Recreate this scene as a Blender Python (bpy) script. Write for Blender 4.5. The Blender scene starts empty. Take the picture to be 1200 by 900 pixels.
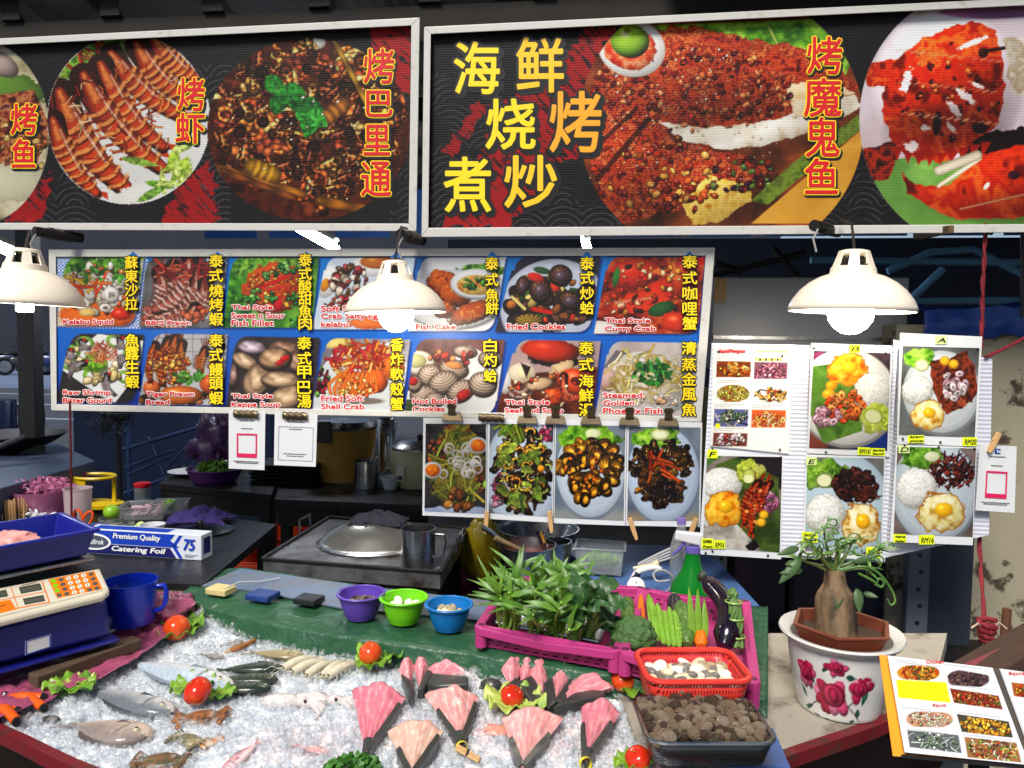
import bpy, math, random
from math import sin, cos, hypot
import numpy as np
from mathutils import Vector as Vr, Matrix, noise as mnoise
C = bpy.context.scene
COL = C.collection
rnd = random.Random(7)
R = math.radians
Rot = Matrix.Rotation
# ---- camera
CAM = Vr((0, 0, 1.5)); F = 880.0
ROT = Rot(R(7.0), 3, 'Z') @ Rot(R(90 - 3.2), 3, 'X') @ Rot(R(0.75), 3, 'Z')
cam = bpy.data.objects.new('camera', bpy.data.cameras.new('camera')); COL.objects.link(cam)
cam.matrix_world = Matrix.Translation(CAM) @ ROT.to_4x4()
cam.data.sensor_width = 36; cam.data.lens = F / 1200 * 36; cam.data.clip_start = .02; cam.data.clip_end = 2000
C.camera = cam
# ---- sky, sun, exposure
SUN_EL, SUN_AZ = 50.0, 196.0        # azimuth the light comes from (clockwise from +Y)
w = bpy.data.worlds.new('World'); C.world = w; w.use_nodes = True
nt = w.node_tree; nt.nodes.clear()
sky = nt.nodes.new('ShaderNodeTexSky'); sky.sky_type = 'NISHITA'; sky.sun_disc = False
sky.sun_elevation = R(SUN_EL); sky.sun_rotation = R(SUN_AZ)
bgn = nt.nodes.new('ShaderNodeBackground'); bgn.inputs[1].default_value = 0.05
out = nt.nodes.new('ShaderNodeOutputWorld')
nt.links.new(sky.outputs[0], bgn.inputs[0]); nt.links.new(bgn.outputs[0], out.inputs[0])
sl = bpy.data.lights.new('sun', 'SUN'); sl.energy = 2.8; sl.angle = R(22); sl.color = (1, .95, .88)
so = bpy.data.objects.new('sun', sl); COL.objects.link(so)
az, el = R(SUN_AZ), R(SUN_EL)
sdir = Vr((sin(az) * cos(el), cos(az) * cos(el), sin(el)))
so.rotation_euler = sdir.to_track_quat('Z', 'Y').to_euler()
C.view_settings.view_transform = 'Standard'; C.view_settings.look = 'None'
C.view_settings.exposure = 0.8; C.view_settings.gamma = 1
C.cycles.use_denoising = True
C.cycles.max_bounces = 8; C.cycles.transmission_bounces = 6; C.cycles.transparent_max_bounces = 24
C.cycles.sample_clamp_indirect = 4; C.cycles.caustics_refractive = False; C.cycles.caustics_reflective = False

# ---- helpers
def ray(px, py):
    return ROT @ Vr(((px - 600) / F, -(py - 450) / F, -1))
def P(px, py, y=None, z=None, d=None):
    r = ray(px, py)
    if y is not None: return CAM + r * (y / r.y)
    if z is not None: return CAM + r * ((z - CAM.z) / r.z)
    return CAM + r * d
def depth(p): return -((ROT.transposed() @ (Vr(p) - CAM)).z)
def sz(n, p): return n * depth(p) / F             # metres spanned by n photo pixels at p
def lin(c):
    c = np.asarray(c, float) / 255
    return np.where(c <= .04045, c / 12.92, ((c + .055) / 1.055) ** 2.4)
def rgba(c): return (*[float(x) for x in lin(c)], 1)

class MB:
    def __init__(s): s.v = []; s.f = []; s.c = []
    def add(s, vs, fs, col=None):
        n = len(s.v); s.v += [tuple(v) for v in vs]; s.f += [tuple(i + n for i in f) for f in fs]
        s.c += ([col] * len(vs) if col is None or not isinstance(col, list) else col); return s
    def box(s, c, d, rot=None, taper=1, col=None):
        x, y, z = d[0] / 2, d[1] / 2, d[2] / 2
        vs = [Vr((sx * x * t, sy * y * t, zz)) for zz, t in ((-z, taper), (z, 1)) for sx, sy in ((-1, -1), (1, -1), (1, 1), (-1, 1))]
        if rot: vs = [rot @ v for v in vs]
        c = Vr(c); vs = [v + c for v in vs]
        return s.add(vs, [(3, 2, 1, 0), (4, 5, 6, 7), (0, 1, 5, 4), (1, 2, 6, 5), (2, 3, 7, 6), (3, 0, 4, 7)], col)
    def hexa(s, bot, top, col=None):
        n = len(bot)
        return s.add(list(bot) + list(top), [tuple(range(n))[::-1], tuple(range(n, 2 * n))] + [(i, (i + 1) % n, n + (i + 1) % n, n + i) for i in range(n)], col)
    def tube(s, pts, r, seg=8, caps=True, flat=1, col=None):
        pts = [Vr(p) for p in pts]; n = len(pts)
        rr = r if isinstance(r, (list, tuple)) else [r] * n
        t0 = (pts[1] - pts[0]).normalized(); up = Vr((0, 0, 1)) if abs(t0.z) < .9 else Vr((1, 0, 0))
        a = t0.cross(up).normalized(); vs = []
        for i in range(n):
            t = (pts[min(i + 1, n - 1)] - pts[max(i - 1, 0)])
            t = t.normalized() if t.length > 1e-9 else t0
            a = (a - t * a.dot(t)); a = a.normalized() if a.length > 1e-6 else t.orthogonal().normalized()
            b = t.cross(a)
            for k in range(seg):
                an = 2 * math.pi * k / seg
                vs.append(pts[i] + a * (cos(an) * rr[i]) + b * (sin(an) * rr[i] * flat))
        fs = [(i * seg + k, i * seg + (k + 1) % seg, (i + 1) * seg + (k + 1) % seg, (i + 1) * seg + k) for i in range(n - 1) for k in range(seg)]
        if caps: fs += [tuple(range(seg))[::-1], tuple(range((n - 1) * seg, n * seg))]
        return s.add(vs, fs, col)
    def lathe(s, prof, base, seg=32, rot=None, sx=1, sy=1, col=None, caps=(0, 0), wob=0):
        base = Vr(base); vs = []
        for r, z in prof:
            for k in range(seg):
                an = 2 * math.pi * k / seg; q = 1 + wob * sin(an * 3 + z * 40)
                v = Vr((r * q * cos(an) * sx, r * q * sin(an) * sy, z)); vs.append((rot @ v if rot else v) + base)
        fs = [(i * seg + k, i * seg + (k + 1) % seg, (i + 1) * seg + (k + 1) % seg, (i + 1) * seg + k) for i in range(len(prof) - 1) for k in range(seg)]
        if caps[0]: fs.append(tuple(range(seg))[::-1])
        if caps[1]: fs.append(tuple(range((len(prof) - 1) * seg, len(prof) * seg)))
        return s.add(vs, fs, col)
    def grid(s, fn, nu, nv, col=None):
        vs = [fn(i / nu, j / nv) for j in range(nv + 1) for i in range(nu + 1)]
        fs = [(j * (nu + 1) + i, j * (nu + 1) + i + 1, (j + 1) * (nu + 1) + i + 1, (j + 1) * (nu + 1) + i) for j in range(nv) for i in range(nu)]
        cc = [col(i / nu, j / nv) for j in range(nv + 1) for i in range(nu + 1)] if callable(col) else col
        return s.add(vs, fs, cc)
    def ball(s, c, r, seg=16, rings=10, fn=None, col=None, rot=None):
        c = Vr(c); r = r if isinstance(r, (tuple, list)) else (r, r, r)
        def g(u, v):
            th = math.pi * v; ph = 2 * math.pi * u
            d = Vr((sin(th) * cos(ph), sin(th) * sin(ph), cos(th)))
            k = fn(d) if fn else 1
            q = Vr((d.x * r[0], d.y * r[1], d.z * r[2])) * k
            return (rot @ q if rot else q) + c
        return s.grid(g, seg, rings, col)
    def strip(s, pts, w, n, col=None):            # flat ribbon following pts, w half width list, n normal
        pts = [Vr(p) for p in pts]; m = len(pts); vs = []
        for i in range(m):
            t = (pts[min(i + 1, m - 1)] - pts[max(i - 1, 0)]).normalized(); b = t.cross(n).normalized()
            ww = w[i] if isinstance(w, (list, tuple)) else w
            vs += [pts[i] - b * ww, pts[i] + b * ww]
        return s.add(vs, [(2 * i, 2 * i + 1, 2 * i + 3, 2 * i + 2) for i in range(m - 1)], col)

LOC = {}
def mesh_of(name, mb, loc, m, smooth, ang=40):
    me = bpy.data.meshes.new(name)
    l = Vr(loc)
    me.from_pydata([(v[0] - l.x, v[1] - l.y, v[2] - l.z) for v in mb.v], [], mb.f)
    if any(c is not None for c in mb.c):
        at = me.color_attributes.new('Col', 'FLOAT_COLOR', 'POINT')
        a = np.array([(*lin(c), 1) if c is not None else (1, 1, 1, 1) for c in mb.c], np.float32)
        at.data.foreach_set('color', a.ravel())
    me.materials.append(m)
    if smooth:
        me.shade_smooth()
        if ang < 180: me.set_sharp_from_angle(angle=R(ang))
    me.update(); return me
def mods(o, bevel, solid, sub):
    if solid: q = o.modifiers.new('s', 'SOLIDIFY'); q.thickness = solid; q.offset = 0
    if bevel: q = o.modifiers.new('b', 'BEVEL'); q.width = bevel; q.segments = 2; q.limit_method = 'ANGLE'; q.angle_limit = R(35)
    if sub: q = o.modifiers.new('u', 'SUBSURF'); q.levels = q.render_levels = sub
def T(name, label, cat, loc, group=None):
    o = bpy.data.objects.new(name, None); COL.objects.link(o); o.location = loc; LOC[o] = Vr(loc)
    o.empty_display_size = .03
    o['label'] = label; o['category'] = cat
    if group: o['group'] = group
    return o
def part(name, mb, m, root, smooth=True, bevel=0, solid=0, sub=0, label=None, kind=None, ang=40):
    l = LOC[root]; o = bpy.data.objects.new(name, mesh_of(name, mb, l, m, smooth, ang)); COL.objects.link(o)
    o.parent = root; LOC[o] = l; mods(o, bevel, solid, sub)
    if label: o['label'] = label
    if kind: o['kind'] = kind
    return o
def solo(name, label, cat, mb, m, group=None, smooth=True, bevel=0, solid=0, sub=0, kind=None, ang=40, loc=None):
    if loc is None:
        a = np.array(mb.v); loc = Vr(((a[:, 0].min() + a[:, 0].max()) / 2, (a[:, 1].min() + a[:, 1].max()) / 2, a[:, 2].min()))
    o = bpy.data.objects.new(name, mesh_of(name, mb, loc, m, smooth, ang)); COL.objects.link(o)
    o.location = loc; LOC[o] = Vr(loc); mods(o, bevel, solid, sub)
    if kind: o['kind'] = kind
    if kind != 'structure' and label: o['label'] = label; o['category'] = cat
    elif label: o['label'] = label
    if group: o['group'] = group
    return o
def kids(o): return [c for c in bpy.data.objects if c.parent == o]
def dup(o, loc=None, rot=None, scale=None, label=None, parent=None, ch=None):
    c = o.copy(); COL.objects.link(c)
    if parent: c.parent = parent
    for k in (kids(o) if ch is None else ch): dup(k, parent=c)
    if loc is not None: c.location = loc
    if rot is not None: c.rotation_euler = rot
    if scale is not None: c.scale = (scale,) * 3 if isinstance(scale, (int, float)) else scale
    if label: c['label'] = label
    return c

# ---- materials
def mat(name, col, rough=.5, metal=0, var=0, vs=12, col2=None, thr=None, bump=0, bs=80, trans=0, ior=1.45, coat=0, spec=.5,
        sub=0, alpha=1, attr=False, emit=None, es=0, rv=0, wave=None, det=5, stretch=None, bd=.004):
    m = bpy.data.materials.new(name); m.use_nodes = True; n = m.node_tree.nodes; L = m.node_tree.links
    b = n['Principled BSDF']; b.inputs['Roughness'].default_value = rough; b.inputs['Metallic'].default_value = metal
    b.inputs['IOR'].default_value = ior; b.inputs['Transmission Weight'].default_value = trans
    b.inputs['Coat Weight'].default_value = coat; b.inputs['Coat Roughness'].default_value = .08
    b.inputs['Specular IOR Level'].default_value = spec; b.inputs['Alpha'].default_value = alpha
    if sub: b.inputs['Subsurface Weight'].default_value = sub; b.inputs['Subsurface Radius'].default_value = (.02, .008, .005); b.inputs['Subsurface Scale'].default_value = .3
    tc = n.new('ShaderNodeTexCoord'); src = tc.outputs['Object']
    if stretch:
        mp = n.new('ShaderNodeMapping'); mp.inputs['Scale'].default_value = stretch; L.new(src, mp.inputs[0]); src = mp.outputs[0]
    base = None
    if attr:
        a = n.new('ShaderNodeAttribute'); a.attribute_name = 'Col'; base = a.outputs['Color']
    if var or col2 is not None:
        t = n.new('ShaderNodeTexNoise'); t.inputs['Scale'].default_value = vs; t.inputs['Detail'].default_value = det; t.inputs['Roughness'].default_value = .65
        L.new(src, t.inputs['Vector'])
        mx = n.new('ShaderNodeMix'); mx.data_type = 'RGBA'; fac = t.outputs['Fac']
        if thr:
            mr = n.new('ShaderNodeMapRange'); mr.inputs[1].default_value = thr[0]; mr.inputs[2].default_value = thr[1]; L.new(fac, mr.inputs[0]); fac = mr.outputs[0]
        L.new(fac, mx.inputs[0])
        if col2 is not None:
            if base: L.new(base, mx.inputs[6])
            else: mx.inputs[6].default_value = rgba(col)
            mx.inputs[7].default_value = rgba(col2)
            base = mx.outputs[2]
        else:
            hv = n.new('ShaderNodeHueSaturation'); mr2 = n.new('ShaderNodeMapRange')
            mr2.inputs[1].default_value = .25; mr2.inputs[2].default_value = .75; mr2.inputs[3].default_value = 1 - var; mr2.inputs[4].default_value = 1 + var
            L.new(t.outputs['Fac'], mr2.inputs[0]); L.new(mr2.outputs[0], hv.inputs['Value'])
            if base: L.new(base, hv.inputs['Color'])
            else: hv.inputs['Color'].default_value = rgba(col)
            base = hv.outputs[0]
        if rv:
            mr3 = n.new('ShaderNodeMapRange'); mr3.inputs[1].default_value = .3; mr3.inputs[2].default_value = .7
            mr3.inputs[3].default_value = max(.02, rough - rv); mr3.inputs[4].default_value = min(1, rough + rv)
            L.new(t.outputs['Fac'], mr3.inputs[0]); L.new(mr3.outputs[0], b.inputs['Roughness'])
    if base: L.new(base, b.inputs['Base Color'])
    else: b.inputs['Base Color'].default_value = rgba(col)
    h = None
    if bump:
        t2 = n.new('ShaderNodeTexNoise'); t2.inputs['Scale'].default_value = bs; t2.inputs['Detail'].default_value = 6; L.new(src, t2.inputs['Vector']); h = t2.outputs['Fac']
    if wave:                                        # (direction, scale, strength)
        wv = n.new('ShaderNodeTexWave'); wv.bands_direction = wave[0]; wv.inputs['Scale'].default_value = wave[1]; wv.inputs['Distortion'].default_value = .0
        L.new(tc.outputs['Object'], wv.inputs['Vector']); h = wv.outputs['Fac']; bump = wave[2]
    if h:
        bp = n.new('ShaderNodeBump'); bp.inputs['Strength'].default_value = bump; bp.inputs['Distance'].default_value = bd
        L.new(h, bp.inputs['Height']); L.new(bp.outputs[0], b.inputs['Normal'])
    if emit: b.inputs['Emission Color'].default_value = rgba(emit); b.inputs['Emission Strength'].default_value = es
    return m
# ---- printed pictures: drawn into the colours of a fine grid of the sheet itself
def vn(x, y, seed=0):
    xi = np.floor(x).astype(np.int64); yi = np.floor(y).astype(np.int64); fx = x - xi; fy = y - yi
    fx = fx * fx * (3 - 2 * fx); fy = fy * fy * (3 - 2 * fy)
    def h(a, b):
        n = (a * 374761393 + b * 668265263 + seed * 974634777) & 0x7fffffff
        n = ((n ^ (n >> 13)) * 1274126177) & 0x7fffffff
        return ((n ^ (n >> 16)) & 0xffff) / 65535.0
    return (h(xi, yi) * (1 - fx) + h(xi + 1, yi) * fx) * (1 - fy) + (h(xi, yi + 1) * (1 - fx) + h(xi + 1, yi + 1) * fx) * fy
def fbm(x, y, seed=0, o=4):
    s = 0; a = .5; t = 0
    for i in range(o): s = s + a * vn(x, y, seed + i * 17); t += a; a *= .55; x = x * 2.03 + 5.1; y = y * 2.03 + 3.7
    return s / t
def ramp(t, pal):
    pal = np.asarray(pal, float); n = len(pal) - 1; t = np.clip(t, 0, .9999) * n; i = t.astype(int); f = (t - i)[..., None]
    return pal[i] * (1 - f) + pal[i + 1] * f
class Cv:
    def __init__(s, corners, res=1.1, bg=(255, 255, 255), inset=0):
        tl, tr, br, bl = [np.array(c, float) for c in corners]; s.cor = corners
        nx = int(max(np.linalg.norm(tr - tl), np.linalg.norm(br - bl)) * res) + 2; ny = int(max(np.linalg.norm(bl - tl), np.linalg.norm(br - tr)) * res) + 2
        u = np.linspace(0, 1, nx)[None, :, None]; v = np.linspace(0, 1, ny)[:, None, None]
        p = (tl * (1 - u) + tr * u) * (1 - v) + (bl * (1 - u) + br * u) * v
        s.X = p[..., 0]; s.Y = p[..., 1]; s.A = np.empty(p.shape[:2] + (3,)); s.A[:] = bg; s.clip = None
        s.xr = (s.X.min(0), s.X.max(0)); s.yr = (s.Y.min(1), s.Y.max(1)); s.r = random.Random(int(tl[0] * 7 + tl[1])); s.px = 1.5 / res
    def sl(s, x0, y0, x1, y1):
        a, b = np.searchsorted(s.xr[1], x0), np.searchsorted(s.xr[0], x1); c, d = np.searchsorted(s.yr[1], y0), np.searchsorted(s.yr[0], y1)
        return slice(c, max(c, d)), slice(a, max(a, b))
    def put(s, q, m, col, op=1):
        if m.size == 0: return
        if s.clip is not None: m = m * s.clip[q]
        m = (np.clip(m, 0, 1) * op)[..., None]; s.A[q] = s.A[q] * (1 - m) + np.asarray(col, float) * m
    def ell(s, cx, cy, rx, ry, ang=0, col=(255,) * 3, sh=.35, hl=0, wob=0, ws=.25, soft=1.0, tex=None, lines=0, lc=.6, hole=None, op=1, edge=0, seed=None):
        m_ = max(rx, ry) * (1 + wob) + 2; q = s.sl(cx - m_, cy - m_, cx + m_, cy + m_); x = s.X[q] - cx; y = s.Y[q] - cy
        if x.size == 0: return
        ca, sa = cos(ang), sin(ang); a = (x * ca + y * sa) / rx; b = (-x * sa + y * ca) / ry; d = np.hypot(a, b)
        sd = s.r.randrange(9999) if seed is None else seed
        if wob: d = d + wob * 2 * (fbm(x * ws, y * ws, sd, 3) - .5)
        m = np.clip((1 - d) * min(rx, ry) / (soft * s.px) + .5, 0, 1)
        c = np.asarray(col, float) if tex is None else ramp((fbm(s.X[q] * tex[1], s.Y[q] * tex[1], sd, 4) - .25) / .5, tex[0])
        k = 1 + sh * (-(x / max(rx, ry)) * .35 - (y / max(rx, ry)) * .6) - sh * .7 * np.clip(d, 0, 1) ** 3
        if lines: k = k * (1 - lc * .5 * (1 + np.sin(np.hypot(a, b + .75) * lines)))
        if edge: k = k * (1 - edge * np.clip((d - .72) / .25, 0, 1))
        c = c * np.clip(k, .1, 1.5)[..., None]
        if hl: c = c + 255 * hl * np.clip(1 - np.hypot(a + .3, b + .35) / .35, 0, 1)[..., None]
        if hole: m = m * np.clip((d - hole) * min(rx, ry) / s.px + .5, 0, 1)
        s.put(q, m, np.clip(c, 0, 255), op)
    def seg(s, pts, grow):
        p = np.array(pts, float); return s.sl(p[:, 0].min() - grow, p[:, 1].min() - grow, p[:, 0].max() + grow, p[:, 1].max() + grow)
    def line(s, pts, w, col, w1=None, sh=.4, st=0, sc=None, op=1, soft=1):
        q = s.seg(pts, max(w, w1 or 0) + 2); x = s.X[q]; y = s.Y[q]
        if x.size == 0: return
        best = np.full(x.shape, 1e9); tt = np.zeros(x.shape); L = [0]
        for i in range(len(pts) - 1): L.append(L[-1] + math.dist(pts[i], pts[i + 1]))
        for i in range(len(pts) - 1):
            ax, ay = pts[i]; dx = pts[i + 1][0] - ax; dy = pts[i + 1][1] - ay; l2 = dx * dx + dy * dy + 1e-9
            t = np.clip(((x - ax) * dx + (y - ay) * dy) / l2, 0, 1); d = np.hypot(x - ax - t * dx, y - ay - t * dy)
            k = d < best; best = np.where(k, d, best); tt = np.where(k, (L[i] + t * (L[i + 1] - L[i])) / (L[-1] + 1e-9), tt)
        ww = w + ((w if w1 is None else w1) - w) * tt
        m = np.clip((ww - best) / (soft * s.px) + .5, 0, 1); c = np.asarray(col, float) * np.ones(x.shape + (1,))
        if st:
            f = (.5 + .5 * np.sin(tt * st * 6.283 + best / w * 1.2))[..., None]; c = c * (1 - f) + np.asarray(sc, float) * f
        c = c * (1 - sh * np.clip(best / np.maximum(ww, .1), 0, 1) ** 2)[..., None]
        s.put(q, m, c, op)
    def poly(s, pts, col, soft=1, tex=None, op=1, rough=0, rs=.1):
        q = s.seg(pts, 2 + rough); x = s.X[q]; y = s.Y[q]
        if x.size == 0: return
        if rough: x = x + rough * 2 * (fbm(x * rs, y * rs, 3, 3) - .5); y = y + rough * 2 * (fbm(x * rs, y * rs, 9, 3) - .5)
        ins = np.zeros(x.shape, bool); best = np.full(x.shape, 1e9); n = len(pts)
        for i in range(n):
            (ax, ay), (bx, by) = pts[i], pts[(i + 1) % n]
            if ay != by: ins ^= ((ay > y) != (by > y)) & (x < (bx - ax) * (y - ay) / (by - ay) + ax)
            dx, dy = bx - ax, by - ay; t = np.clip(((x - ax) * dx + (y - ay) * dy) / (dx * dx + dy * dy + 1e-9), 0, 1)
            best = np.minimum(best, np.hypot(x - ax - t * dx, y - ay - t * dy))
        m = np.clip(np.where(ins, best, -best) / (soft * s.px) + .5, 0, 1)
        if tex: col = ramp((fbm(s.X[q] * tex[1], s.Y[q] * tex[1], s.r.randrange(999), 4) - .25) / .5, tex[0])
        if col is None: return q, m
        s.put(q, m, col, op)
    def leaf(s, cx, cy, L, W, ang, col):
        ca, sa = cos(ang), sin(ang); pts = []
        for k in range(9): t = k / 8; pts.append((t - .5, sin(math.pi * t ** .8) * .5))
        pts = pts + [(a, -b) for a, b in pts[-2:0:-1]]
        s.poly([(cx + a * L * ca - b * W * sa, cy + a * L * sa + b * W * ca) for a, b in pts], None, tex=([np.array(col) * .6, col, np.array(col) * 1.3 + 10], .3))
        s.line([(cx - L * .45 * ca, cy - L * .45 * sa), (cx + L * .4 * ca, cy + L * .4 * sa)], .5, np.array(col) * 1.35 + 15, op=.6)
    def heap(s, cx, cy, rx, ry, n, smin, smax, pal, kind='chunk', ang=0, asp=.7):
        it = []
        for i in range(n):
            a = s.r.uniform(0, 6.283); d = s.r.random() ** .5; x = d * cos(a) * rx; y = d * sin(a) * ry
            it.append((cx + x * cos(ang) - y * sin(ang), cy + x * sin(ang) + y * cos(ang)))
        it.sort(key=lambda p: p[1] + s.r.uniform(-3, 3))
        for x, y in it:
            c = np.array(s.r.choice(pal), float) * s.r.uniform(.75, 1.2); z = s.r.uniform(smin, smax); an = s.r.uniform(0, 3.14)
            if kind == 'chunk': s.ell(x, y, z, z * asp * s.r.uniform(.7, 1.2), an, c, .7, s.r.choice((0, 0, .25, .5)), wob=.25, edge=.45)
            elif kind == 'shell':
                s.ell(x, y, z * 1.08, z * asp * 1.15, an, c * .3, 0); s.ell(x, y, z, z * asp, an, c, .6, .15, lines=s.r.uniform(14, 20), lc=.55, edge=.5)
            elif kind == 'whelk':
                a0 = an * 2; dx, dy = cos(a0), sin(a0)
                s.line([(x - dx * z, y - dy * z), (x + dx * z, y + dy * z)], z * .62, c * .3, z * .25, sh=0); s.line([(x - dx * z * .9, y - dy * z * .9), (x + dx * z, y + dy * z)], z * .55, c * 1.15, z * .18, sh=.75, st=3.5, sc=c * .4)
                s.line([(x - dx * z * .6 - z * .12, y - dy * z * .6 - z * .15), (x + dx * z * .3 - z * .1, y + dy * z * .3 - z * .12)], z * .1, np.minimum(c * 1.3 + 70, 255), op=.7); s.ell(x - dx * z * .75, y - dy * z * .75, z * .3, z * .24, a0, c * .25, .4)
            elif kind == 'ring': s.ell(x, y, z * 1.1, z * asp * 1.1, an, c * .45, 0); s.ell(x, y, z, z * asp, an, c, .5, .2, hole=.45)
            elif kind == 'open':
                s.ell(x, y, z * 1.08, z * asp * 1.12, an, c * .25, 0); s.ell(x, y, z, z * asp, an, c * .8, .6, 0, lines=16, lc=.4)
                s.ell(x + 1, y + z * .1, z * .62, z * asp * .55, an, np.array(pal[-1]), .6, .4, wob=.2)
            elif kind == 'strip':
                l = z * 1.5; s.line([(x - l * cos(an), y - l * sin(an)), (x + s.r.uniform(-2, 2), y + s.r.uniform(-2, 2)), (x + l * cos(an), y + l * sin(an))], z * .22, c, sh=.6)
            elif kind == 'leafy': s.leaf(x, y, z * 2, z, an, c)
            elif kind == 'curl':
                a0 = s.r.uniform(0, 6.28); s.line([(x + z * cos(a0 + k * .55) , y + z * .8 * sin(a0 + k * .55)) for k in range(7)], z * .38, c, z * .15, sh=.7, st=4, sc=np.minimum(c * 1.5 + 25, 255))
    def vol(s, cx, cy, rx, ry, amt=.5):
        q = s.sl(cx - rx, cy - ry, cx + rx, cy + ry); x = (s.X[q] - cx) / rx; y = (s.Y[q] - cy) / ry; d = np.clip(1 - np.hypot(x, y), 0, 1) ** .6; k = 1 + amt * d * (-x * .6 - y * 1.1 + .1)
        m = d > 0 if s.clip is None else (d > 0) * s.clip[q]; s.A[q] = np.clip(s.A[q] * (1 + (k - 1) * m)[..., None], 0, 255)
    def prawn(s, x0, y0, x1, y1, w, col, col2, bend=.2):
        """head at (x0,y0), tail at (x1,y1): banded shell, pointed head, feelers, legs and a tail fan"""
        col = np.array(col, float); col2 = np.array(col2, float); dx, dy = x1 - x0, y1 - y0; l = hypot(dx, dy); ux, uy = dx / l, dy / l; w = w * .82
        P_ = lambda t, k=0: (x0 + dx * t - dy * bend * sin(3.14 * t) - uy * k, y0 + dy * t + dx * bend * sin(3.14 * t) + ux * k)
        for k in (-1, 1): s.poly([P_(.96), P_(1.08, k * w * .75), P_(1.16, k * w * .35), P_(1.02)], col * .9)
        for k in range(5): a = math.atan2(-dy, -dx) + s.r.uniform(-.6, .6); s.line([P_(.06), (x0 + cos(a) * w * 2.4, y0 + sin(a) * w * 2.4)], max(.5, w * .07), col * s.r.uniform(.6, 1))
        for k in range(7): t = .3 + k * .08; s.line([P_(t, w * .5), P_(t - .05, w * 1.35)], max(.5, w * .1), col * .75)
        pts = [P_(t) for t in np.linspace(0, 1, 10)]
        s.line([(a + 1, b + w * .2) for a, b in pts], w * 1.08, col * .22, w * .5, sh=0); s.line(pts[3:], w, col, w * .42, sh=.55)
        s.line(pts[:4], w * .35, col * .9, w * 1.02, sh=.6); s.line(pts[:3], w * .15, col2, w * .35, sh=.4, op=.6)
        for k in range(7):
            t = .3 + k * .1; ww = w * (1 - .5 * (t - .3)); arc = [P_(t + .035 * (1 - (q / 1.0) ** 2), q * ww * .92) for q in np.linspace(-1, 1, 6)]
            s.line(arc, ww * .2, col2, op=.75, sh=.2, soft=1.6); s.line([(a + ux * ww * .22, b + uy * ww * .22) for a, b in arc], max(.4, ww * .07), col * .4, op=.8, sh=0)
        s.line([P_(.15, -w * .4), P_(.4, -w * .45), P_(.7, -w * .32)], w * .1, (255, 240, 225), op=.55, soft=2)
        q = s.seg(pts, w * 1.2); g = fbm(s.X[q] * .35, s.Y[q] * .35, s.r.randrange(99), 4)
        if g.size: s.put(q, np.clip((g - .62) * 6, 0, .5) * (np.min([np.hypot(s.X[q] - a, s.Y[q] - b) for a, b in pts], 0) < w * .8), col * .45)
    def greens(s, cx, cy, rx, ry, pal=((40, 80, 20), (95, 150, 45), (170, 205, 90)), wob=.35):
        s.ell(cx, cy, rx, ry, 0, wob=wob, ws=.12, tex=(pal, .16), sh=.3)
        for k in range(int(rx * ry / 30) + 3): s.leaf(cx + s.r.uniform(-.7, .7) * rx, cy + s.r.uniform(-.7, .7) * ry, s.r.uniform(4, 9), s.r.uniform(3, 6), s.r.uniform(0, 6), s.r.choice(pal[:2] + (pal[1],)))
    def rice(s, cx, cy, rx, ry): s.ell(cx, cy + 1, rx * 1.04, ry * 1.06, 0, (150, 150, 140), 0); s.ell(cx, cy, rx, ry, 0, wob=.08, tex=(((190, 190, 180), (228, 228, 220), (245, 245, 240)), .55), sh=.3)
    def egg(s, cx, cy, rx, ry, col=((150, 90, 20), (235, 215, 150), (250, 240, 205))):
        s.ell(cx, cy, rx * 1.05, ry * 1.06, 0, (150, 100, 40), 0, wob=.25, ws=.12, seed=4); s.ell(cx, cy, rx * .97, ry * .97, 0, wob=.25, ws=.12, tex=(col, .14), sh=.2, seed=4)
        s.ell(cx + rx * .1, cy - ry * .12, rx * .38, ry * .36, 0, (240, 175, 30), .3, .3)
    def friedegg(s, cx, cy, rx, ry): s.egg(cx, cy, rx, ry, ((190, 90, 10), (240, 160, 30), (250, 205, 90)))
    def plate(s, cx, cy, rx, ry, col=(225, 228, 232), ang=0):
        s.ell(cx + 1, cy + 2, rx * 1.03, ry * 1.04, ang, np.array(col) * .55, 0, soft=2); s.ell(cx, cy, rx, ry, ang, col, .12, edge=.12); s.ell(cx, cy, rx * .8, ry * .78, ang, np.array(col) * .95, .1)
    def grainy(s, pal, sc, seed=1, a=1, sx=1, q=None):
        q = q or (slice(None), slice(None)); s.put(q, np.ones(s.X[q].shape), ramp((fbm(s.X[q] * sc * sx, s.Y[q] * sc, seed, 5) - .22) / .56, pal), a)
    def sheet(s, name, Y, m, root=None, lift=.0, plane=None, gain=.7, label=None):
        """the painted grid laid on the plane y=Y (or plane=(point, normal)), as a part of root or returned as a mesh"""
        h, w_ = s.X.shape; dirs = np.stack([(s.X - 600) / F, -(s.Y - 450) / F, -np.ones_like(s.X)], -1) @ np.array(ROT).T
        p0, n = (np.array((0, Y, 0)), np.array((0, 1.0, 0))) if plane is None else (np.array(plane[0]), np.array(plane[1]))
        t = ((p0 - np.array(CAM)) @ n) / (dirs @ n); v = np.array(CAM) + dirs * t[..., None] - lift * n * np.sign(dirs @ n)[..., None]
        loc = LOC[root] if root else Vr(v.reshape(-1, 3).mean(0)); v = v.reshape(-1, 3) - np.array(loc)
        i = np.arange(h * w_).reshape(h, w_); f = np.stack([i[1:, :-1], i[1:, 1:], i[:-1, 1:], i[:-1, :-1]], -1).reshape(-1, 4)
        me = bpy.data.meshes.new(name); me.vertices.add(len(v)); me.vertices.foreach_set('co', v.astype(np.float32).ravel())
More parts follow.
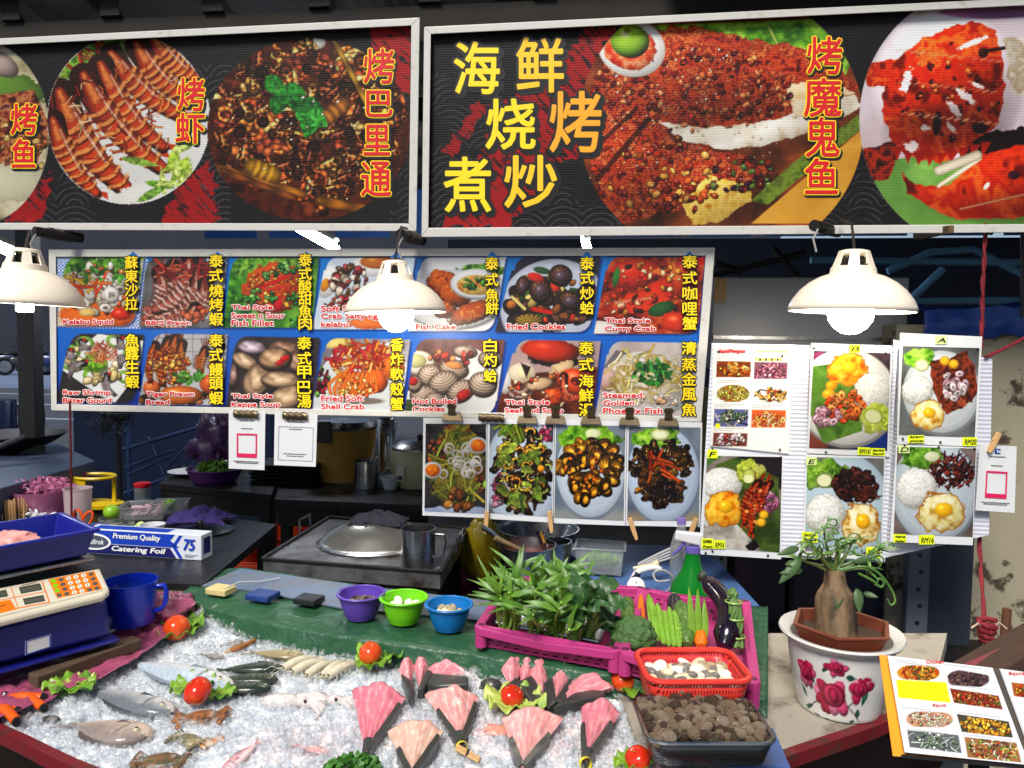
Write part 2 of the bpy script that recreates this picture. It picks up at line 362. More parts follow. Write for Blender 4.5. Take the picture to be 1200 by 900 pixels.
        me.loops.add(f.size); me.loops.foreach_set('vertex_index', f.astype(np.int32).ravel()); me.polygons.add(len(f)); me.polygons.foreach_set('loop_start', np.arange(0, f.size, 4, dtype=np.int32))
        at = me.color_attributes.new('Col', 'FLOAT_COLOR', 'POINT'); c = np.ones((h * w_, 4), np.float32); g_ = s.A.reshape(-1, 3) / 255; m_ = g_.mean(1, keepdims=True); g_ = m_ + (g_ - m_) * 1.0; g_ = g_ + .14 * (g_ - .45) * (1 - np.abs(2 * g_ - 1)) * 2; c[:, :3] = lin(np.clip(g_ * 255, 0, 255)) * gain
        at.data.foreach_set('color', c.ravel()); me.materials.append(m); me.update(calc_edges=True); me.validate()
        o = bpy.data.objects.new(name, me); COL.objects.link(o); o.location = loc if not root else (0, 0, 0); LOC[o] = loc
        if root: o.parent = root
        if label: o['label'] = label
        return o

# ---- writing: glyph outlines of the built-in font turned into meshes
_g = {}
def glyph(t, bold=0.0, shear=0):
    k = (t, bold, shear)
    if k not in _g:
        cu = bpy.data.curves.new('g', 'FONT'); cu.body = t; cu.size = 1; cu.offset = bold; cu.resolution_u = 3; cu.shear = shear
        o = bpy.data.objects.new('g', cu); COL.objects.link(o); dg = bpy.context.evaluated_depsgraph_get()
        me = bpy.data.meshes.new_from_object(o.evaluated_get(dg)); v = np.array([tuple(q.co) for q in me.vertices])[:, :2]; f = [tuple(p.vertices) for p in me.polygons]
        bpy.data.objects.remove(o); bpy.data.curves.remove(cu); bpy.data.meshes.remove(me)
        a, b = v.min(0), v.max(0); _g[k] = ((v - a) / np.maximum(b - a, 1e-6), f, (b - a))
    return _g[k]
def flatmap(Y=None, plane=None, lift=0.0):
    """photo pixel -> point on the sheet's plane, lifted towards the viewer's side"""
    p0, n = (Vr((0, Y, 0)), Vr((0, 1, 0))) if plane is None else (Vr(plane[0]), Vr(plane[1]))
    def f(x, y):
        r = ray(x, y); s = 1 if r.dot(n) > 0 else -1
        return CAM + r * ((p0 - CAM).dot(n) / r.dot(n)) - n * (s * lift)
    return f
def write(mb, t, box, Y=None, plane=None, lift=.001, bold=0, out=0, grow=0, axes=None, shear=0, slab=False):
    """glyphs of t fitted into photo box (x0,y0,x1,y1); out: outline width in px made of shifted copies; axes: (origin, ex, ey) px frame"""
    v, f, _ = glyph(t, bold, shear); x0, y0, x1, y1 = box
    sh = [(0, 0)] if not out else [(out * cos(a), out * sin(a)) for a in np.arange(0, 6.28, .785)]
    for k, (dx, dy) in enumerate(sh):
        fm = flatmap(Y, plane, lift + k * .00004)
        vs = []
        for a, b in v:
            x, y = x0 + a * (x1 - x0) + dx, y1 - b * (y1 - y0) + dy
            if axes: x, y = axes[0][0] + x * axes[1][0] + y * axes[2][0], axes[0][1] + x * axes[1][1] + y * axes[2][1]
            vs.append(fm(x, y))
        mb.add(vs, f)
    return mb
def tw(t, h, sx=1.0):                                 # width in px of t written h px high (cap height)
    return glyph(t)[2][0] / max(glyph(t)[2][1], 1e-6) * h * sx
# ---- shared materials
M_white = mat('white_painted_metal', (196, 194, 187), .45, var=.06, vs=30, col2=(172, 166, 150), thr=(.58, .75), bump=.05)
M_print = mat('printed_vinyl', (255,) * 3, .38, attr=True, bump=.04, bs=300)
M_corr = mat('printed_corrugated_sheet', (255,) * 3, .5, spec=.2, attr=True, wave=('Z', 42, .1))
M_gloss = mat('laminated_print', (255,) * 3, .22, attr=True, bump=.08, bs=12)
M_paint = mat('own_colour', (255,) * 3, .5, attr=True)
M_wet = mat('wet_own_colour', (255,) * 3, .2, attr=True, bump=.2, bs=120, sub=.25)
M_black = mat('black_plastic', (22, 22, 24), .4, var=.2)
M_dark = mat('dark_greasy_steel', (38, 36, 36), .45, .5, var=.3, vs=15, col2=(60, 44, 30), thr=(.55, .75), bump=.15, rv=.2)
M_steel = mat('brushed_steel', (150, 150, 150), .28, 1, var=.15, vs=9, rv=.12, bump=.04)
M_alu = mat('worn_aluminium', (175, 176, 178), .3, 1, var=.1, vs=14, rv=.1)
M_yel = mat('yellow_ink', (250, 215, 20), .4); M_red = mat('red_ink', (205, 20, 25), .4); M_ink = mat('black_ink', (15, 14, 14), .4)
M_wht = mat('white_ink', (235, 235, 232), .4); M_or = mat('orange_ink', (248, 165, 25), .4); M_yo = mat('amber_ink', (250, 195, 25), .4)
M_rope = mat('red_rope', (120, 25, 35), .8, var=.4, vs=90)
M_wood = mat('pale_wood', (190, 150, 100), .6, var=.2, vs=30, stretch=(1, 1, .2))
M_wire = mat('grey_wire', (90, 90, 92), .4, .8)
YB = 2.30
def frame_bars(mb, outer, inner, y0, y1):
    for i in range(4):
        j = (i + 1) % 4
        q = [outer[i], outer[j], inner[j], inner[i]]
        mb.hexa([P(*p, y=y1) for p in q], [P(*p, y=y0) for p in q])
    return mb
def board_back(outer, y0, y1):
    return MB().hexa([P(*p, y=y1) for p in outer], [P(*p, y=y0) for p in outer])

# ---- left banner
def waves(c, q_list, col=(98, 96, 98)):
    for (x0, y0, x1, y1) in q_list:
        q = c.sl(x0, y0, x1, y1); x = c.X[q]; y = c.Y[q]; f = np.zeros(x.shape)
        cx = np.round(x / 44) * 44; cy = np.floor(y / 30) * 30 + 34; d = np.hypot(x - cx, y - cy)
        f = np.clip(1.2 - np.abs((d % 7) - 3.5) * 1.1, 0, 1) * np.clip((fbm(x * .02, y * .02, 5) - .36) * 8, 0, 1)
        c.put(q, f, col, .75)
def brush(c, pts, col=(150, 28, 30)):
    q, m = c.poly(pts, None, rough=10, rs=.12); x = c.X[q]; y = c.Y[q]
    m = m * np.clip((fbm((x + y) * .05, (x - y) * .25, 8) - .3) * 9, 0, 1); c.put(q, m, col)
LO = [(-120, 51), (492, 20.5), (488, 271), (-120, 269)]; LI = [(-112, 58), (482, 30), (479, 262), (-112, 261)]
t = T('banner_sign', 'long black seafood banner with grilled fish, prawn and snail photos in a dirty white frame', 'banner', P(180, 270, y=YB))
part('frame', frame_bars(MB(), LO, LI, YB - .025, YB + .02), M_white, t, False, bevel=.002)
part('back_panel', board_back(LO, YB + .021, YB + .03), M_black, t, False)
c = Cv(LI, 1.1, (33, 32, 34)); waves(c, [(-20, 200, 250, 262), (230, 90, 270, 262), (460, 90, 480, 262)])
brush(c, [(10, 262), (30, 215), (62, 205), (60, 240), (40, 262)]); brush(c, [(190, 262), (205, 225), (245, 185), (262, 262)]); brush(c, [(430, 20), (482, 20), (482, 110), (440, 90)], (160, 30, 34))
def disc(c, cx, cy, rx, ry):
    d = np.hypot((c.X - cx) / rx, (c.Y - cy) / ry); c.clip = np.clip((1 - d) * min(rx, ry) + .5, 0, 1)
# grilled fish
disc(c, -25, 155, 83, 108); c.grainy([(130, 120, 90), (190, 180, 150), (215, 205, 180)], .05)
c.ell(0, 100, 60, 18, .2, (105, 140, 55), wob=.3); c.poly([(-60, 120), (40, 105), (60, 150), (40, 200), (-60, 215)], None, tex=([(50, 20, 20), (130, 60, 40), (190, 130, 80), (80, 40, 50)], .12)); c.ell(-5, 72, 30, 14, .5, (190, 170, 160), .5)
c.heap(20, 175, 40, 30, 40, 3, 7, [(190, 150, 90), (140, 80, 40), (210, 180, 120), (120, 50, 40)]); c.ell(0, 215, 60, 22, 0, (200, 195, 165), .2, wob=.2)
# grilled prawns
disc(c, 151, 140, 95, 99); c.A[:] = np.where(c.clip[..., None] > 0, ramp(fbm(c.X * .03, c.Y * .03, 3), [(205, 205, 200), (228, 226, 222)]), c.A)
c.greens(100, 65, 48, 34, ((60, 100, 25), (120, 160, 50), (170, 195, 90)))
for (x0, y0, x1, y1, w_) in [(178, 40, 235, 95, 17), (160, 52, 222, 118, 17), (130, 62, 212, 135, 17), (118, 75, 190, 170, 18), (98, 88, 190, 196, 20), (70, 108, 150, 222, 23), (62, 140, 112, 225, 16)]:
    c.prawn(x0, y0, x1, y1, w_, (205, 70, 25), (245, 165, 95), .08)
c.heap(150, 130, 70, 70, 60, 2, 5, [(170, 40, 15), (250, 200, 150), (230, 120, 50), (90, 20, 10)], 'strip')
c.ell(185, 222, 60, 16, -.3, (225, 222, 215), .1, wob=.2)
for k in range(14): c.leaf(200 + c.r.uniform(-18, 24), 195 + c.r.uniform(-28, 24), c.r.uniform(20, 40), c.r.uniform(7, 12), c.r.uniform(-1.8, .3), c.r.choice([(150, 180, 60), (95, 140, 40), (185, 205, 110)]))
c.leaf(165, 190, 48, 9, .2, (120, 150, 60)); c.leaf(180, 226, 44, 10, -.5, (110, 150, 60))
# snails
disc(c, 362, 152, 119, 107); c.grainy([(40, 12, 8), (95, 40, 18), (60, 22, 10), (130, 60, 25)], .05)
c.ell(372, 50, 10, 8, 0, (220, 215, 200)); c.ell(262, 250, 16, 22, 0, (190, 180, 165), .3)
c.heap(360, 140, 108, 92, 120, 7, 16, [(200, 95, 40), (150, 62, 26), (225, 130, 55), (110, 45, 22), (245, 170, 95)], 'curl')
c.heap(360, 145, 112, 96, 95, 8, 14, [(230, 125, 55), (170, 80, 36), (245, 165, 80), (130, 60, 30)], 'whelk', asp=.8)
for a, b, wd, cl in [((248, 195), (355, 228), 5, (190, 120, 35)), ((262, 200), (345, 232), 4, (150, 85, 25)), ((375, 235), (468, 254), 6, (185, 115, 25)), ((392, 48), (430, 122), 3, (200, 150, 50)), ((296, 195), (320, 205), 10, (225, 165, 40)), ((380, 140), (402, 122), 9, (205, 130, 50))]:
    c.line([a, b], wd, cl, st=3, sc=np.array(cl) * .6)
for k in range(9):
    c.leaf(*[(322, 100), (332, 112), (326, 122), (345, 108), (358, 135), (366, 125), (362, 148), (372, 140), (350, 122)][k], 30, 22, [.8, 1.4, 1.9, .2, 1.2, .3, 1.8, .6, .9][k], [(40, 120, 40), (60, 150, 55), (35, 105, 38)][k % 3])
c.heap(360, 150, 105, 95, 60, 1, 2.2, [(255, 235, 200), (235, 190, 120)], 'chunk')
c.clip = None; c.sheet('print', YB, M_corr, t, lift=.001)
def name_chars(t, items, ink, rim, rimw, backw=0, name='lettering', bold=.55, Y=YB):
    a, b, d = MB(), MB(), MB()
    for ch, x0, y0, x1, y1 in items:
        write(a, ch, (x0, y0, x1, y1), Y, lift=.0042, out=bold)
        if rim: write(b, ch, (x0, y0, x1, y1), Y, lift=.003, out=rimw + bold)
        if backw: write(d, ch, (x0 + backw * .5, y0 + backw * .6, x1 + backw * .5, y1 + backw * .6), Y, lift=.002, out=backw)
    o = part(name, a, ink, t, False)
    if rim: part(name + '_outline', b, rim, t, False)
    if backw: part(name + '_shadow', d, M_ink, t, False)
for it in ([('烤', 427, 58, 462, 98), ('巴', 430, 107, 460, 137), ('里', 427, 147, 457, 182), ('通', 424, 190, 458, 230)], [('烤', 209, 92, 240, 130), ('虾', 207, 133, 240, 168)], [('烤', 14, 122, 44, 158), ('鱼', 15, 163, 42, 196)]):
    name_chars(t, it, M_red, M_yel, 1.3, 3)

# ---- right banner
RO = [(497, 31.5), (1320, -8), (1320, 271.5), (494, 278)]; RI = [(505, 40), (1312, 1), (1312, 262), (502, 267)]
t = T('banner_sign', 'long black banner with large yellow characters beside photos of stingray and red crab', 'banner', P(850, 272, y=YB))
part('frame', frame_bars(MB(), RO, RI, YB - .025, YB + .02), M_white, t, False, bevel=.002)
part('back_panel', board_back(RO, YB + .021, YB + .03), M_black, t, False)
c = Cv(RI, 1.1, (30, 29, 31)); waves(c, [(500, 85, 590, 268), (590, 190, 730, 268), (960, 160, 1080, 268)])
brush(c, [(515, 268), (560, 180), (600, 110), (690, 35), (722, 30), (690, 90), (705, 170), (640, 200), (600, 268)], (160, 30, 33))
brush(c, [(520, 180), (560, 120), (575, 125), (530, 190)], (150, 30, 33))
disc(c, 845, 146, 167, 160); c.grainy([(60, 30, 12), (110, 55, 25), (150, 80, 35)], .03)
c.poly([(760, 30), (1020, 20), (990, 90), (880, 70), (800, 45)], None, tex=([(45, 90, 15), (100, 155, 35), (150, 195, 70), (70, 120, 30)], .05))
c.line([(850, 45), (900, 62), (960, 75)], 2.5, (170, 200, 100)); c.line([(900, 30), (920, 70)], 2, (160, 190, 90))
c.poly([(880, 262), (1012, 150), (1012, 262)], None, tex=([(190, 125, 45), (215, 155, 65), (200, 140, 50)], .02))
SAM = [(70, 18, 12), (150, 45, 25), (185, 75, 35), (110, 30, 18), (200, 110, 60), (140, 40, 22)]
c.poly([(680, 130), (720, 60), (790, 30), (860, 40), (960, 62), (1010, 100), (960, 130), (880, 150), (800, 150), (780, 150), (720, 190), (700, 200)], None, tex=(SAM, .11), rough=6)
c.poly([(690, 150), (760, 130), (790, 165), (860, 180), (905, 200), (830, 240), (720, 262), (700, 240)], None, tex=(SAM, .12), rough=6)
c.poly([(772, 143), (830, 150), (900, 142), (1000, 110), (1010, 125), (960, 152), (890, 172), (850, 176), (800, 165)], None, tex=([(205, 175, 140), (240, 228, 205), (250, 242, 228)], .05), rough=3)
c.poly([(920, 100), (965, 92), (1000, 108), (930, 140)], None, tex=([(220, 180, 130), (245, 225, 190)], .08), rough=4)
c.poly([(800, 240), (830, 205), (880, 215), (880, 235), (840, 262), (810, 262)], None, tex=([(215, 170, 60), (235, 200, 110), (190, 130, 40)], .1), rough=4)
c.heap(810, 105, 120, 50, 240, 2, 5.5, [(165, 55, 30), (120, 30, 20), (200, 95, 50), (90, 22, 16), (215, 130, 80)]); c.heap(770, 205, 80, 50, 150, 2, 6, [(150, 45, 25), (190, 85, 35), (110, 28, 18), (210, 150, 70)])
c.heap(815, 130, 120, 80, 130, .8, 1.7, [(255, 230, 200), (240, 190, 150)]); c.heap(870, 205, 45, 20, 60, 2, 6, [(60, 25, 40), (120, 40, 25), (90, 110, 50)])
for a, b, w_ in [((700, 210), (760, 140), 3), ((690, 180), (745, 128), 2.5)]: c.line([a, b], w_, (40, 12, 8), op=.7)
c.poly([(880, 235), (930, 190), (1012, 130), (1012, 150), (960, 190), (900, 240)], None, tex=([(60, 80, 20), (120, 140, 50), (90, 100, 35)], .08))
c.ell(740, 56, 40, 34, .3, (225, 222, 215), .3); c.ell(738, 56, 31, 26, .3, wob=.1, tex=([(190, 45, 20), (225, 90, 50), (240, 160, 120)], .15)); c.ell(738, 48, 23, 20, .2, (125, 165, 50), .7, .4); c.ell(735, 36, 4, 3, 0, (110, 110, 50), .4)
for v_ in ((800, 95, 130, 80, .7), (930, 110, 90, 60, .5), (740, 200, 80, 80, .6), (830, 230, 70, 50, .6), (890, 160, 100, 24, .5)): c.vol(*v_)
# crab
disc(c, 1150, 140, 143, 152); c.grainy([(190, 165, 170), (215, 200, 205), (205, 185, 195)], .01)
c.poly([(1000, 195), (1090, 180), (1240, 230), (1240, 270), (1060, 270)], None, tex=([(80, 120, 50), (110, 150, 75), (95, 135, 60)], .02)); c.ell(1160, 14, 60, 8, 0, (120, 60, 110), 0, op=.7)
c.poly([(1080, 160), (1210, 150), (1290, 140), (1290, 220), (1200, 215)], (28, 12, 8), rough=6)
CR = [(90, 15, 5), (190, 50, 12), (165, 30, 8), (215, 90, 30), (150, 25, 8)]
c.poly([(1010, 75), (1050, 70), (1060, 105), (1015, 100)], None, tex=(CR, .06), rough=3); c.poly([(1010, 175), (1060, 160), (1040, 210), (1008, 215)], None, tex=([(60, 15, 8), (170, 50, 20), (40, 12, 8)], .1), rough=4)
c.poly([(1033, 115), (1045, 75), (1080, 45), (1140, 24), (1168, 36), (1178, 100), (1170, 145), (1130, 175), (1100, 190), (1060, 182), (1040, 160)], None, tex=(CR, .035), rough=4)
for k in range(9): c.poly([(1045 + k * 13, 172 + 8 * sin(k * .5)), (1058 + k * 13, 172 + 8 * sin(k * .5)), (1051 + k * 12.5, 189 + 6 * sin(k * .5))], (150, 28, 10))
c.heap(1110, 110, 62, 66, 50, 2, 6, [(120, 20, 8), (220, 100, 40), (60, 12, 8)], 'chunk'); 
for x, y, rx, ry, an in [(1130, 112, 14, 4, .6), (1118, 128, 12, 4, .9), (1068, 172, 7, 6, .3), (1062, 95, 5, 14, .4), (1140, 50, 16, 3, -.4), (1115, 150, 8, 3, .8), (1085, 150, 5, 3, .2), (1145, 100, 10, 2, .4)]: c.ell(x, y, rx, ry, an, (250, 232, 228), 0, wob=.7, ws=.3)
c.ell(1152, 62, 6, 6, 0, (60, 20, 12)); c.line([(1155, 60), (1185, 55)], 2, (40, 20, 20)); c.poly([(1175, 45), (1220, 40), (1230, 120), (1185, 110)], None, tex=([(200, 190, 175), (170, 150, 120), (225, 215, 205)], .08), rough=5)
c.ell(1098, 145, 5, 14, .1, (40, 10, 8)); c.ell(1148, 150, 9, 7, 0, (50, 14, 8))
c.poly([(1057, 200), (1065, 212), (1085, 220), (1115, 215), (1150, 185), (1145, 182), (1190, 172), (1290, 150), (1290, 245), (1200, 255), (1120, 258), (1085, 240), (1062, 225)], None, tex=(CR, .03), rough=3)
c.line([(1100, 218), (1148, 186)], 2.5, (240, 200, 170)); c.line([(1125, 245), (1200, 228), (1260, 220)], 1.5, (225, 160, 120), op=.8); c.ell(1156, 218, 5, 2.5, -.9, (250, 230, 220), 0); c.ell(1188, 205, 7, 5, 0, (50, 20, 30)); c.line([(1100, 200), (1145, 182)], 6, (190, 175, 150))
for v_ in ((1110, 105, 90, 95, 1.0), (1185, 215, 130, 50, .9), (1100, 160, 70, 40, -.6)): c.vol(*v_)
for k in range(40): c.line([(1050 + k * 3, 60 + (k * 37) % 110), (1056 + k * 3, 58 + (k * 37) % 110)], c.r.uniform(.5, 1.6), (255, 215, 190), op=.5, soft=2)
c.clip = None; c.sheet('print', YB, M_corr, t, lift=.001)
for s_, ink in (([('海', 533, 50, 585, 110), ('烧', 570, 117, 627, 175), ('煮', 521, 185, 575, 248)], M_yel), ([('鲜', 606, 45, 660, 108), ('炒', 592, 183, 652, 243)], M_yo), ([('烤', 645, 108, 704, 178)], M_or)):
    for it in s_: name_chars(t, [it], ink, M_ink, 3.2, 5, 'title_lettering', 1.0)
name_chars(t, [('烤', 946, 44, 986, 87), ('魔', 942, 92, 985, 137), ('鬼', 944, 138, 983, 184), ('鱼', 943, 186, 981, 227)], M_red, M_yel, 1.4, 3)

# ---- dish board
YM = 2.335
MO = [(57, 292.5), (838, 290), (822, 494.5), (60, 481)]; MI = [(65.5, 301), (827, 299.5), (812, 488), (66.5, 473.5)]
t = T('menu_board', 'wide white-framed board with fourteen captioned dish photos on blue, hung under the banners', 'menu board', P(440, 488, y=YM))
part('frame', frame_bars(MB(), MO, MI, YM - .007, YM + .018), M_white, t, False, bevel=.0015)
part('back_panel', board_back(MO, YM + .019, YM + .026), M_black, t, False)
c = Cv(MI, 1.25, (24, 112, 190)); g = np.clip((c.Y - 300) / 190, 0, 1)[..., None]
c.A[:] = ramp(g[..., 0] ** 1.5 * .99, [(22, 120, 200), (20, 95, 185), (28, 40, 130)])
q = c.sl(66, 301, 172, 384); c.put(q, ((np.sin(c.X[q] * 1.6) * np.sin(c.Y[q] * 1.6)) > 0) * 1.0, (215, 220, 235))
def dish(tl, tr, br, bl, rad=16):
    q_, m = c.poly([tl, tr, br, bl], None); full = np.zeros(c.X.shape); full[q_] = m
    for (cx, cy, sx, sy) in ((tl[0] + rad * .95, tl[1] + rad, -1, -1), (br[0] - rad * .95, br[1] - rad, 1, 1)):
        dx, dy = (c.X - cx) * sx, (c.Y - cy) * sy
        full *= np.where((dx > 0) & (dy > 0), np.clip(rad - np.hypot(dx, dy) + .5, 0, 1), 1)
    c.clip = None; sh_ = np.roll(full, (3, 3), (0, 1)); c.put((slice(None),) * 2, sh_, (8, 22, 70), .5)
    c.clip = full; return (bl[0] + br[0]) / 2, (tl[1] + bl[1]) / 2
RED = [(200, 40, 20), (225, 90, 30), (180, 30, 15), (240, 140, 60)]; GRN = [(50, 110, 35), (90, 150, 50), (35, 85, 28)]
# 1 squid salad
dish((77, 301), (169, 301), (158, 382), (66, 382)); c.grainy([(90, 120, 40), (190, 190, 150), (220, 200, 180)], .1)
c.greens(90, 310, 30, 14); c.greens(140, 312, 28, 14); c.ell(115, 370, 48, 16, 0, (235, 110, 30), .4, wob=.2)
c.heap(115, 338, 42, 28, 60, 3, 7, [(225, 205, 190), (215, 180, 165), (205, 120, 60), (225, 90, 40), (110, 150, 60), (235, 225, 215)]); c.heap(118, 342, 36, 24, 20, 5, 9, [(235, 228, 215), (225, 205, 190)], 'ring')
for p in ((107, 342, 8, 11, .3), (131, 346, 9, 10, -.5), (125, 328, 10, 6, .2)): c.ell(*p, (240, 232, 220), .5, .2, hole=.45)
c.heap(105, 330, 25, 16, 14, 4, 9, [(240, 180, 40), (225, 80, 30), (240, 120, 50)], 'strip'); c.ell(90, 345, 9, 7, 0, (230, 90, 30), .4, .3); c.heap(120, 320, 40, 12, 12, 3, 6, GRN, 'leafy'); c.ell(142, 368, 12, 7, 0, (215, 50, 20), .5, .4); c.ell(103, 366, 10, 5, 0, (240, 195, 120), .4)
# 2 bbq prawn
dish((172, 301), (267, 301), (258, 384), (163, 384)); c.grainy([(70, 70, 75), (110, 110, 112), (80, 75, 70)], .06)
c.heap(250, 312, 24, 12, 40, 2, 5, [(170, 180, 190), (120, 100, 120), (190, 195, 170)]); c.plate(255, 352, 28, 24, (215, 220, 222)); c.ell(258, 352, 18, 16, 0, (190, 200, 170), .2)
for a in [(186, 318, 170, 372, 11), (203, 312, 180, 375, 12), (222, 305, 182, 362, 13), (232, 318, 188, 378, 13), (240, 330, 208, 372, 11), (228, 360, 185, 380, 9)]: c.prawn(*a, (190, 100, 80), (240, 215, 200), -.22)
c.heap(218, 318, 36, 14, 30, 4, 9, [(190, 60, 40), (220, 110, 80), (150, 40, 30)], 'strip'); c.heap(232, 368, 18, 8, 12, 3, 6, [(205, 100, 60), (180, 60, 40)])
# 3 sweet and sour fillet
dish((272, 301), (374, 301), (366, 384), (262, 384)); c.grainy([(40, 95, 25), (95, 150, 45), (140, 185, 80)], .04); c.ell(285, 308, 22, 7, 0, (225, 190, 150), .3); c.greens(310, 312, 45, 14); c.greens(275, 350, 20, 30, ((30, 90, 20), (70, 135, 35), (110, 170, 60)))
c.ell(320, 338, 36, 30, -.4, (205, 85, 15), .4, wob=.2); c.heap(322, 338, 33, 24, 150, 1.5, 3.5, [(225, 110, 20), (240, 150, 40), (190, 60, 10), (250, 190, 90), (215, 40, 30)]); c.line([(305, 338), (340, 322)], 2.2, (215, 30, 30)); c.line([(310, 340), (335, 335)], 1.5, (225, 60, 40)); c.ell(326, 355, 5, 9, 0, (210, 30, 40), .3)
for x, y in ((318, 322), (335, 315), (300, 345), (318, 348), (345, 350), (290, 352), (350, 318), (345, 378)): c.heap(x, y, 9, 6, 10, 2, 4.5, [(70, 140, 55), (45, 110, 40), (120, 175, 90)], 'chunk')
# 4 crab kelabu
dish((383, 301), (487, 301), (474, 386), (366, 386)); c.grainy([(175, 195, 220), (205, 215, 228), (225, 228, 235)], .03); c.ell(385, 330, 12, 20, .4, (240, 238, 235), .3); c.ell(381, 334, 5, 8, .4, (225, 140, 30), .3); c.ell(440, 310, 30, 14, -.1, (235, 235, 235), .3); c.ell(442, 307, 20, 8, 0, (190, 110, 40), .4, .2)
c.heap(410, 335, 22, 26, 60, 3, 7, [(60, 30, 22), (110, 40, 35), (160, 60, 60), (200, 180, 160), (90, 60, 30)]); c.heap(400, 355, 20, 8, 20, 2, 5, [(180, 40, 50), (150, 80, 60), (225, 215, 200)]); c.ell(435, 378, 26, 8, 0, (230, 120, 60), .4, wob=.3)
# 5 fish cake
dish((493, 301), (593, 301), (579, 388), (478, 388)); c.grainy([(205, 208, 212), (228, 228, 228)], .02); c.greens(565, 317, 26, 9); c.plate(530, 350, 60, 34, (226, 227, 228))
for p in ((520, 332, 20, 15, .5), (532, 345, 20, 12, .3), (520, 362, 14, 9, .2), (552, 366, 26, 11, -.35)): c.ell(p[0], p[1] + 2, p[2] * 1.03, p[3] * 1.05, p[4], (70, 25, 8), 0, wob=.2, seed=5); c.ell(*p, wob=.2, tex=([(120, 45, 10), (200, 100, 30), (165, 70, 18), (225, 140, 60)], .2), sh=.6, seed=5)
c.plate(558, 332, 30, 17, (236, 238, 238)); c.ell(558, 334, 23, 12, 0, wob=.05, tex=([(190, 110, 40), (225, 190, 110), (150, 130, 50)], .15)); c.heap(557, 332, 15, 7, 26, 2, 4, GRN + [(210, 200, 150)])
# 6 fried cockles
dish((604, 301), (704, 301), (692, 389), (580, 389)); c.grainy([(35, 32, 45), (55, 45, 60)], .05); c.plate(648, 358, 62, 54, (205, 212, 232), -.2)
c.heap(645, 358, 50, 30, 46, 7, 12, [(110, 70, 45), (85, 50, 35), (140, 95, 60), (70, 45, 40)], 'shell'); c.heap(645, 350, 48, 32, 40, 4, 8, [(150, 90, 40), (200, 60, 25), (190, 150, 60), (60, 90, 35), (220, 190, 110)])
for p in ((633, 340, 13, 16, -.2), (657, 323, 14, 13, .3), (668, 352, 15, 11, .4), (690, 345, 14, 12, .2), (612, 335, 8, 12, .3)): c.ell(*p, (110, 68, 45), .6, .2, lines=22, lc=.5, edge=.6); c.ell(p[0], p[1] + 1, p[2] * .5, p[3] * .5, 0, (95, 75, 85), .5, .3)
c.line([(600, 348), (615, 362)], 2, (235, 215, 130)); c.ell(628, 325, 10, 5, .3, (205, 45, 25), .4); c.ell(635, 317, 10, 4, .2, (50, 90, 45)); c.ell(620, 375, 16, 7, 0, (190, 150, 60), .4, lines=20); c.line([(625, 362), (645, 366)], 3, (200, 40, 20))
# 7 curry crab
dish((713, 301), (826, 301), (818, 391), (696, 391)); c.grainy([(70, 18, 8), (150, 40, 15), (205, 100, 40), (120, 60, 20)], .07); c.ell(700, 388, 26, 12, 0, (235, 228, 220), .2); c.ell(745, 320, 32, 18, -.1, (205, 50, 20), .6, .2, wob=.15); c.ell(770, 345, 30, 15, -.5, (215, 50, 18), .6, .2, wob=.1); c.ell(798, 325, 9, 26, .3, (205, 70, 30), .5, .1)
c.poly([(718, 362), (735, 345), (765, 340), (785, 350), (770, 362), (740, 368)], (220, 60, 25), rough=2); c.poly([(760, 318), (790, 308), (800, 330), (780, 325)], (220, 110, 40), rough=2); c.line([(722, 355), (770, 348)], 2, (250, 160, 130), op=.7)
c.heap(760, 345, 55, 40, 80, 2, 5, [(190, 60, 20), (230, 140, 50), (215, 45, 20), (245, 200, 150), (80, 30, 10)]); c.ell(722, 325, 4, 12, .2, (60, 120, 50)); c.ell(775, 362, 16, 8, -.3, (45, 95, 45), .5); c.ell(795, 378, 22, 12, .1, (205, 60, 25), .5, .3, wob=.15); c.poly([(790, 296), (830, 296), (830, 312), (800, 308)], (215, 25, 25))
# 8 raw shrimp
dish((83, 391), (169, 392), (158, 473), (66, 471)); c.grainy([(35, 35, 36), (60, 52, 48)], .03); c.poly([(68, 430), (115, 391), (172, 400), (160, 440), (135, 472), (118, 464)], (226, 228, 226))
for x, y in ((84, 412), (82, 426), (108, 440), (148, 442), (135, 400), (100, 402), (155, 415)): c.ell(x, y, 11, 8, .2, (125, 170, 70), .3, hole=.55)
c.heap(118, 425, 38, 24, 30, 4, 8, [(225, 200, 150), (235, 215, 175), (215, 190, 130)]); c.greens(112, 424, 17, 12, ((70, 120, 20), (120, 165, 40), (160, 190, 70))); c.heap(122, 413, 16, 10, 60, 2, 4, [(225, 120, 80), (235, 160, 120), (205, 90, 60)], 'strip')
for a in ((98, 425, 82, 440), (125, 440, 134, 462), (150, 418, 140, 428), (95, 400, 104, 408), (80, 412, 88, 418), (140, 398, 148, 408)): c.prawn(*a, 5, (140, 125, 130), (190, 175, 175), .2); c.ell(a[0] + 4, a[1] - 2, 2, 2, 0, (190, 20, 30))
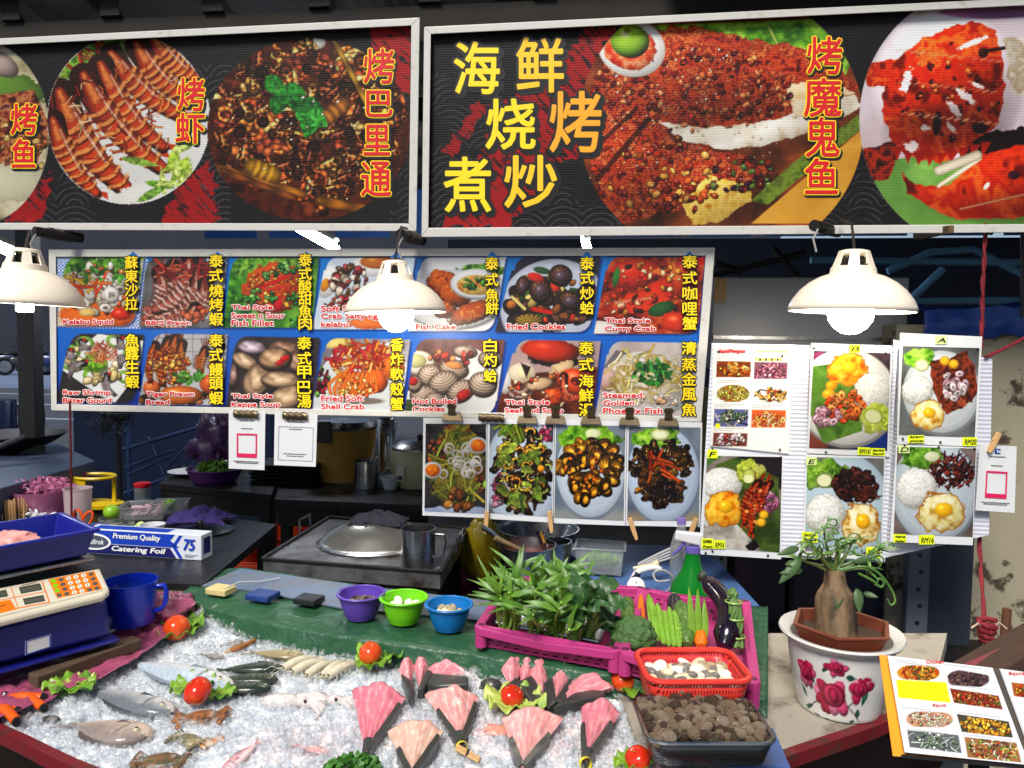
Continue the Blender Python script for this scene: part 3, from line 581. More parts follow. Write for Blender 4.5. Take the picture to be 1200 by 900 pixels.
# 9 tiger prawn bread
dish((178, 391), (267, 392), (261, 475), (162, 474)); c.grainy([(170, 168, 170), (185, 183, 186)], .02)
for x in range(178, 270, 16): c.line([(x, 390), (x, 430)], .6, (130, 130, 132), sh=0)
for y in (395, 410, 425): c.line([(170, y), (270, y + 4)], .6, (130, 130, 132), sh=0)
c.heap(215, 468, 55, 9, 60, 2, 5, [(60, 35, 20), (150, 90, 50), (35, 20, 12)]); c.ell(212, 463, 26, 11, 0, (215, 115, 45), .6, .3); c.ell(178, 455, 10, 10, 0, (210, 105, 55), .6, .2); c.ell(250, 450, 16, 12, 0, (205, 95, 40), .6, .2)
for a in [(181, 404, 176, 445, 7), (198, 400, 190, 448, 10), (206, 396, 205, 445, 9), (213, 402, 218, 442, 7), (240, 410, 236, 440, 7), (258, 405, 252, 442, 7)]: c.prawn(*a, (150, 55, 12), (225, 135, 45), .1)
c.heap(200, 430, 26, 22, 60, 2, 4, [(225, 130, 40), (140, 50, 10), (245, 190, 90), (190, 80, 20)]); c.heap(222, 442, 18, 7, 20, 3, 7, [(60, 110, 40), (90, 145, 60)], 'leafy')
# 10 clam soup
dish((276, 394), (375, 396), (366, 481), (265, 478)); c.grainy([(40, 36, 42), (75, 62, 62)], .05)
for p, cl in (((296, 407, 17, 8, .1), (205, 180, 195)), ((335, 408, 20, 9, .1), (150, 115, 95)), ((288, 424, 17, 9, .5), (200, 165, 135)), ((272, 440, 7, 15, 0), (150, 120, 110)), ((352, 425, 14, 12, 0), (190, 150, 125)), ((300, 448, 15, 22, .4), (190, 155, 125)), ((322, 420, 19, 13, -.1), (195, 155, 120)), ((330, 445, 24, 10, .05), (205, 170, 135)), ((337, 466, 22, 14, -.3), (200, 165, 130))):
    c.ell(p[0] + 1, p[1] + 1.5, p[2] * 1.05, p[3] * 1.1, p[4], (45, 32, 30), 0); c.ell(*p, cl, .5, .1, lines=9, lc=.25, edge=.3); c.ell(p[0] + 2, p[1] + 1, p[2] * .5, p[3] * .45, p[4], np.array(cl) * 1.15, .5, .1, wob=.2)
c.ell(334, 420, 6, 3.5, -.4, (190, 20, 25), .4, .3); c.ell(328, 425, 5, 3, -.3, (180, 20, 25), .4, .3)
# 11 soft shell crab
dish((382, 396), (481, 398), (470, 484), (365, 481)); c.grainy([(95, 85, 90), (140, 135, 140), (190, 190, 195)], .02); c.poly([(370, 440), (395, 408), (470, 400), (480, 440), (460, 482), (366, 482)], (200, 205, 205)); c.ell(396, 402, 18, 6, -.1, (225, 200, 120), .3); c.ell(394, 424, 8, 7, 0, (220, 50, 25), .5, .4); c.heap(375, 447, 13, 16, 40, 2, 5, [(90, 15, 35), (150, 30, 50), (50, 15, 25), (100, 150, 60)])
c.heap(428, 425, 38, 22, 150, 3, 8, [(225, 95, 30), (240, 140, 50), (200, 60, 30), (250, 190, 110), (190, 40, 60)], 'strip'); c.ell(415, 455, 20, 13, -.3, (225, 115, 35), .6, .2, wob=.2); c.ell(440, 448, 14, 14, .2, (220, 100, 35), .6, .2, wob=.2); c.ell(425, 470, 25, 4, 0, (60, 40, 30), 0, op=.6)
for k in range(9): c.line([(400 + k * 5, 438), (385 + k * 7, 450 + (k % 3) * 4), (388 + k * 5, 462)], 2, (230, 120, 40))
c.ell(462, 430, 12, 16, .3, (230, 120, 40), .5, .2, wob=.3); c.heap(418, 452, 24, 14, 40, 1.5, 3.5, [(245, 170, 80), (215, 90, 25), (250, 210, 140)])
# 12 hot boiled cockles
dish((488, 397), (592, 398), (580, 486), (474, 484)); c.grainy([(90, 55, 55), (120, 80, 78), (105, 65, 65)], .05); c.plate(490, 424, 18, 13, (230, 225, 205)); c.ell(488, 423, 12, 8, 0, (190, 185, 130)); c.poly([(476, 460), (550, 405), (600, 430), (580, 486), (476, 486)], (222, 222, 220)); c.ell(478, 478, 14, 10, 0, (60, 80, 45))
for p in ((505, 440, 15, 13, 0), (532, 432, 17, 11, .2), (520, 448, 18, 13, -.3), (498, 463, 17, 11, .1), (540, 458, 17, 12, -.5), (566, 450, 16, 14, .2), (545, 412, 14, 7, .1), (575, 420, 14, 10, 0), (510, 468, 12, 8, 0), (486, 450, 8, 9, 0)):
    c.ell(p[0], p[1] + 1, p[2] * 1.06, p[3] * 1.1, p[4], (60, 40, 35), 0); c.ell(*p, (205, 180, 160), .5, .1, lines=26, lc=.35, edge=.3)
c.heap(530, 420, 28, 8, 14, 3, 6, [(190, 60, 40), (220, 140, 90), (140, 40, 40)]); c.ell(543, 463, 9, 6, -.6, (175, 40, 35), .5, .2); c.ell(484, 447, 6, 5, 0, (170, 40, 30), .5); c.ell(532, 428, 10, 4, .2, (225, 140, 80), .4)
# 13 seafood soup
dish((605, 398), (704, 400), (694, 487), (581, 485)); c.grainy([(150, 125, 120), (185, 160, 158)], .02); c.poly([(582, 470), (600, 440), (700, 430), (700, 490), (582, 490)], None, tex=([(60, 20, 10), (110, 50, 20), (80, 30, 15)], .05))
c.ell(648, 422, 30, 8, .1, (30, 20, 25), 0, wob=.2); c.ell(646, 411, 34, 14, .1, (195, 55, 25), .6, .15, wob=.1, ws=.2); c.ell(612, 437, 16, 12, 0, (225, 205, 180), .3); c.ell(614, 437, 8, 8, 0, (240, 225, 170), .3); c.poly([(610, 425), (617, 443), (622, 430)], (40, 25, 20)); c.ell(632, 450, 18, 8, -.2, (205, 170, 135), .5, .2, edge=.5); c.ell(658, 432, 16, 8, -.4, (220, 185, 140), .5, wob=.3); c.ell(592, 448, 7, 14, 0, (215, 205, 200), .3); c.ell(610, 462, 14, 9, 0, (185, 150, 140), .5, lines=10)
c.ell(677, 447, 24, 15, .2, (225, 80, 40), .6, .3, hole=.35, lines=0); c.prawn(660, 440, 690, 460, 6, (220, 70, 35), (250, 150, 100), .5); c.ell(648, 466, 12, 12, .3, (205, 80, 25), .6, .2, wob=.4); c.heap(640, 455, 45, 22, 40, 1.5, 4, [(235, 200, 160), (190, 60, 30), (120, 40, 20), (225, 130, 70)])
# 14 steamed fish
dish((714, 400), (824, 402), (813, 489), (697, 488)); c.grainy([(165, 150, 145), (200, 190, 185)], .02); c.poly([(700, 440), (722, 410), (740, 415), (715, 460)], (110, 105, 108)); c.ell(760, 450, 54, 38, .1, (215, 212, 205), .3); c.ell(755, 448, 46, 26, .2, (222, 205, 190), .3, wob=.2); c.ell(712, 445, 12, 14, 0, (200, 160, 150), .4); c.heap(757, 440, 50, 28, 130, 3, 7, [(225, 200, 110), (235, 215, 140), (205, 170, 80), (240, 230, 190)], 'strip'); c.heap(764, 437, 22, 16, 60, 3, 6, [(35, 95, 35), (55, 125, 50), (25, 75, 30)], 'leafy'); c.heap(760, 470, 40, 6, 20, 2, 5, [(225, 170, 130), (235, 220, 200)])
c.clip = None
for x in (156, 255, 359, 577, 688, 808): c.poly([(x - 10, 309), (x, 296), (x + 10, 309)], (24, 112, 190))
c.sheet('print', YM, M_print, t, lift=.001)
M_tip = mat('blue_vinyl', (24, 112, 190), .4)                         # the blue points that stick up over the frame
for x in (156, 255, 359, 465, 577, 688, 808): part('blue_point', MB().hexa([P(*p, y=YM - .0072) for p in ((x - 8, 302), (x, 294.5), (x + 8, 302))], [P(*p, y=YM - .0078) for p in ((x - 8, 302), (x, 294.5), (x + 8, 302))]), M_tip, t, False)
CAPS = [[('Kelabu Squid', 75, 374.5, 133, 381)], [('BBQ Prawn', 172, 376, 224, 381.8)], [('Thai Style', 272, 357.5, 320, 364.3), ('Sweet n Sour', 272, 366.5, 334, 373), ('Fish Fillet', 272, 375.3, 321, 382)],
        [('Soft Shell', 377, 358.5, 426, 365), ('Crab Salty Egg', 377, 367.5, 448, 375), ('kelabu', 377, 377, 408, 383)], [('Fish Cake', 488, 380, 534, 386)], [('Fried Cockles', 594, 379.5, 662, 386)], [('Thai Style', 709, 373, 762, 380), ('Curry Crab', 709, 382.5, 768, 389.5)],
        [('Raw Shrimp', 75, 457, 130, 464), ('Bitter Gourd', 75, 466, 131, 472)], [('Tiger Prawn', 172, 459, 228, 466), ('Bread', 172, 468.5, 199, 474)], [('Thai Style', 272, 461.5, 320, 468), ('Kappa Soup', 272, 471, 329, 478)], [('Fried Soft', 377, 463.5, 426, 470), ('Shell Crab', 377, 473, 427, 479.5)],
        [('Hot Boiled', 484, 467, 535, 473), ('Cockles', 484, 476, 521, 482)], [('Thai Style', 592, 468.5, 644, 475.5), ('Seafood Soup', 592, 478, 660, 485)], [('Steamed', 707, 460, 752, 466), ('Golden', 707, 469, 743, 475), ('Phoenix Fish', 707, 478, 776, 484.5)]]
for rows in CAPS:
    a, b = MB(), MB()
    for s_, x0, y0, x1, y1 in rows: write(a, s_, (x0, y0, x1, y1), YM, lift=.0036, out=.3); write(b, s_, (x0, y0, x1, y1), YM, lift=.0026, out=1.1)
    o = part('caption', a, M_red, t, False); part('caption_outline', b, M_wht, o, False)
for s_, x, w_, ys in (('蘇東沙拉', 156, 15, (308, 324, 340, 356)), ('泰式燒烤蝦', 255, 16, (306, 323, 341, 357, 374)), ('泰式酸甜魚肉', 359, 15, (305, 321, 336, 350, 365, 379)), ('泰式魚餅', 577, 15, (309, 328, 346, 361)), ('泰式炒蛤', 688, 16, (309, 326, 344, 361)), ('泰式咖哩蟹', 808, 17, (307, 326, 344, 362, 379)),
                      ('魚露生蝦', 157, 16, (399, 414, 430, 447)), ('泰式饅頭蝦', 255, 16, (399, 416, 433, 449, 466)), ('泰式甲巴湯', 358, 16, (402, 420, 436, 454, 470)), ('香炸軟殼蟹', 466, 15, (404, 421, 438, 456, 473)), ('白灼蛤', 575, 15, (405, 422, 440)), ('泰式海鮮湯', 687, 17, (408, 427, 446, 463, 480)), ('清蒸金風魚', 807, 17, (408, 427, 444, 462, 480))):
    a, b = MB(), MB()
    for ch, y in zip(s_, ys): bx = (x - w_ / 2, y - 7.4, x + w_ / 2, y + 7.4); write(a, ch, bx, YM, lift=.0098, out=.28); write(b, ch, bx, YM, lift=.0088, out=1.4)
    o = part('dish_name', a, M_yel, t, False); part('dish_name_outline', b, M_ink, o, False)
# ---- hanging prints under and beside the dish board
def inset(c4, l, t_, r, b):
    (tl, tr, br, bl) = [np.array(p, float) for p in c4]
    f = lambda u, v: tuple((tl * (1 - u) + tr * u) * (1 - v) + (bl * (1 - u) + br * u) * v)
    w_ = np.linalg.norm(tr - tl); h = np.linalg.norm(bl - tl)
    return [f(l / w_, t_ / h), f(1 - r / w_, t_ / h), f(1 - r / w_, 1 - b / h), f(l / w_, 1 - b / h)]
M_lam = mat('white_laminate', (208, 210, 212), .25, bump=.06, bs=10)
M_mag = mat('black_magnet', (18, 18, 20), .4)
M_tag = mat('yellow_tag', (222, 236, 20), .5)
def hung(name, label, cat, Y, outer, inner, paint, group=None, mar=(222, 224, 226), th=.003, res=1.35, bend=.0):
    bot = (Vr(P(*outer[2], y=Y)) + Vr(P(*outer[3], y=Y))) / 2
    t = T(name, label, cat, bot, group)
    part('laminated_sheet', board_back(outer, Y, Y + th), M_lam, t, False)
    c = Cv(inner, res); paint(c); c.clip = None; c.sheet('photo', Y, M_gloss, t, lift=.0012, gain=.78)
    return t
def tag(t, Y, x0, y0, x1, y1, s_, tilt=0, m=None):
    c4 = [(x0, y0), (x1, y0 + tilt), (x1, y1 + tilt), (x0, y1)]
    o = part('price_tag', board_back(c4, Y - .0036, Y - .003), m or M_tag, t, False)
    mb = MB(); rows = s_.split('|'); h = (y1 - y0) / len(rows)
    for i, r_ in enumerate(rows): write(mb, r_, (x0 + 1.6, y0 + i * h + h * .22, x1 - 1.6, y0 + (i + 1) * h - h * .18), Y, lift=.0042, out=.18, shear=.2)
    part('writing', mb, M_ink, o, False)
def pins(t, Y, pts):
    for x, y in pts:
        p = P(x, y, y=Y - .003); part('pin', MB().ball(p, (.0035, .003, .0035), 8, 6), M_mag, t)
# the four photos clipped under the board
YP = 2.322
S4 = [[(496, 489.5), (570.6, 490), (570, 607), (495, 604)], [(571.3, 490), (649.6, 491), (648, 612.5), (570.7, 608)], [(650.3, 491), (734.6, 493), (732.4, 616), (648.7, 613)], [(735.3, 492.5), (823, 495), (820.5, 617.6), (733, 616)]]
I4 = [[(499, 496.4), (569.6, 497), (569, 602), (497.5, 599)], [(574, 496.4), (648.6, 497.6), (647, 605.6), (572.6, 601)], [(651.6, 498), (733, 499), (730.8, 610), (649.6, 606.5)], [(737, 500), (821, 501), (819, 610), (734.8, 610)]]
def p_fish(c):
    c.grainy([(18, 16, 18), (42, 38, 42), (60, 58, 66)], .06); c.ell(540, 600, 40, 8, 0, (150, 160, 185), .2, wob=.3); c.ell(505, 600, 14, 5, 0, (140, 150, 180), 0)
    c.poly([(515, 505), (545, 498), (565, 520), (572, 560), (550, 596), (520, 590), (500, 560), (505, 530)], None, tex=([(25, 35, 20), (55, 70, 35), (30, 45, 25)], .1), rough=4)
    c.ell(537, 505, 15, 12, 0, wob=.3, tex=([(95, 40, 18), (160, 90, 40), (70, 30, 15)], .2)); c.ell(536, 545, 30, 46, .15, wob=.3, tex=([(90, 90, 30), (150, 130, 50), (60, 70, 25)], .12))
    c.heap(515, 530, 14, 20, 25, 2, 5, [(110, 40, 20), (150, 80, 40), (80, 30, 15)]); c.heap(540, 575, 26, 16, 26, 4, 8, [(120, 130, 45), (150, 150, 60), (190, 170, 60), (90, 100, 30)], 'strip'); c.heap(560, 560, 8, 20, 20, 2, 5, [(100, 50, 25), (140, 90, 45)])
    c.heap(540, 585, 20, 10, 14, 4, 8, [(120, 70, 30), (160, 110, 50)]); c.heap(535, 532, 26, 28, 34, 4, 8, [(110, 135, 50), (150, 165, 70), (170, 160, 60)], 'strip')
    for k in range(26):
        x, y = c.r.gauss(541, 9), c.r.gauss(545, 16); c.ell(x, y, c.r.uniform(4, 8), c.r.uniform(3, 6), c.r.uniform(0, 3), (222, 215, 222), .3, hole=.72)
    for x, y in ((560, 522), (507, 551)): c.ell(x, y, 11.5, 10, 0, (195, 195, 198), .3); c.ell(x, y, 8.5, 7.5, 0, wob=.05, tex=([(200, 90, 15), (230, 140, 40)], .3))
    c.ell(569, 568, 3, 5, 0, (140, 190, 60))
def p_snail(c):
    c.grainy([(60, 66, 80), (95, 105, 120)], .03); c.plate(612, 556, 44, 66, (190, 205, 225)); c.heap(584, 575, 7, 20, 30, 2, 5, [(190, 90, 120), (215, 150, 170), (140, 60, 90)]); c.heap(640, 510, 8, 10, 14, 2, 5, [(150, 50, 80), (180, 110, 130)]); c.greens(600, 505, 14, 10)
    c.heap(612, 550, 32, 48, 130, 4, 8, [(120, 85, 45), (80, 55, 30), (150, 115, 65), (60, 42, 28), (165, 135, 85)], 'whelk'); c.heap(612, 548, 32, 46, 50, 3, 6, [(190, 140, 40), (105, 120, 50), (150, 110, 30), (215, 120, 30)], 'curl')
    c.heap(612, 550, 28, 46, 22, 6, 11, [(95, 115, 40), (130, 145, 55), (75, 90, 30)], 'leafy'); c.heap(600, 500, 12, 8, 8, 5, 10, [(120, 140, 40)], 'strip'); c.ell(634, 549, 4, 4, 0, (235, 150, 30), .4); c.line([(610, 580), (613, 600)], 2, (60, 90, 40))
def p_shell(c):
    c.grainy([(88, 98, 112), (120, 132, 145), (105, 112, 122)], .02); c.put((slice(None),) * 2, np.clip((c.Y - 590) / 15, 0, 1), (150, 145, 130), .6); c.plate(692, 552, 40, 54, (200, 214, 230)); c.greens(692, 515, 36, 18, ((60, 110, 20), (115, 165, 40), (160, 200, 80))); c.ell(695, 508, 9, 6, 0, (215, 225, 170), .2)
    c.heap(690, 548, 36, 32, 60, 6, 11, [(90, 60, 35), (65, 45, 30), (130, 85, 40), (150, 100, 45), (215, 150, 40)], 'open', asp=.75); c.heap(690, 572, 24, 14, 22, 6, 9, [(160, 100, 40), (90, 60, 35), (225, 150, 40)], 'open'); c.heap(690, 545, 34, 30, 40, 2, 4, [(225, 140, 30), (190, 90, 20), (60, 40, 25)])
def p_whelk(c):
    c.grainy([(82, 92, 108), (118, 128, 140), (100, 105, 115)], .02); c.put((slice(None),) * 2, np.clip((c.Y - 595) / 12, 0, 1), (165, 140, 95), .6); c.plate(777, 556, 42, 56, (190, 208, 232)); c.greens(770, 513, 30, 13, ((60, 110, 20), (120, 170, 45), (165, 205, 85))); c.ell(774, 509, 12, 7.5, 0, (205, 215, 150), .2, edge=.3); c.ell(774, 509, 7, 4, 0, (225, 230, 185), 0)
    c.heap(775, 552, 33, 36, 110, 4, 8, [(110, 75, 40), (70, 48, 30), (150, 105, 55), (50, 35, 25), (185, 140, 70)], 'whelk'); c.heap(775, 555, 30, 34, 40, 3, 6, [(190, 130, 40), (150, 90, 30), (60, 45, 35)], 'open'); c.heap(772, 550, 16, 16, 12, 4, 9, [(150, 45, 20), (190, 80, 30)], 'strip'); c.heap(778, 580, 18, 10, 30, 4, 7, [(55, 42, 40), (80, 60, 45)], 'whelk'); c.heap(750, 572, 5, 5, 3, 2, 3, [(230, 150, 40)])
LB4 = ['clipped photo of grilled fish with onion rings and two sauce cups, first under the board', 'clipped photo of brown snails with greens on a blue-white plate', 'clipped photo of saucy brown clams under a frill of lettuce', 'clipped photo of dark stir-fried shells topped by a cucumber slice']
for o4, i4, f_, lb in zip(S4, I4, (p_fish, p_snail, p_shell, p_whelk), LB4): hung('dish_photo', lb, 'photo print', YP, o4, i4, f_, 'dish photos clipped under the menu board')

# ---- right display board with its laminated photos
YR = 2.245
bk = board_back([(834, 402), (1052, 407), (1037, 659), (819, 648)], YR, YR + .012)
solo('backing_board', 'white corrugated backing board hanging behind the four photos on its left and middle', 'display board', bk, mat('corrugated_white_board', (205, 207, 218), .4, wave=('Z', 26, .3)), smooth=False)
bk = board_back([(1047, 398), (1163, 421), (1159, 627), (1030, 655)], YR + .014, YR + .026)
solo('backing_board', 'tilted white corrugated backing board behind the grilled meat and dark meat photos', 'display board', bk, bpy.data.materials['corrugated_white_board'], smooth=False)
def smallpic(c, x0, y0, x1, y1, pal, bg, kind='strip', n=40, oval=False):
    if oval: c.ell((x0 + x1) / 2, (y0 + y1) / 2, (x1 - x0) / 2, (y1 - y0) / 2, 0, np.mean(pal, 0) * .6, .2)
    else: c.poly([(x0, y0), (x1, y0 + (x1 - x0) * .02), (x1 - 1, y1), (x0 - 1, y1)], bg)
    q, m = c.poly([(x0, y0), (x1, y0), (x1, y1), (x0, y1)], None); full = np.zeros(c.X.shape); full[q] = m; c.clip = full
    c.heap((x0 + x1) / 2, (y0 + y1) / 2 + 1, (x1 - x0) * .47, (y1 - y0) * .45, n, 1.6, 4, pal, kind); c.heap((x0 + x1) / 2, (y0 + y1) / 2, (x1 - x0) * .4, (y1 - y0) * .36, n // 2, 1, 2.5, pal); c.clip = None
def tinyline(c, x0, y, x1, col=(120, 125, 130), w_=.45):
    x = x0
    while x < x1: l = c.r.uniform(2, 6); c.line([(x, y), (min(x + l, x1), y + .05)], w_, col, op=.75, sh=0); x += l + c.r.uniform(.8, 2)
def p_menu(c):
    c.grainy([(228, 224, 214), (238, 236, 230)], .01)
    OR = [(225, 120, 20), (240, 170, 50), (200, 80, 20), (130, 60, 20), (245, 205, 120)]
    for b_, pal, bg, k, ov in (((840, 423, 880, 442), OR, (120, 60, 25), 'ring', 0), ((884, 424, 923, 444), [(205, 120, 140), (225, 165, 175), (150, 70, 95), (90, 60, 70)], (120, 80, 95), 'strip', 0), ((840, 451, 878, 471), [(215, 195, 90), (170, 170, 60), (235, 215, 130), (200, 110, 40)], 0, 'strip', 1), ((883, 452, 922, 472), [(235, 170, 50), (200, 90, 25), (60, 70, 30), (245, 210, 110), (150, 50, 20)], (230, 228, 224), 'strip', 0),
                             ((837, 479, 877, 500), [(60, 60, 50), (215, 210, 195), (90, 130, 60), (40, 35, 35), (170, 170, 150)], (90, 95, 140), 'strip', 0), ((881, 480, 921, 501), [(230, 150, 60), (215, 90, 40), (240, 215, 170), (245, 190, 110), (150, 60, 30)], (190, 90, 40), 'curl', 0), ((836, 507, 876, 523), [(230, 215, 215), (200, 160, 180), (140, 60, 50), (220, 225, 200)], (110, 60, 50), 'chunk', 0)):
        smallpic(c, *b_, pal, bg, k, 46, ov); tinyline(c, b_[0], b_[1] - 5, b_[2] - 4); tinyline(c, b_[0], b_[1] - 2.5, b_[0] + 22)
    for k in range(9): c.poly([(886 + k * 3.4, 420), (888.6 + k * 3.4, 420), (888.6 + k * 3.4, 423), (886 + k * 3.4, 423)], [(220, 225, 20), (60, 60, 20)][k % 2])
    c.ell(841, 499, 3, 3, 0, (230, 230, 40), 0)
t = hung('menu_sheet', 'white menu page headed Squid with seven small dish pictures in two columns', 'menu page', YR - .004, [(835.6, 404.5), (929.5, 403.5), (925, 532.5), (832, 523)], [(836.6, 405.5), (928.5, 404.5), (924, 531.5), (833, 522)], p_menu)
mb = MB(); write(mb, 'Squid/Mengxue', (843, 409, 873, 414.5), YR - .004, lift=.003, out=.25); part('heading', mb, M_red, t, False)
mb = MB(); write(mb, 'Cumi-cumi sotong', (886, 410, 922, 413.5), YR - .004, lift=.003, out=.1); part('heading', mb, M_or, t, False)
pins(t, YR - .005, [(842, 412), (917, 417), (914, 527), (835, 526)])
def base_plate(c, cx, cy, rx, ry, bg, pc=(205, 215, 222)):
    c.grainy(bg, .02); c.plate(cx, cy, rx, ry, pc)
def p_prawn(c):
    c.grainy([(90, 82, 78), (130, 122, 116), (70, 62, 60)], .02); c.poly([(820, 530), (850, 532), (830, 545), (820, 560)], (70, 110, 50)); c.poly([(860, 530), (920, 532), (918, 575), (890, 560)], (35, 28, 32)); c.plate(862, 590, 44, 46, (222, 220, 214)); c.poly([(838, 545), (865, 535), (912, 560), (916, 650), (892, 645), (850, 600)], None, tex=([(45, 60, 25), (75, 95, 40), (60, 80, 30)], .05))
    c.poly([(822, 620), (850, 605), (885, 645), (880, 650), (822, 645)], None, tex=([(130, 125, 118), (185, 180, 172), (160, 150, 140)], .05)); c.poly([(873, 640), (884, 632), (890, 640), (880, 648)], (22, 20, 24)); c.line([(862, 640), (872, 610)], .6, (210, 190, 150)); c.rice(846, 566, 23, 18); c.greens(878, 553, 17, 14, ((110, 130, 30), (170, 180, 70), (200, 205, 120))); c.ell(878, 558, 8, 9, 0, (170, 180, 90), .3, edge=.3); c.ell(877, 561, 6, 5, 0, (215, 220, 160), 0)
    c.friedegg(848, 596, 22, 21); c.heap(902, 588, 9, 14, 26, 2.5, 5, [(200, 130, 160), (225, 180, 200), (180, 100, 140)], 'ring'); c.prawn(888, 566, 872, 612, 7, (170, 45, 15), (220, 110, 50), .1); c.prawn(896, 570, 880, 622, 7, (190, 50, 18), (225, 120, 60), .1); c.prawn(902, 566, 892, 600, 5, (180, 40, 15), (215, 100, 50), .1); c.heap(885, 590, 12, 24, 40, 1.5, 3.5, [(190, 60, 20), (230, 130, 70), (140, 30, 10)])
    for x, y in ((895, 603), (892, 612)): c.ell(x, y, 5.5, 5.2, 0, (190, 140, 30), .2); c.ell(x, y, 4.2, 4, 0, (240, 180, 40), .2)
t = hung('dish_photo', 'laminated photo of red prawn skewers with rice, below the squid menu page', 'photo print', YR - .006, [(826.6, 529.5), (919, 534), (915.4, 655.5), (821, 649.5)], [(828.4, 534), (916.6, 535.5), (913.6, 647.4), (823.5, 641)], p_prawn, 'lettered rice plate photos')
tag(t, YR - .006, 829, 527, 841, 537, 'F'); tag(t, YR - .006, 822, 631, 836, 643, 'SAMBAL|Prawn'); tag(t, YR - .006, 836.5, 633, 850, 643, 'RM16'); pins(t, YR - .006, [(827, 648), (835, 646), (900, 651), (915, 536), (833, 532)])
def p_squid(c):
    c.grainy([(45, 32, 40), (80, 60, 70), (35, 28, 34)], .03); c.poly([(945, 415), (965, 412), (955, 440), (945, 450)], (120, 50, 90)); c.poly([(1000, 520), (1045, 505), (1045, 532), (1000, 530)], (25, 45, 110)); c.poly([(945, 490), (970, 520), (965, 535), (940, 530)], (110, 60, 45)); c.plate(992, 465, 58, 56, (228, 226, 222), .3); c.poly([(947, 430), (985, 425), (1012, 470), (1010, 505), (965, 520), (947, 480)], None, tex=([(55, 90, 25), (95, 130, 50), (75, 110, 35)], .05))
    c.friedegg(993, 433, 24, 19); c.rice(1022, 462, 21, 25); c.ell(974, 452, 6.5, 5.5, 0, (235, 150, 25), .3, .2); c.ell(971, 462, 7.5, 6, 0, (240, 165, 40), .3, .2); c.heap(990, 478, 24, 17, 80, 2.5, 5, [(230, 85, 30), (240, 120, 50), (215, 60, 20), (245, 160, 90)], 'chunk'); c.heap(992, 474, 22, 15, 18, 4, 6, [(235, 120, 50), (240, 150, 80)], 'ring'); c.heap(970, 488, 15, 11, 30, 3, 6, [(205, 150, 170), (225, 180, 195), (190, 110, 140)], 'ring'); c.greens(1027, 491, 19, 17, ((130, 150, 40), (180, 195, 80), (205, 215, 130))); c.ell(1023, 487, 12, 9.5, .3, (150, 170, 60), .2); c.ell(1023, 488, 9.5, 7.5, .3, (222, 228, 165), 0)
t = hung('dish_photo', 'laminated photo tagged B of orange squid beside rice and a golden egg', 'photo print', YR - .007, [(950.5, 402), (1045.6, 405), (1042, 535.5), (945.4, 531)], [(953.5, 411), (1043.5, 414), (1039.5, 528), (948, 525)], p_squid, 'lettered rice plate photos')
tag(t, YR - .007, 995, 404, 1008, 413, 'B'); tag(t, YR - .007, 1005, 524, 1020, 533, 'RM16', .5); tag(t, YR - .007, 1020.5, 525, 1037, 534, 'Sambal|Squid', .5); pins(t, YR - .007, [(968, 530), (1038, 414), (954, 408)])
def p_cockle(c):
    base_plate(c, 990, 596, 54, 64, [(95, 92, 90), (140, 138, 136)], (180, 202, 215)); c.greens(966, 556, 26, 18, ((60, 100, 25), (110, 150, 45), (150, 185, 80))); c.ell(966, 563, 10.5, 9, 0, (175, 185, 120), .2, edge=.4); c.ell(966, 563, 8, 6.8, 0, (222, 222, 175), 0)
    c.heap(1002, 568, 26, 19, 90, 3, 7, [(70, 28, 22), (40, 20, 18), (100, 45, 30), (55, 25, 28)], 'chunk'); c.heap(1000, 566, 22, 14, 16, 5, 8, [(80, 35, 28), (55, 28, 25)], 'ring'); c.heap(1015, 580, 14, 8, 40, 2, 4, [(120, 50, 25), (80, 30, 18)], 'strip'); c.rice(967, 602, 23, 23); c.egg(1009, 614, 22, 25)
t = hung('dish_photo', 'laminated photo tagged E of dark cockles and fried egg behind the plant', 'photo print', YR - .009, [(944.5, 532.5), (1037.5, 535.5), (1033, 657), (940, 651)], [(946, 535.5), (1036, 537), (1032, 649.5), (943, 645)], p_cockle, 'lettered rice plate photos')
tag(t, YR - .009, 945, 536, 957, 545, 'E', 0, mat('pale_tag', (205, 225, 140), .5)); tag(t, YR - .009, 940, 623, 958, 635, 'Sambal|Kerang', 1); tag(t, YR - .009, 1015, 641, 1032, 654, 'RM16'); pins(t, YR - .009, [(1013, 648), (945, 640)])
def p_meat(c):
    base_plate(c, 1103, 459, 45, 48, [(70, 72, 72), (105, 108, 108), (55, 55, 56)], (205, 212, 214)); c.greens(1078, 420, 19, 11, ((60, 120, 20), (120, 175, 45), (165, 205, 90))); c.rice(1075, 457, 18, 17); c.poly([(1090, 423), (1112, 420), (1132, 411), (1141, 428), (1146, 460), (1128, 478), (1110, 485), (1098, 470), (1092, 445)], None, tex=([(70, 25, 15), (140, 60, 30), (50, 18, 12), (160, 80, 45)], .13), rough=3); c.line([(1118, 440), (1138, 470)], 1.5, (60, 20, 12))
    c.heap(1117, 452, 15, 16, 26, 3, 6, [(225, 190, 200), (200, 150, 165), (235, 215, 215)], 'ring'); c.ell(1080, 428, 8.5, 7.5, 0, (185, 195, 120), .2); c.ell(1080, 428, 6.5, 5.5, 0, (228, 228, 180), 0); c.egg(1087, 486, 19, 17, ((190, 120, 30), (240, 215, 130), (245, 235, 190)))
    for x, y in ((1107, 423), (1117.5, 426.5)): c.ell(x, y, 6, 5.5, 0, (200, 140, 25), .2); c.ell(x, y, 4.6, 4.2, 0, (240, 180, 40), .2)
YA = 2.225
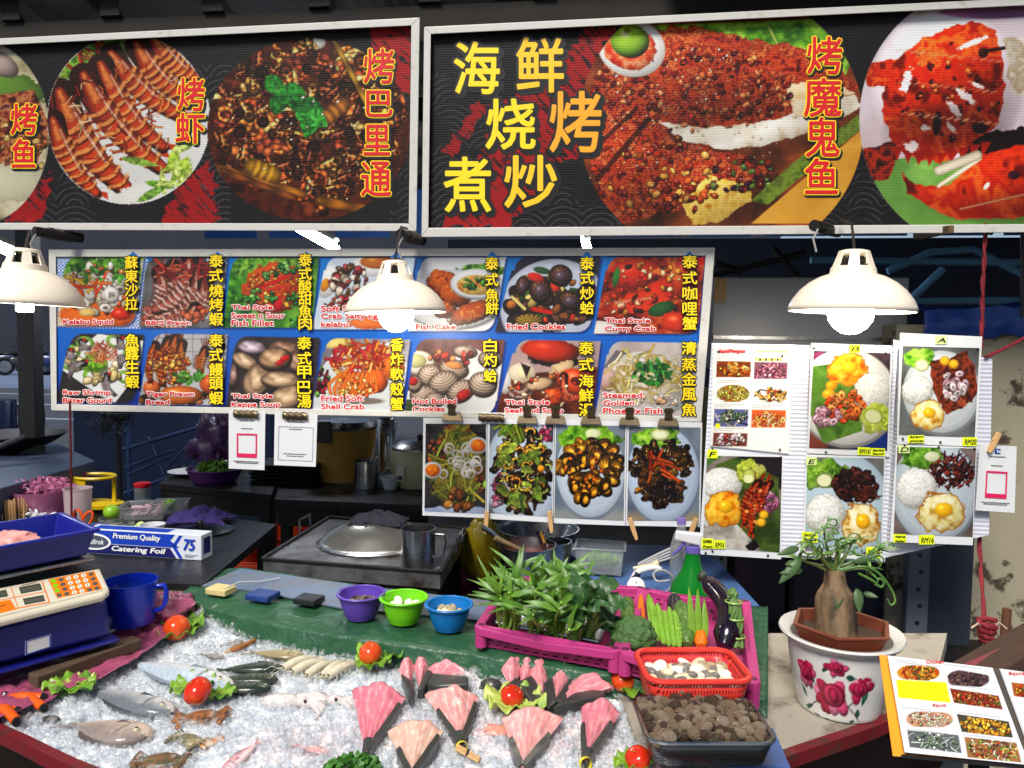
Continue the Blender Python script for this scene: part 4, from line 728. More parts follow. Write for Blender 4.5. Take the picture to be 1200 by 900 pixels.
t = hung('dish_photo', 'laminated photo tagged A of grilled meat with onion rings, topmost right', 'photo print', YA, [(1054.7, 390), (1151, 394.4), (1144.4, 523.3), (1051, 520)], [(1057.8, 405.5), (1147.6, 407.8), (1142, 512.5), (1053, 509.5)], p_meat, 'lettered rice plate photos')
tag(t, YA, 1096, 394, 1109, 403, 'A', 0, bpy.data.materials['pale_tag']); tag(t, YA, 1064, 510, 1083, 519, 'ayam|penyet'); tag(t, YA, 1128, 512.5, 1145, 522.5, 'RM20'); pins(t, YA, [(1102, 518), (1058, 514), (1146, 409)])
def p_dark(c):
    base_plate(c, 1095, 575, 50, 60, [(75, 62, 58), (120, 105, 100), (60, 50, 50)], (188, 200, 210)); c.greens(1080, 535, 24, 14, ((45, 90, 20), (95, 140, 40), (140, 180, 75))); c.heap(1115, 552, 26, 20, 110, 2.5, 5, [(60, 18, 18), (95, 30, 25), (40, 14, 16), (130, 55, 40)], 'strip'); c.heap(1117, 556, 24, 16, 60, 2, 4.5, [(70, 20, 18), (110, 40, 30), (45, 16, 16)]); c.ell(1092, 535, 9, 6, 0, (200, 200, 165), .2); c.rice(1074, 572, 23, 23); c.egg(1103, 600, 28, 23, ((170, 130, 60), (220, 205, 140), (235, 228, 190)))
t = hung('dish_photo', 'laminated photo tagged D of dark shredded meat under the grilled meat photo', 'photo print', YA, [(1050, 521), (1144.4, 524), (1140, 639), (1043, 635)], [(1051.5, 523.3), (1143.5, 525.5), (1139.5, 629), (1047, 625.5)], p_dark, 'lettered rice plate photos')
tag(t, YA, 1053, 522, 1066, 531, 'D', 0, bpy.data.materials['pale_tag']); tag(t, YA, 1047, 626, 1062, 636, 'daging|bakar'); tag(t, YA, 1077, 627, 1095, 638, 'RM16'); pins(t, YA, [(1060, 522), (1100, 524), (1142, 526)])

# ---- payment notices (their codes are left blank)
M_navy = mat('navy_ink', (25, 60, 150), .4); M_pink = mat('pink_ink', (200, 30, 85), .4)
def notice(label, Y, c4, pink):
    t = T('payment_notice', label, 'notice', (Vr(P(*c4[2], y=Y)) + Vr(P(*c4[3], y=Y))) / 2, 'payment notices')
    part('laminated_sheet', board_back(c4, Y, Y + .002), M_lam, t, False)
    tl, tr, br, bl = [np.array(p, float) for p in c4]; f = lambda u, v: tuple((tl * (1 - u) + tr * u) * (1 - v) + (bl * (1 - u) + br * u) * v)
    q4 = lambda u0, v0, u1, v1: [f(u0, v0), f(u1, v0), f(u1, v1), f(u0, v1)]
    sq = lambda nm, q, m, l: part(nm, board_back(q, Y - l - .0004, Y - l), m, t, False)
    sq('badge', q4(.42, .05, .57, .13), M_navy, .001)
    b_ = f(.5, .09); mb = MB(); write(mb, 'Tn', (b_[0] - 2, b_[1] - 1.6, b_[0] + 2, b_[1] + 1.6), Y, lift=.0022, out=.2); part('badge_mark', mb, M_wht, t, False)
    g = M_pink if pink else mat('grey_line', (150, 152, 158), .5)
    oq, iq = (q4(.22, .39, .78, .80), q4(.26, .42, .74, .73)) if pink else (q4(.09, .26, .92, .90), q4(.105, .27, .905, .89))
    part('border', frame_bars(MB(), oq, iq, Y - .0014, Y - .001), g, t, False)
    for v, u0, u1 in ((.165, .3, .72), (.3, .34, .66)) + (((.86, .14, .86), (.885, .2, .8)) if pink else ((.77, .22, .78), (.81, .3, .7))):
        u = u0; ln = MB()
        while u < u1:
            d_ = rnd.uniform(.02, .05); ln.hexa([P(*p, y=Y - .001) for p in q4(u, v, min(u + d_, u1), v + .014)], [P(*p, y=Y - .0013) for p in q4(u, v, min(u + d_, u1), v + .014)]); u += d_ + .012
        part('small_print', ln, M_ink, t, False)
    return t
notice('payment notice with a pink bordered square, first from the left under the board', 2.318, [(268, 481), (311, 481.5), (310, 551), (268, 549)], True)
notice('payment notice with a thin grey border, hung under the board beside the steel pot', 2.318, [(322, 483), (372, 485), (370, 547), (321, 545)], False)
notice('payment notice with a pink bordered square, pegged beside the right-hand photos', 2.236, [(1148, 521), (1191.5, 523), (1189, 601), (1143, 598)], True)

# ---- clips and pegs
M_clip = mat('tarnished_steel_clip', (95, 82, 62), .35, .8, var=.3, vs=60)
def clip(px, y0, y1, wpx, label, Y=2.316):
    p = P(px, y1, y=Y); s_ = sz(1, p); h = (y1 - y0) * s_; w_ = wpx * s_
    t = T('binder_clip', label, 'clip', p, 'steel clips along the lower edge of the menu board')
    jb = MB().hexa([p + Vr(v) for v in ((-w_ / 2, -.008, 0), (w_ / 2, -.008, 0), (w_ / 2, .012, 0), (-w_ / 2, .012, 0))], [p + Vr(v) for v in ((-w_ / 2 * .8, -.001, h * .4), (w_ / 2 * .8, -.001, h * .4), (w_ / 2 * .8, .005, h * .4), (-w_ / 2 * .8, .005, h * .4))])
    part('jaw', jb, M_clip, t, bevel=.001)
    ear = MB(); prof = [(-.2, .38), (.2, .38), (.17, .68), (.24, .85), (.16, 1.0), (-.16, 1.0), (-.24, .85), (-.17, .68)]
    ear.hexa([p + Vr((a * w_, -.004 - b * .006, b * h)) for a, b in prof], [p + Vr((a * w_, -.0055 - b * .006, b * h)) for a, b in prof]); part('lever', ear, M_clip, t)
    part('rivet', MB().ball(p + Vr((0, -.0135, h * .86)), (.003, .002, .003), 8, 6), M_black, t)
CL = ['onion ringed fish photo', 'snail photo by its left edge', 'seam between the snail and clam photos', 'middle of the clam photo', 'left corner of the cucumber topped photo', 'right half of the cucumber topped photo']
for (x, a, b), l in zip(((530, 473, 493), (618, 475, 496), (651, 475, 496.5), (692.5, 475, 497), (737.5, 477, 498), (783, 478, 499)), CL): clip(x, a, b, 25, 'small steel binder clip gripping the ' + l)
for x, y, l in ((289, 485, 'pink bordered payment notice'), (346.5, 487, 'grey bordered payment notice'), (576, 489, 'gap between first and second dish photos')):
    p = P(x, y, y=2.316); s_ = sz(1, p); t = T('bulldog_clip', 'wide flat steel clip over the ' + l, 'clip', p - Vr((0, 0, 4 * s_)), 'wide steel clips on the menu board')
    mb = MB()
    mb.grid(lambda u, v: p + Vr(((u - .5) * 30 * s_, -.004 - .006 * sin(math.pi * v), (4 - 9 * v + .6 * sin(u * 25)) * s_)), 20, 6); part('jaw', mb, M_clip, t, solid=.001); part('spring', MB().tube([p + Vr((-11 * s_, -.008, 2 * s_)), p + Vr((11 * s_, -.008, 2 * s_))], .002), M_clip, t)
def peg(x0, y0, x1, y1, label, Y):
    a, b = P(x0, y0, y=Y), P(x1, y1, y=Y); t = T('clothes_peg', label, 'clothes peg', b, 'wooden pegs on the photos'); d_ = (b - a).normalized(); s_ = d_.cross(Vr((0, 1, 0))).normalized() * sz(2.7, a); L_ = (b - a).length
    for k, dy in ((1, -.005), (-1, .003)):
        q = [(0, .9), (.45, 1), (.75, .9), (1, .55)]; pts = [a + d_ * (L_ * u) + s_ * v for u, v in q] + [a + d_ * (L_ * u) - s_ * v for u, v in q[::-1]]
        part('wooden_half', MB().hexa([p + Vr((0, dy, 0)) for p in pts], [p + Vr((0, dy - .004 , 0)) for p in pts]), M_wood, t, False, bevel=.0008)
    part('spring', MB().tube([a + d_ * L_ * .45 - s_ * 1.15 - Vr((0, .006, 0)), a + d_ * L_ * .45 + s_ * 1.15 - Vr((0, .006, 0))], .0022), M_wire, t)
for a, l in (((571, 599, 569, 624, ), 'peg hanging between the grilled fish photo and snail photo'), ((644, 599, 646.5, 624), 'peg hanging between the snail photo and clam photo'), ((738, 607, 746, 632), 'leaning peg under the cucumber topped photo by its left corner'), ((816, 607, 807, 630), 'leaning peg under the cucumber topped photo by its right corner')): peg(*a, 'pale wooden clothes ' + l, 2.314)
peg(1170, 507, 1158, 530, 'pale wooden clothes peg holding the payment notice beside the right photos', 2.232)

# ---- pendant lamps
M_shade = mat('cream_enamel_shade', (247, 235, 212), .35, var=.05, vs=8, coat=.3)
M_inner = mat('white_enamel_inside', (240, 238, 232), .4)
M_bulb = mat('lit_bulb', (255, 255, 255), .5, emit=(255, 244, 224), es=26)
def lamp(cx, cy, rpx, Y, label, bulb_r, bulb_dz, tilt=0, es=None, hook=None):
    c0 = P(cx, cy, y=Y); s_ = sz(rpx, c0) / 70.0; rt = Rot(tilt, 3, 'Y'); t = T('pendant_lamp', label, 'lamp', c0, 'pendant lamps hung from the banner frame')
    sc = lambda pr: [(r * s_, z * s_) for r, z in pr]
    part('lamp_shade', MB().lathe(sc([(69, -.5), (70, 0), (69.5, 5), (66, 13), (58, 24), (48, 33), (36, 40), (26, 43.5)]), c0, 48, rt), M_shade, t, ang=180)
    part('shade_lining', MB().lathe(sc([(69, -.5), (68.3, 5), (65, 12.5), (57, 23), (47, 31.8), (35, 38.6), (16, 42)]), c0, 48, rt), M_inner, t, ang=180)
    part('collar', MB().lathe(sc([(26, 43), (24.5, 51), (22, 52), (20, 52)]), c0, 32, rt), M_shade, t)
    for k in range(6):
        an = k * math.pi / 3 + .25; d_ = Vr((cos(an), sin(an), 0)); e_ = Vr((-sin(an), cos(an), 0))
        mk = lambda r, z, h_: [c0 + rt @ ((d_ * (r + a) + e_ * b + Vr((0, 0, z))) * s_) for a, b in ((-2, -h_), (0, -h_), (0, h_), (-2, h_))]
        part('vent_post', MB().hexa(mk(23, 51, 6.2), mk(17.5, 67, 4.6)), M_shade, t, False)
    part('cap', MB().lathe(sc([(17.5, 66), (18, 67), (17, 70), (12, 71.5), (4, 72), (.1, 72)]), c0, 32, rt), M_shade, t)
    part('socket', MB().lathe(sc([(12, 24), (13, 40), (13, 62), (.1, 66)]), c0, 20, rt), M_black, t)
    bm = M_bulb
    if es: bm = mat('lit_bulb', (255, 255, 255), .5, emit=(255, 244, 224), es=es)
    pr = [(.01, -1), (.35, -.94), (.68, -.72), (.92, -.38), (1, 0), (.93, .4), (.7, .75), (.5, 1.1), (.45, 1.5)] if bulb_r > 12 else [(.01, -1), (.8, -.98), (1, -.8), (1, .6), (1, 3.5)]
    part('bulb', MB().lathe([(r * bulb_r * s_, (z * bulb_r + bulb_dz) * s_) for r, z in pr], c0, 32, rt), bm, t)
    if hook: part('cord', MB().tube([c0 + rt @ Vr((0, 0, 71 * s_)), *[P(x, y, y=yy) for x, y, yy in hook]], .0035), M_black, t)
lamp(997, 365, 70, 2.05, 'cream pendant lamp over the right-hand photos with a large round lit bulb', 26, -1, .02, hook=[(1000, 278, 2.1), (998, 262, 2.2), (985, 258, 2.255)])
lamp(464, 366, 59, 2.0, 'cream pendant lamp in front of the menu board with a glaring lit bulb', 25, -3, -.03, hook=[(466, 285, 2.1), (470, 266, 2.2), (477, 268, 2.24)])
lamp(29, 356, 63, 1.9, 'cream pendant lamp at the left end with a small tubular bulb', 10, -1, .04, hook=[(32, 280, 2.0), (35, 270, 2.1)])
for x, y, dx, l in ((68, 273, 28, 'dirty dark pipe stub tied with string above the left lamp'), (482, 276, 13, 'dirty dark pipe stub tied with wire above the middle lamp'), (968, 266, 14, 'black taped stub tied to the banner frame above the right lamp')):
    a, b = P(x - dx, y - 2, y=2.2), P(x + dx, y + 6, y=2.33); t = T('pipe_bracket', l, 'bracket', b, 'brackets under the banner frames'); n = 12
    part('pipe', MB().tube([a, b], .016, 10), M_dark, t)
    w_ = MB()
    for k in range(9): c_ = a.lerp(b, .3 + .06 * k); w_.lathe([(.0185, -.002), (.0205, 0), (.0185, .002)], c_, 10, Rot(R(90 + rnd.uniform(-12, 12)), 3, 'Y') if dx > 20 else Rot(R(70), 3, 'X'))
    part('binding', w_, mat('twine', (70, 66, 58), .8), t)
    part('string_end', MB().tube([a + Vr((.01, -.004, -.01)), a + Vr((-.004, -.012, -.04)), a + Vr((.006, -.01, -.075))], .003), mat('frayed_string', (150, 148, 140), .8), t)
mb = MB().hexa([P(*p, y=2.24) for p in ((1112, 264), (1118, 264), (1118, 273), (1112, 273))], [P(*p, y=2.45) for p in ((1070, 272), (1079, 270), (1079, 281), (1070, 281))])
solo('timber_block', 'short weathered timber block jutting under the right banner frame', 'timber', mb, mat('weathered_timber', (95, 75, 50), .8, var=.4, vs=25, stretch=(1, 6, 1)), smooth=False)
# ---- the place: ground, street, roof, walls
def struct(name, mb, m, **k): return solo(name, None, None, mb, m, kind='structure', smooth=False, **k)
struct('ground', MB().add([(-400, -300, 0), (400, -300, 0), (400, 700, 0), (-400, 700, 0)], [(0, 1, 2, 3)]), mat('asphalt', (58, 62, 72), .85, var=.3, vs=3, bump=.2, bs=40))  # blue tint of the dusk light mixed into the asphalt colour
struct('stall_floor', MB().box((1, 4.0, .002), (12, 8, .004)), mat('stained_concrete_floor', (52, 48, 46), .7, var=.35, vs=2, bump=.1))
struct('pavement', MB().box((-12, 24, .06), (22, 9, .12)), mat('dusk_tinted_paving', (96, 112, 140), .8, var=.15, vs=1.5))  # blue dusk light on the pavement put into its base colour
for k in range(3): struct('road_marking', MB().box((-12, 17.6 - k * 2.6, .004 + .001 * k), (16, .22, .004)), mat('road_paint', (120, 130, 150), .7))
# roof
M_roof = mat('sooty_roof_sheet', (38, 33, 28), .8, var=.5, vs=6, col2=(70, 60, 44), thr=(.5, .8), wave=('X', 6, .6))
M_beam = mat('sooty_timber', (30, 26, 22), .85, var=.4, vs=10)
t = T('canopy_roof', 'sooty sheet roof on dark timber purlins above the banners', 'roof', (0, 4, 2.6))
part('roof_sheet', MB().hexa([(-6, 2.32, 2.62), (6, 2.32, 2.62), (6, 8.6, 3.1), (-6, 8.6, 3.1)], [(-6, 2.32, 2.64), (6, 2.32, 2.64), (6, 8.6, 3.12), (-6, 8.6, 3.12)]), M_roof, t, False)
part('front_awning', MB().hexa([(.15, 2.2, 2.58), (6, 2.12, 2.56), (6, 2.31, 2.63), (.15, 2.31, 2.63)], [(.15, 2.2, 2.595), (6, 2.12, 2.575), (6, 2.31, 2.645), (.15, 2.31, 2.645)]), M_roof, t, False)
for k in range(22):
    x = -4.2 + k * .36; b = MB().hexa([(x, 2.36, 2.56), (x + .07, 2.36, 2.56), (x + .07 - 1.3, 6.4, 2.86), (x - 1.3, 6.4, 2.86)], [(x, 2.36, 2.622), (x + .07, 2.36, 2.622), (x + .07 - 1.3, 6.4, 2.93), (x - 1.3, 6.4, 2.93)])
    part('purlin', b, M_beam, t, False)
for y, z in ((2.42, 2.5), (3.6, 2.6), (5.2, 2.72)): part('beam', MB().box((0, y, z), (12, .09, .11)), M_beam, t, False)
# blue skylight strips glimpsed between the boards
M_sky = mat('blue_translucent_sheet', (45, 95, 170), .4, trans=.0, var=.25, vs=5)
BW = 6.6
t = T('back_wall', 'dark blue painted wall closing the kitchen at the back', 'wall', (1.5, BW, 0))
M_bwall = mat('dark_blue_paint', (10, 19, 42), .7, var=.6, vs=2.5, bump=.1)
part('wall_face', MB().box((2.4, BW + .05, 1.2), (7.6, .1, 2.4)), M_bwall, t, False)
for k in range(9): part('roof_truss_bar', MB().tube([(-1 + k * .8, BW - .2, 2.4), (-.6 + k * .8, BW - .2, 3.0), (-.2 + k * .8, BW - .2, 2.4)], .018, 6), M_black, t)
t = T('clerestory_sheet', 'blue translucent sheeting glowing with dusk light above the back wall', 'roof light', (0, BW - .05, 2.3))
for k in range(14): part('sheet_panel', MB().box((-3.4 + k * .62, BW - .06, 2.62), (.5, .02, .42)), M_sky, t, False)
M_tube = mat('lit_tube', (255, 255, 255), .4, emit=(235, 242, 255), es=60)
def tubelight(a, b, ya, yb, r, label):
    p, q = P(*a, y=ya), P(*b, y=yb); t = T('tube_light', label, 'tube light', (p + q) / 2, 'fluorescent tubes under the roof')
    part('tube', MB().tube([p, q], r, 10), M_tube, t); part('batten', MB().tube([p + Vr((0, 0, r * 2.2)), q + Vr((0, 0, r * 2.2))], r * .9, 6), M_white, t)
tubelight((343, 264), (394, 292), 4.4, 4.0, .022, 'lit fluorescent tube slanting above the menu board near the left banner')
tubelight((-40, 274), (24, 301), 3.6, 3.4, .02, 'lit fluorescent tube behind the left pendant lamp')
tubelight((684, 274), (688, 290), 5.2, 4.3, .025, 'short lit fluorescent tube seen end-on under the right banner')
# left post, far street
M_post = mat('black_painted_post', (14, 14, 16), .5, var=.3)
a, b = P(22, 500, y=3.0), P(41, 500, y=3.0)
solo('roof_post', 'black square roof post at the left edge of the kitchen', 'post', MB().box(((a.x + b.x) / 2, 3.03, 1.3), (b.x - a.x, .06, 2.6)), M_post, smooth=False, bevel=.004)
a = P(49, 430, y=3.4); solo('cable', 'thin twisted black cable hanging beside the roof post', 'cable', MB().tube([(a.x + .006 * sin(k * 1.9), 3.4, 2.5 - k * .1) for k in range(19)], .006, 6), M_black)
t = T('shophouse', 'dark blue shuttered shophouse across the street beyond the post', 'building', (-16, 40, 0))
part('wall', MB().box((-14, 42, 4), (46, 2, 8)), mat('dusky_wall', (26, 32, 46), .8, var=.4, vs=.4), t, False)
for k in range(5): part('shutter', MB().box((-28 + k * 6, 40.95, 1.6), (4, .12, 3.0)), mat('shutter_blue', (20, 28, 42), .6, wave=('Z', 3, .5)), t, False)
def leafball(mb, c, r, n, s_, seed=1):
    g = random.Random(seed)
    for k in range(n):
        d = Vr((g.gauss(0, 1), g.gauss(0, 1), g.gauss(0, 1))).normalized(); p = Vr(c) + Vr((d.x * r[0], d.y * r[1], d.z * r[2])) * g.uniform(.5, 1); a = Vr((g.gauss(0, 1), g.gauss(0, 1), g.gauss(0, 1))).normalized(); b = a.orthogonal().normalized()
        mb.add([p - a * s_, p - b * s_ * .4, p + a * s_, p + b * s_ * .4], [(0, 1, 2, 3)])
for k, (x, r_) in enumerate(((-15.5, 1.6), (-19, 1.8), (-13, 1.3))):
    t = T('street_bush', ['dark bush behind the parked motorcycles at the far side of the street', 'dark bush at the far left end of the parked motorcycles', 'small dark bush nearest the roof post across the street'][k], 'bush', (x, 31, 0)); mb = MB(); leafball(mb, (x, 31, 1.4), (r_, 1.2, 1.4), 500, .22, k); part('foliage', mb, mat('dark_leaf', (24, 40, 24), .6, var=.3), t, False); part('stem', MB().tube([(x, 31, 0), (x, 31, 1.2)], .1), M_beam, t)
def motorbike(c, rz, label, m):
    t = T('motorcycle', label, 'motorcycle', (0, 0, 0), 'motorcycles parked across the street')
    ry = Rot(R(90), 3, 'X')
    for x in (-.62, .62):
        w_ = MB().lathe([(.22, -.05), (.29, -.045), (.31, 0), (.29, .045), (.22, .05), (.22, -.05)], (x, 0, .31), 20, ry); o = part('wheel', w_, M_black, t); part('rim', MB().lathe([(.03, -.03), (.2, -.02), (.215, .0), (.2, .02), (.03, .03)], (x, 0, .31), 20, ry), M_alu, o)
    part('body', MB().ball((0, 0, .52), (.5, .13, .22), 16, 10), m, t); part('fairing', MB().hexa([(.25, -.16, .4), (.55, -.12, .45), (.55, .12, .45), (.25, .16, .4)], [(.35, -.2, .95), (.5, -.12, 1.0), (.5, .12, 1.0), (.35, .2, .95)]), m, t, bevel=.02)
    part('seat', MB().ball((-.28, 0, .76), (.42, .13, .07), 14, 8), M_black, t); part('handlebar', MB().tube([(.3, -.34, 1.02), (.42, -.1, .98), (.42, .1, .98), (.3, .34, 1.02)], .018), M_black, t); part('fork', MB().tube([(.45, 0, .95), (.62, 0, .31)], .035), M_alu, t)
    part('headlight', MB().ball((.55, 0, .9), (.06, .09, .08), 10, 8), M_alu, t); part('exhaust', MB().tube([(-.1, .15, .3), (-.75, .17, .42)], .045), M_alu, t)
    for sx in (-1, 1): part('mirror', MB().ball((.36, sx * .32, 1.18), (.02, .06, .045), 8, 6), M_black, t)
    t.location = c; t.rotation_euler = (0, 0, rz); return t
for (px, py, rz), cl, l in zip(((8, 428, .5), (30, 431, .9), (52, 428, .3)), ((20, 40, 80), (60, 62, 70), (25, 45, 90)), ('dark blue motorcycle parked furthest left across the street', 'grey motorcycle parked in the middle across the street', 'dark blue motorcycle parked nearest the menu board across the street')):
    motorbike(P(px, py + 3, d=1) * 0 + Vr((P(px, 428, y=24).x, 24, .12)), rz, l, mat('bike_paint', cl, .3, coat=.3))

# ---- kitchen furniture
def top_from(pxs, z, th, m, root, name='table_top', bevel=.003):
    q = [P(*p, z=z) for p in pxs]; part(name, MB().hexa([v - Vr((0, 0, th)) for v in q], q), m, root, False, bevel=bevel); return q
def table(name, label, cat, pxs, z, m, th=.03, legs=True, lm=None):
    q = [P(*p, z=z) for p in pxs]; c = sum(q, Vr()) / len(q); t = T(name, label, cat, Vr((c.x, c.y, 0))); top_from(pxs, z, th, m, t)
    if legs:
        for v in q: d = (c - v).normalized() * .05; part('leg', MB().box((v.x + d.x, v.y + d.y, (z - th) / 2), (.035, .035, z - th)), lm or m, t, False)
        rail = MB(); part('apron', MB().hexa([q[0] * .97 + c * .03 - Vr((0, 0, th + .07)), q[1] * .97 + c * .03 - Vr((0, 0, th + .07)), q[1] * .95 + c * .05 - Vr((0, 0, th + .07)), q[0] * .95 + c * .05 - Vr((0, 0, th + .07))], [q[0] * .97 + c * .03 - Vr((0, 0, th)), q[1] * .97 + c * .03 - Vr((0, 0, th)), q[1] * .95 + c * .05 - Vr((0, 0, th)), q[0] * .95 + c * .05 - Vr((0, 0, th))]), lm or m, t, False)
    return t
def vessel(root, c, rb, rt, h, th, m, name='bowl', seg=28, sx=1, sy=1, rot=None, foot=0, lip=.0, curve=0):
    pr = [(.001, foot)]; n = 6
    pr += [(rb + (rt - rb) * (k / n) ** (1 - curve), h * k / n) for k in range(n + 1)]
    if lip: pr += [(rt + lip, h), (rt + lip, h + th * 1.2), (rt - th, h + th * 1.2)]
    pr += [(max(.001, rb + (rt - rb) * (k / n) ** (1 - curve) - th), h * k / n + (th if k == 0 else 0)) for k in range(n, -1, -1)] + [(.001, th)]
    return part(name, MB().lathe(pr, c, seg, rot, sx, sy), m, root)
def rim_ring(root, c, r, z, tr, m, name='rim', sx=1, sy=1):
    n = 40; pts = [Vr(c) + Vr((r * cos(k * 2 * math.pi / n) * sx, r * sin(k * 2 * math.pi / n) * sy, z)) for k in range(n + 1)]
    return part(name, MB().tube(pts, tr, 6, False), m, root)
ZS = .85
t = table('kitchen_shelf', 'greasy black steel shelf table carrying the rice cooker and pots', 'table', [(322, 585), (505, 592), (505, 560), (330, 556)], ZS, M_dark, .04)
t = table('kitchen_shelf', 'greasy black steel shelf table carrying the purple colander', 'table', [(186, 566), (318, 580), (330, 553), (215, 545)], ZS + .005, M_dark, .03)
mb = MB()
# rice bucket
c_ = P(405, 560, z=ZS); s_ = sz(1, c_)
t = T('rice_bucket', 'tall amber plastic bucket of rice with a steel lid, behind the utensil pot', 'bucket', c_)
part('bucket_wall', MB().lathe([(.001, 0), (33 * s_, 0), (35 * s_, 58 * s_), (36 * s_, 60 * s_)], c_, 32), mat('amber_plastic', (165, 125, 55), .35, var=.15, vs=20, stretch=(6, 6, 1), sub=.1), t); part('lid', MB().lathe([(36 * s_, 59 * s_), (37 * s_, 62 * s_), (34 * s_, 68 * s_), (.001, 71 * s_)], c_, 32), M_steel, t)
part('black_flap', MB().box(c_ + Vr((-17 * s_, -36 * s_, 58 * s_)), (26 * s_, .012, 24 * s_)), M_black, t, False, bevel=.004)
c_ = P(452, 552, z=ZS); t = T('canister', 'tall plain steel canister behind the rice cooker', 'canister', c_); part('can_wall', MB().lathe([(.001, 0), (.042, 0), (.042, .26), (.038, .265), (.038, .02), (.001, .02)], c_, 24), M_steel, t); part('handle', MB().tube([c_ + Vr((-.042, 0, .2)), c_ + Vr((-.07, 0, .17)), c_ + Vr((-.042, 0, .08))], .004), M_steel, t)
# rice cooker
c_ = P(492, 568, z=ZS); s_ = sz(1, c_); t = T('rice_cooker', 'cream rice cooker with a steel lid, half hidden by the grilled fish photo', 'rice cooker', c_); M_cream = mat('cream_plastic', (200, 188, 150), .35, var=.08)
part('cooker_body', MB().lathe([(.001, 0), (29 * s_, 0), (33 * s_, 8 * s_), (34 * s_, 40 * s_), (32 * s_, 43 * s_)], c_, 36), M_cream, t); part('lid', MB().lathe([(33 * s_, 43 * s_), (33 * s_, 45 * s_), (24 * s_, 51 * s_), (.001, 53 * s_)], c_, 36), M_steel, t); o = part('switch_panel', MB().box(c_ + Vr((-14 * s_, -31.5 * s_, 18 * s_)), (9 * s_, 6 * s_, 17 * s_)), mat('pale_plastic', (225, 222, 205), .4), t, False, bevel=.003); part('switch', MB().box(c_ + Vr((-14 * s_, -35.5 * s_, 14 * s_)), (4 * s_, 3 * s_, 4 * s_)), M_black, o, False); part('lid_knob', MB().ball(c_ + Vr((0, 0, 56 * s_)), 4 * s_, 12, 8), M_black, t)
part('cord', MB().tube([c_ + Vr((-34 * s_, 0, 20 * s_)), c_ + Vr((-48 * s_, -.02, 12 * s_)), c_ + Vr((-50 * s_, .02, 2 * s_)), c_ + Vr((-38 * s_, .06, 30 * s_)), c_ + Vr((-36 * s_, .1, 70 * s_))], .004), M_white, t)
c_ = P(429, 571, z=ZS); s_ = sz(1, c_); t = T('utensil_pot', 'brushed steel pot holding two white-handled ladles', 'pot', c_); vessel(t, c_, 14 * s_, 14 * s_, 31 * s_, .002, M_steel, 'pot_wall', lip=.001)
solo('ladle', 'longer ladle with a flat white handle standing in the steel utensil pot', 'ladle', MB().tube([c_ + Vr((-.01, 0, .01)), c_ + Vr((.03, -.02, .125)), c_ + Vr((.048, -.03, .18))], [.004, .007, .009], 8, flat=.4), M_lam); solo('ladle', 'short ladle with a white handle leaning at the rim of the utensil pot', 'ladle', MB().tube([c_ + Vr((.01, 0, .01)), c_ + Vr((.042, -.02, .12)), c_ + Vr((.055, -.025, .14))], [.003, .006, .007], 8, flat=.5), M_lam)
c_ = P(457, 573, z=ZS); s_ = sz(1, c_); t = T('bowl', 'small white bowl on the shelf before the rice cooker', 'bowl', c_); vessel(t, c_, 7 * s_, 11 * s_, 15 * s_, .002, M_lam, 'bowl_wall', curve=.3)
# purple colander with greens, plates, trays
c_ = P(252, 566, z=ZS + .005); s_ = sz(1, c_); M_purp = mat('purple_plastic', (72, 28, 92), .35); t = T('colander', 'purple plastic colander heaped with chopped green leaves', 'colander', c_); vessel(t, c_, 22 * s_, 31 * s_, 17 * s_, .003, M_purp, 'colander_wall', lip=.004, curve=.3)
M_leaf = mat('fresh_leaf', (62, 105, 30), .45, var=.35, vs=40, col2=(110, 150, 50), thr=(.45, .7), sub=.1)
mb = MB(); leafball(mb, c_ + Vr((.0, 0, 17 * s_)), (22 * s_, 20 * s_, 9 * s_), 260, .02, 4); solo('chopped_greens', 'heap of chopped green leaves in the purple colander', 'greens', mb, M_leaf, smooth=False, kind='stuff')
for k, (px, py, l) in enumerate(((222, 556, 'white plate lying left of the purple colander'), (275, 546, 'white plate with blue rim behind the purple colander'))):
    p = P(px, py, z=ZS + .007); t = T('plate', l, 'plate', p); part('plate_face', MB().lathe([(.001, .004), (.06, .004), (.095, .016), (.097, .018), (.06, .001), (.001, .001)], p, 32), M_lam, t)
p0 = P(330, 568, z=ZS)
for k in range(5): solo('tray', 'black baking tray, %s in the stack behind the grey notice' % ['lowest', 'second lowest', 'middle', 'second highest', 'topmost'][k], 'tray', MB().box(p0 + Vr((rnd.uniform(-.01, .01), .1, .008 + k * .018)), (.3, .22, .014), taper=.93), M_dark, group='stacked black trays', smooth=False, bevel=.003)
p = P(455, 600, z=.5); t = T('basin', 'turquoise plastic basin in the dark under the shelf', 'basin', p); vessel(t, p, .1, .15, .1, .003, mat('turquoise_plastic', (20, 110, 130), .4), 'basin_wall', lip=.004)
# purple plastic bag hanging, trolley, blue counter boards
def blob_bag(name, label, c, r, m, seed, amp=.25):
    mb = MB(); mb.ball(c, r, 40, 28, lambda d: 1 + amp * (mnoise.noise(Vr((d.x * 2.2 + seed, d.y * 2.2, d.z * 1.6))) + .5 * abs(mnoise.noise(Vr((d.x * 9, d.y * 9 + seed, d.z * 4))) + .5 * abs(mnoise.noise(Vr((d.x * 17, d.y * 17 + seed, d.z * 9))))))); return solo(name, label, 'bag', mb, m)
p = P(250, 522, y=3.75); blob_bag('plastic_bag', 'crumpled purple plastic bag hanging behind the pink bordered notice', p, (.12, .08, .14), mat('purple_film', (52, 18, 66), .4, var=.5, vs=14, coat=.1), 3, .55)
M_blue = mat('blue_painted_steel', (34, 58, 100), .5, var=.25, vs=8)
t = T('trolley_rack', 'blue tubular steel rack behind the yellow stand', 'rack', P(190, 560, y=4.2))
